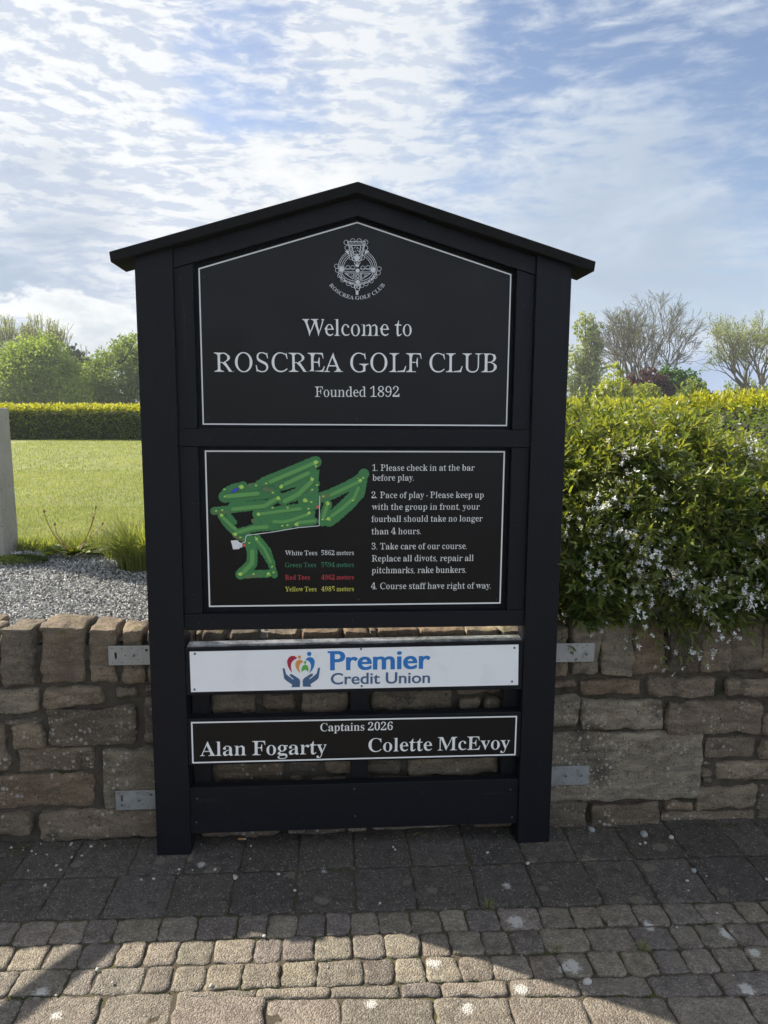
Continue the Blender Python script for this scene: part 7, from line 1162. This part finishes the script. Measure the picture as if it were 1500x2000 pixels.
# ================================================================== HEDGES
HD = mat('hedge_leaf', m_leaf((.095, .145, .034), (.185, .245, .065), .40, .4)); HG = mat('golden_new_leaf', m_leaf((.21, .23, .025), (.46, .45, .065), .5, .45, (1.3, 1.25, .5)))
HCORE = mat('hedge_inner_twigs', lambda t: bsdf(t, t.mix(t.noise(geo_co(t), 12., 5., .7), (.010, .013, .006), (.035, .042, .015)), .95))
def hedge(path, width, zb, zt, n, leaf, label, density=None, golden=.35):
    P = np.array(path, float); seg = np.linalg.norm(np.diff(P[:, :2], axis=0), axis=1); cum = np.concatenate([[0], np.cumsum(seg)]); L = cum[-1]
    root = tag(empty('hedge', (P[0][0], P[0][1], zb)), label, 'hedge'); O = np.array([P[0][0], P[0][1], zb])
    def at(s): return np.array([np.interp(s, cum, P[:, k]) for k in range(3)])
    def frame_(s):
        a = at(max(0, s-.2)); b = at(min(L, s+.2)); t = (b-a)[:2]; t /= np.linalg.norm(t); return at(s), np.array([t[0], t[1], 0]), np.array([t[1], -t[0], 0])
    core = []; ns = max(4, int(L/.4))
    prof = [(-.46, 0), (-.46, .55), (-.40, .82), (-.24, .92), (.24, .92), (.40, .82), (.46, .55), (.46, 0)]
    for i in range(ns+1):
        c, t, s_ = frame_(L*i/ns); h = c[2]-zb
        for u, v in prof: core.append(np.array([c[0], c[1], zb])+s_*u*width+np.array([0, 0, v*h])-O)
    F = [(i*8+k, i*8+k+1, (i+1)*8+k+1, (i+1)*8+k) for i in range(ns) for k in range(7)]
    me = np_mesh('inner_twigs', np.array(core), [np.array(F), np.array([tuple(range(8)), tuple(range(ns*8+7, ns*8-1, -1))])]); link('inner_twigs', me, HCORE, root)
    out = {0: ([], [], [], []), 1: ([], [], [], [])}
    for _ in range(n):
        s = random.uniform(0, L) if density is None else density(L)
        c, t, sd = frame_(s); h = c[2]-zb; per = random.uniform(0, 2*h+width)
        if per < h: u, v, nn = -.5, per/h, -sd
        elif per < h+width: u, v, nn = (per-h)/width-.5, 1., np.array([0, 0, 1.])
        else: u, v, nn = .5, (2*h+width-per)/h, sd
        q = abs(u)*2                                            # rounded shoulders
        if v > .85 or (v == 1. and q > .75): 
            k = max(0, (q-.75)/.25) if v == 1. else (v-.85)/.15
            if v == 1.: v = 1-.12*k*k; nn = nn+np.sign(u)*sd*.8*k
            else: u *= 1-.08*k*k; nn = nn+np.array([0, 0, .8*k])
        lump = 1+.07*noise.noise((c[0]*1.8+u*2, c[1]*1.8, v*2))+.035*noise.noise((c[0]*6+u*5, c[1]*6, v*6))
        p = np.array([c[0], c[1], zb])+sd*u*width*lump+np.array([0, 0, v*h*lump])+nn*random.uniform(-.07, .015)*(.6+leaf*8)
        d = nn*.7+np.array([random.gauss(0, .55), random.gauss(0, .55), .45+random.gauss(0, .5)])
        topness = max(0., v*lump-.80)/.20
        gd = 1 if random.random() < (min(1, topness*1.1)**1.2*.95 + golden*.12) else 0
        A = out[gd]; A[0].append(p); A[1].append(d); k = leaf*random.uniform(.7, 1.3); A[2].append((k*1.7, k, k)); A[3].append(random.random())
        if gd and v > .9 and random.random() < .25:
            for j in range(3): A[0].append(p+np.array([0, 0, random.uniform(0, leaf*1.3)])); A[1].append(np.array([random.gauss(0, .3), random.gauss(0, .3), 1.])); A[2].append((k*1.5, k, k)); A[3].append(random.random())
    for g_, nm, m_ in ((0, 'dark_foliage', HD), (1, 'golden_foliage', HG)):
        A = out[g_]; scatter(nm, LEAF_V, LEAF_P, np.array(A[0]), quatrot(np.array(A[1]), RNG.normal(0, .6, len(A[0]))), np.array(A[2]), m_, root, tint=np.array(A[3]), origin=O)
    return root
hedge([(-9.5, 15.6, 1.54), (-4, 15.5, 1.55), (3.0, 15.4, 1.55)], 1.3, .84, 1.5, 26000, .060, 'long low clipped hedge with yellow top at the far end of the lawn', lambda L: random.uniform(0, L*.62), .15)
hedge([(3.3, 10.6, 1.69), (3.95, 9.0, 1.69), (4.35, 6.4, 1.66), (4.15, 4.9, 1.72), (4.3, 3.6, 1.73), (5.6, 3.0, 1.70)], 1.1, .84, 1.7, 34000, .045, 'golden-topped clipped hedge running back behind the white-flowered shrub', None, .5)

# ================================================================== TREES
def tree_mats(nm, lo, hi, tr=.45): return mat(nm, m_leaf(lo, hi, tr, .6, (1.4, 1.4, .55)))
T_BRIGHT = tree_mats('bright_spring_leaf', (.115, .175, .040), (.29, .35, .095)); T_MID = tree_mats('mid_green_leaf', (.085, .135, .034), (.22, .27, .080)); T_DARK = tree_mats('dark_conifer_needle', (.030, .052, .028), (.070, .105, .048), .2)
T_PALE = tree_mats('pale_catkin_leaf', (.18, .21, .10), (.34, .37, .19)); T_GOLD = tree_mats('yellow_green_leaf', (.20, .24, .035), (.38, .40, .075)); T_PURPLE = tree_mats('purple_leaf', (.040, .016, .022), (.110, .045, .055)); T_FRESH = tree_mats('fresh_green_leaf', (.035, .090, .018), (.085, .17, .035))
def grow(b, p, d, L, r, depth, tips, spread, up, gnarl=.25, sides=5, minr=.014, kids=(2, 3)):
    n = 4; pts = [Vector(p)]; dd = Vector(d).normalized()
    for i in range(n):
        dd = (dd+Vector((random.gauss(0, gnarl), random.gauss(0, gnarl), random.gauss(0, gnarl)+up))*.35).normalized(); pts.append(pts[-1]+dd*L/n)
    b.tube(pts, [max(minr, r*(1-.38*i/n)) for i in range(n+1)], sides if depth > 1 else 3)
    tips.append((pts[-1], dd, depth)); tips.append((pts[2], dd, depth))
    if depth <= 0: return
    for k in range(random.randint(*kids)):
        q = pts[-1] if k < 2 else pts[random.randint(1, 3)]; v = Vector((random.gauss(0, 1), random.gauss(0, 1), random.gauss(0, 1))); v = (v-dd*v.dot(dd)).normalized()
        grow(b, q, (dd+v*spread*random.uniform(.6, 1.2)), L*random.uniform(.66, .88), r*.60, depth-1, tips, spread, up, gnarl, sides, minr, kids)
def leafy(name, base, lobes, n, size, m, label, trunk_r=.25, group=None, aspect=1., tin=(.0, 1.), dirbias=(0, 0, .3), hollow=.45, cat='tree', stems=4):
    """lobes: (dx, dy, z above base, rx, ry, rz): many leaf sprays gathered in clumps through each lobe"""
    base = np.array(base, float); root = tag(empty(name, tuple(base)), label, cat, group)
    tb = MB(); htop = max(l[2] for l in lobes)
    tb.tube([(0, 0, -.1), (.03, 0, htop*.35), (.0, .05, htop*.8)], [trunk_r, trunk_r*.75, trunk_r*.3], 7)
    for l in lobes: tb.tube([(0, 0, htop*.25), (l[0]*.4, l[1]*.4, l[2]*.7), (l[0]*.9, l[1]*.9, l[2]+l[5]*.5)], [trunk_r*.5, trunk_r*.32, trunk_r*.08], 5)
    tb.build('trunk', BARK, root)
    ps, ds, ss, ts = [], [], [], []; vol = np.array([l[3]*l[4]*l[5] for l in lobes])**.75; cnt = (n*vol/vol.sum()).astype(int)
    for l, c in zip(lobes, cnt):
        nc = max(10, c//26)
        for _ in range(nc):
            v = RNG.normal(size=3); v /= np.linalg.norm(v); r = (hollow+(1-hollow)*random.random()**.6)
            r *= 1+.16*noise.noise(Vector(v)*2.2+Vector((l[0], l[2], 3)))
            cc = np.array(l[:3])+v*r*np.array(l[3:6]); cs_ = np.cbrt(l[3]*l[4]*l[5])*random.uniform(.08, .17); ct = random.uniform(-.22, .22)
            m_ = int(c/nc*random.uniform(.6, 1.4))
            q = cc+RNG.normal(size=(m_, 3))*cs_*np.array([1, 1, .7*aspect]); ps.append(q); ds.append(RNG.normal(size=(m_, 3))*.6+v*.5+np.array(dirbias)); ss.append(size*RNG.uniform(.6, 1.35, m_)); ts.append(np.clip(RNG.normal(.5+ct, .2, m_), *tin))
    ps = np.concatenate(ps); ds = np.concatenate(ds); ss = np.concatenate(ss); ts = np.concatenate(ts); ok = ps[:, 2] > .05
    ps, ds, ss, ts = ps[ok], ds[ok], ss[ok], ts[ok]
    scatter('crown', CARD_V, CARD_P, ps, quatrot(ds, RNG.uniform(0, 6.28, len(ps))), ss, m, root, tint=ts)
    return root
def bare(name, base, m_leafy, label, H, depth, limbs, spread, up, nleaf, lsize, r0, lean=0., seed=1, kids=(2, 3), L0=.24):
    random.seed(seed); root = tag(empty(name, tuple(base)), label, 'tree'); b = MB(); tips = []
    for i in range(limbs):
        a = 6.28*i/limbs+random.uniform(-.4, .4); k = .12+.78*((i*.618) % 1.)
        grow(b, (0, 0, 0), (math.cos(a)*k+lean, math.sin(a)*k*.6, 1.), H*L0*random.uniform(.9, 1.15), r0*random.uniform(.7, 1), depth, tips, spread, up, .28, 6, .016, kids)
    b.build('branches', BARK, root)
    T = [t for t in tips if t[2] <= 1]; ps = []; 
    for _ in range(nleaf):
        t = random.choice(T); ps.append(np.array(t[0])+RNG.normal(size=3)*lsize*1.0)
    n = len(ps); scatter('crown', CARD_V, CARD_P, np.array(ps), quatrot(RNG.normal(size=(n, 3)), RNG.uniform(0, 6.28, n)), lsize*RNG.uniform(.6, 1.3, n), m_leafy, root, tint=RNG.random(n)); return root
gz = .84
# left of the sign
leafy('round_tree', (-18.0, 45, gz), [(-.3, 0, 2.6, 2.1, 2., 2.35), (-1.9, .3, 1.9, 1.6, 1.6, 1.9), (1.5, -.3, 1.9, 1.5, 1.6, 2.0), (.4, .2, 3.6, 1.4, 1.4, 1.3), (-1.0, 0, 3.4, 1.2, 1.3, 1.2)], 32000, .12, T_BRIGHT, 'broad rounded bright green tree above the far hedge at the left edge', .3)
leafy('leafy_tree', (-13.2, 47, gz), [(-.6, 0, 2.6, 2.0, 1.8, 2.0), (1.6, 0, 2.8, 2.0, 1.8, 2.1), (-2.1, .3, 1.9, 1.1, 1.3, 1.7), (.6, .3, 4.2, 1.6, 1.4, 1.2), (2.2, .2, 3.6, 1.3, 1.2, 1.3)], 34000, .12, T_MID, 'looser mid green tree half hidden by the left sign post', .3)
leafy('low_tree', (-16.2, 49, gz), [(0, 0, 1.5, 1.5, 1.2, 1.7), (-.9, 0, 1.1, 1.2, 1.2, 1.4), (.9, 0, 1.2, 1.2, 1.2, 1.4)], 5000, .16, T_MID, 'low shaded green tree filling the gap between two rounder trees', .2)
leafy('conifer', (-21.0, 60, gz), [(0, 0, 4.2, .9, .9, 1.35), (.55, 0, 3.9, .9, .8, 1.2), (-.2, 0, 2.6, 1.8, 1.2, 1.8)], 5000, .20, T_DARK, 'dark conifer whose tip shows between the left trees', .25)
for x_, h_, s_, lab in ((-26.3, 8.3, 11, 'pale grey-green poplar with upright twigs at the very left edge'), (-24.3, 8.0, 12, 'pale grey-green poplar with upright twigs behind the rounded green tree')):
    bare('poplar', (x_, 62, gz), T_PALE, lab, h_, 5, 9, .26, .30, 9000, .085, .16, seed=s_, L0=.25)
# right of the sign
random.seed(31)
leafy('weeping_birch', (28.2, 80, gz), [(0, 0, 6.3, 1.5, 1.3, 3.6), (-.5, 0, 10.0, 1.1, .9, 1.8), (.6, 0, 8.6, 1.0, .9, 2.), (.9, 0, 4.0, 1.5, 1.3, 3.0), (-1.6, 0, 4.5, 1.3, 1.2, 3.4), (.2, 0, 2.6, 2.0, 1.4, 2.4)], 8000, .24, T_PALE, 'tall pale weeping tree next to the right sign post', .3, aspect=2.2, dirbias=(0, 0, -.6), hollow=.2)
bare('bare_tree', (35.0, 80, gz+.6), T_PALE, 'large spreading tree with almost bare branches right of the sign', 13.6, 7, 7, .50, .08, 9000, .07, .27, seed=6, L0=.225)
bare('budding_tree', (48.0, 80, gz+.6), T_PALE, 'branchy tree with sparse pale leaves at the right edge', 12.0, 6, 5, .46, .12, 12000, .13, .30, seed=9, L0=.25)
random.seed(41)
leafy('golden_tree', (19.9, 50, gz), [(0, 0, 1.9, 1.15, 1., 1.5), (0, 0, 3.1, .65, .6, .95), (-.6, 0, 1.3, .9, .8, 1.0), (.7, 0, 1.3, .9, .8, 1.0)], 5000, .14, T_GOLD, 'conical yellow-green small tree beside the right sign post', .12)
leafy('golden_shrub', (22.1, 50, gz), [(0, 0, 1.4, 1.0, .9, 1.3), (.5, 0, 1.9, .6, .6, .8)], 3200, .13, T_GOLD, 'low yellow-green shrub below the bare tree', .1, cat='shrub')
leafy('purple_shrub', (24.2, 53, gz), [(-1.2, 0, 2.2, 1.3, .9, 1.2), (.3, 0, 2.0, 1.4, .9, 1.5), (-.3, 0, 2.9, 1.2, .8, .9), (1.4, 0, 1.3, 1.1, .9, 1.2)], 5000, .16, T_PURPLE, 'dark purple-leaved shrub at the foot of the bare tree', .12, cat='shrub')
leafy('dense_tree', (26.6, 54, gz), [(0, 0, 2.6, 1.6, 1.2, 1.3), (-.8, 0, 3.0, 1.0, .9, .9), (.8, 0, 2.4, 1.1, 1., 1.1), (.2, 0, 1.3, 1.7, 1.2, 1.2)], 7000, .17, T_FRESH, 'dense dark green round tree right of the purple shrub', .2)
leafy('pale_shrub', (25.3, 49, gz), [(0, 0, 1.5, 1.0, .9, 1.35), (.3, 0, 2.1, .7, .7, .8)], 3200, .14, T_MID, 'soft olive green shrub in front of the dense dark green tree', .1, cat='shrub')
for x_, y_, lb, m_, lab in ((63, 110, [(0, 0, 2.8, 3.2, 2, 2.8), (3, 0, 2.2, 3, 2, 2.6), (-2.5, 0, 1.6, 2.6, 2, 1.9)], T_MID, 'distant hazy green tree on the skyline at the right'), (58, 112, [(0, 0, 1.6, 3.4, 2, 2.2)], T_DARK, 'low dark distant tree behind the golden hedge'), (70.5, 110, [(0, 0, 2.6, 3.2, 2, 3.0), (2.6, 0, 3.0, 3, 2, 3.0)], T_FRESH, 'distant fresh green tree at the right picture edge'), (49.5, 72, [(0, 0, 1.6, 2.2, 1.6, 2.3), (2.5, 0, 2.4, 2.2, 1.5, 2.4)], T_FRESH, 'green bushy tree under the budding tree at the right')):
    leafy('distant_tree', (x_, y_, gz), lb, 4200, .30, m_, lab, .25, 'trees on the far right skyline')

# ================================================================== THE AIR (one closed box named haze)
def m_haze(t):
    v = t.n.new('ShaderNodeVolumePrincipled'); v.inputs['Color'].default_value = (.90, .94, 1., 1); v.inputs['Density'].default_value = HAZE; v.inputs['Anisotropy'].default_value = .45
    return v.outputs[0]
HAZE = .0008
hm = bpy.data.materials.new('haze_air'); hm.use_nodes = True; ht = NT(hm.node_tree); ht.n.clear(); ho = ht.n.new('ShaderNodeOutputMaterial'); ht.l.new(m_haze(ht), ho.inputs['Volume'])
tag(MB().box(-420, 420, -70, 440, -1.2, 17.).build('haze', hm), 'thin pale summer haze softening the distant trees', 'haze', kind='stuff')
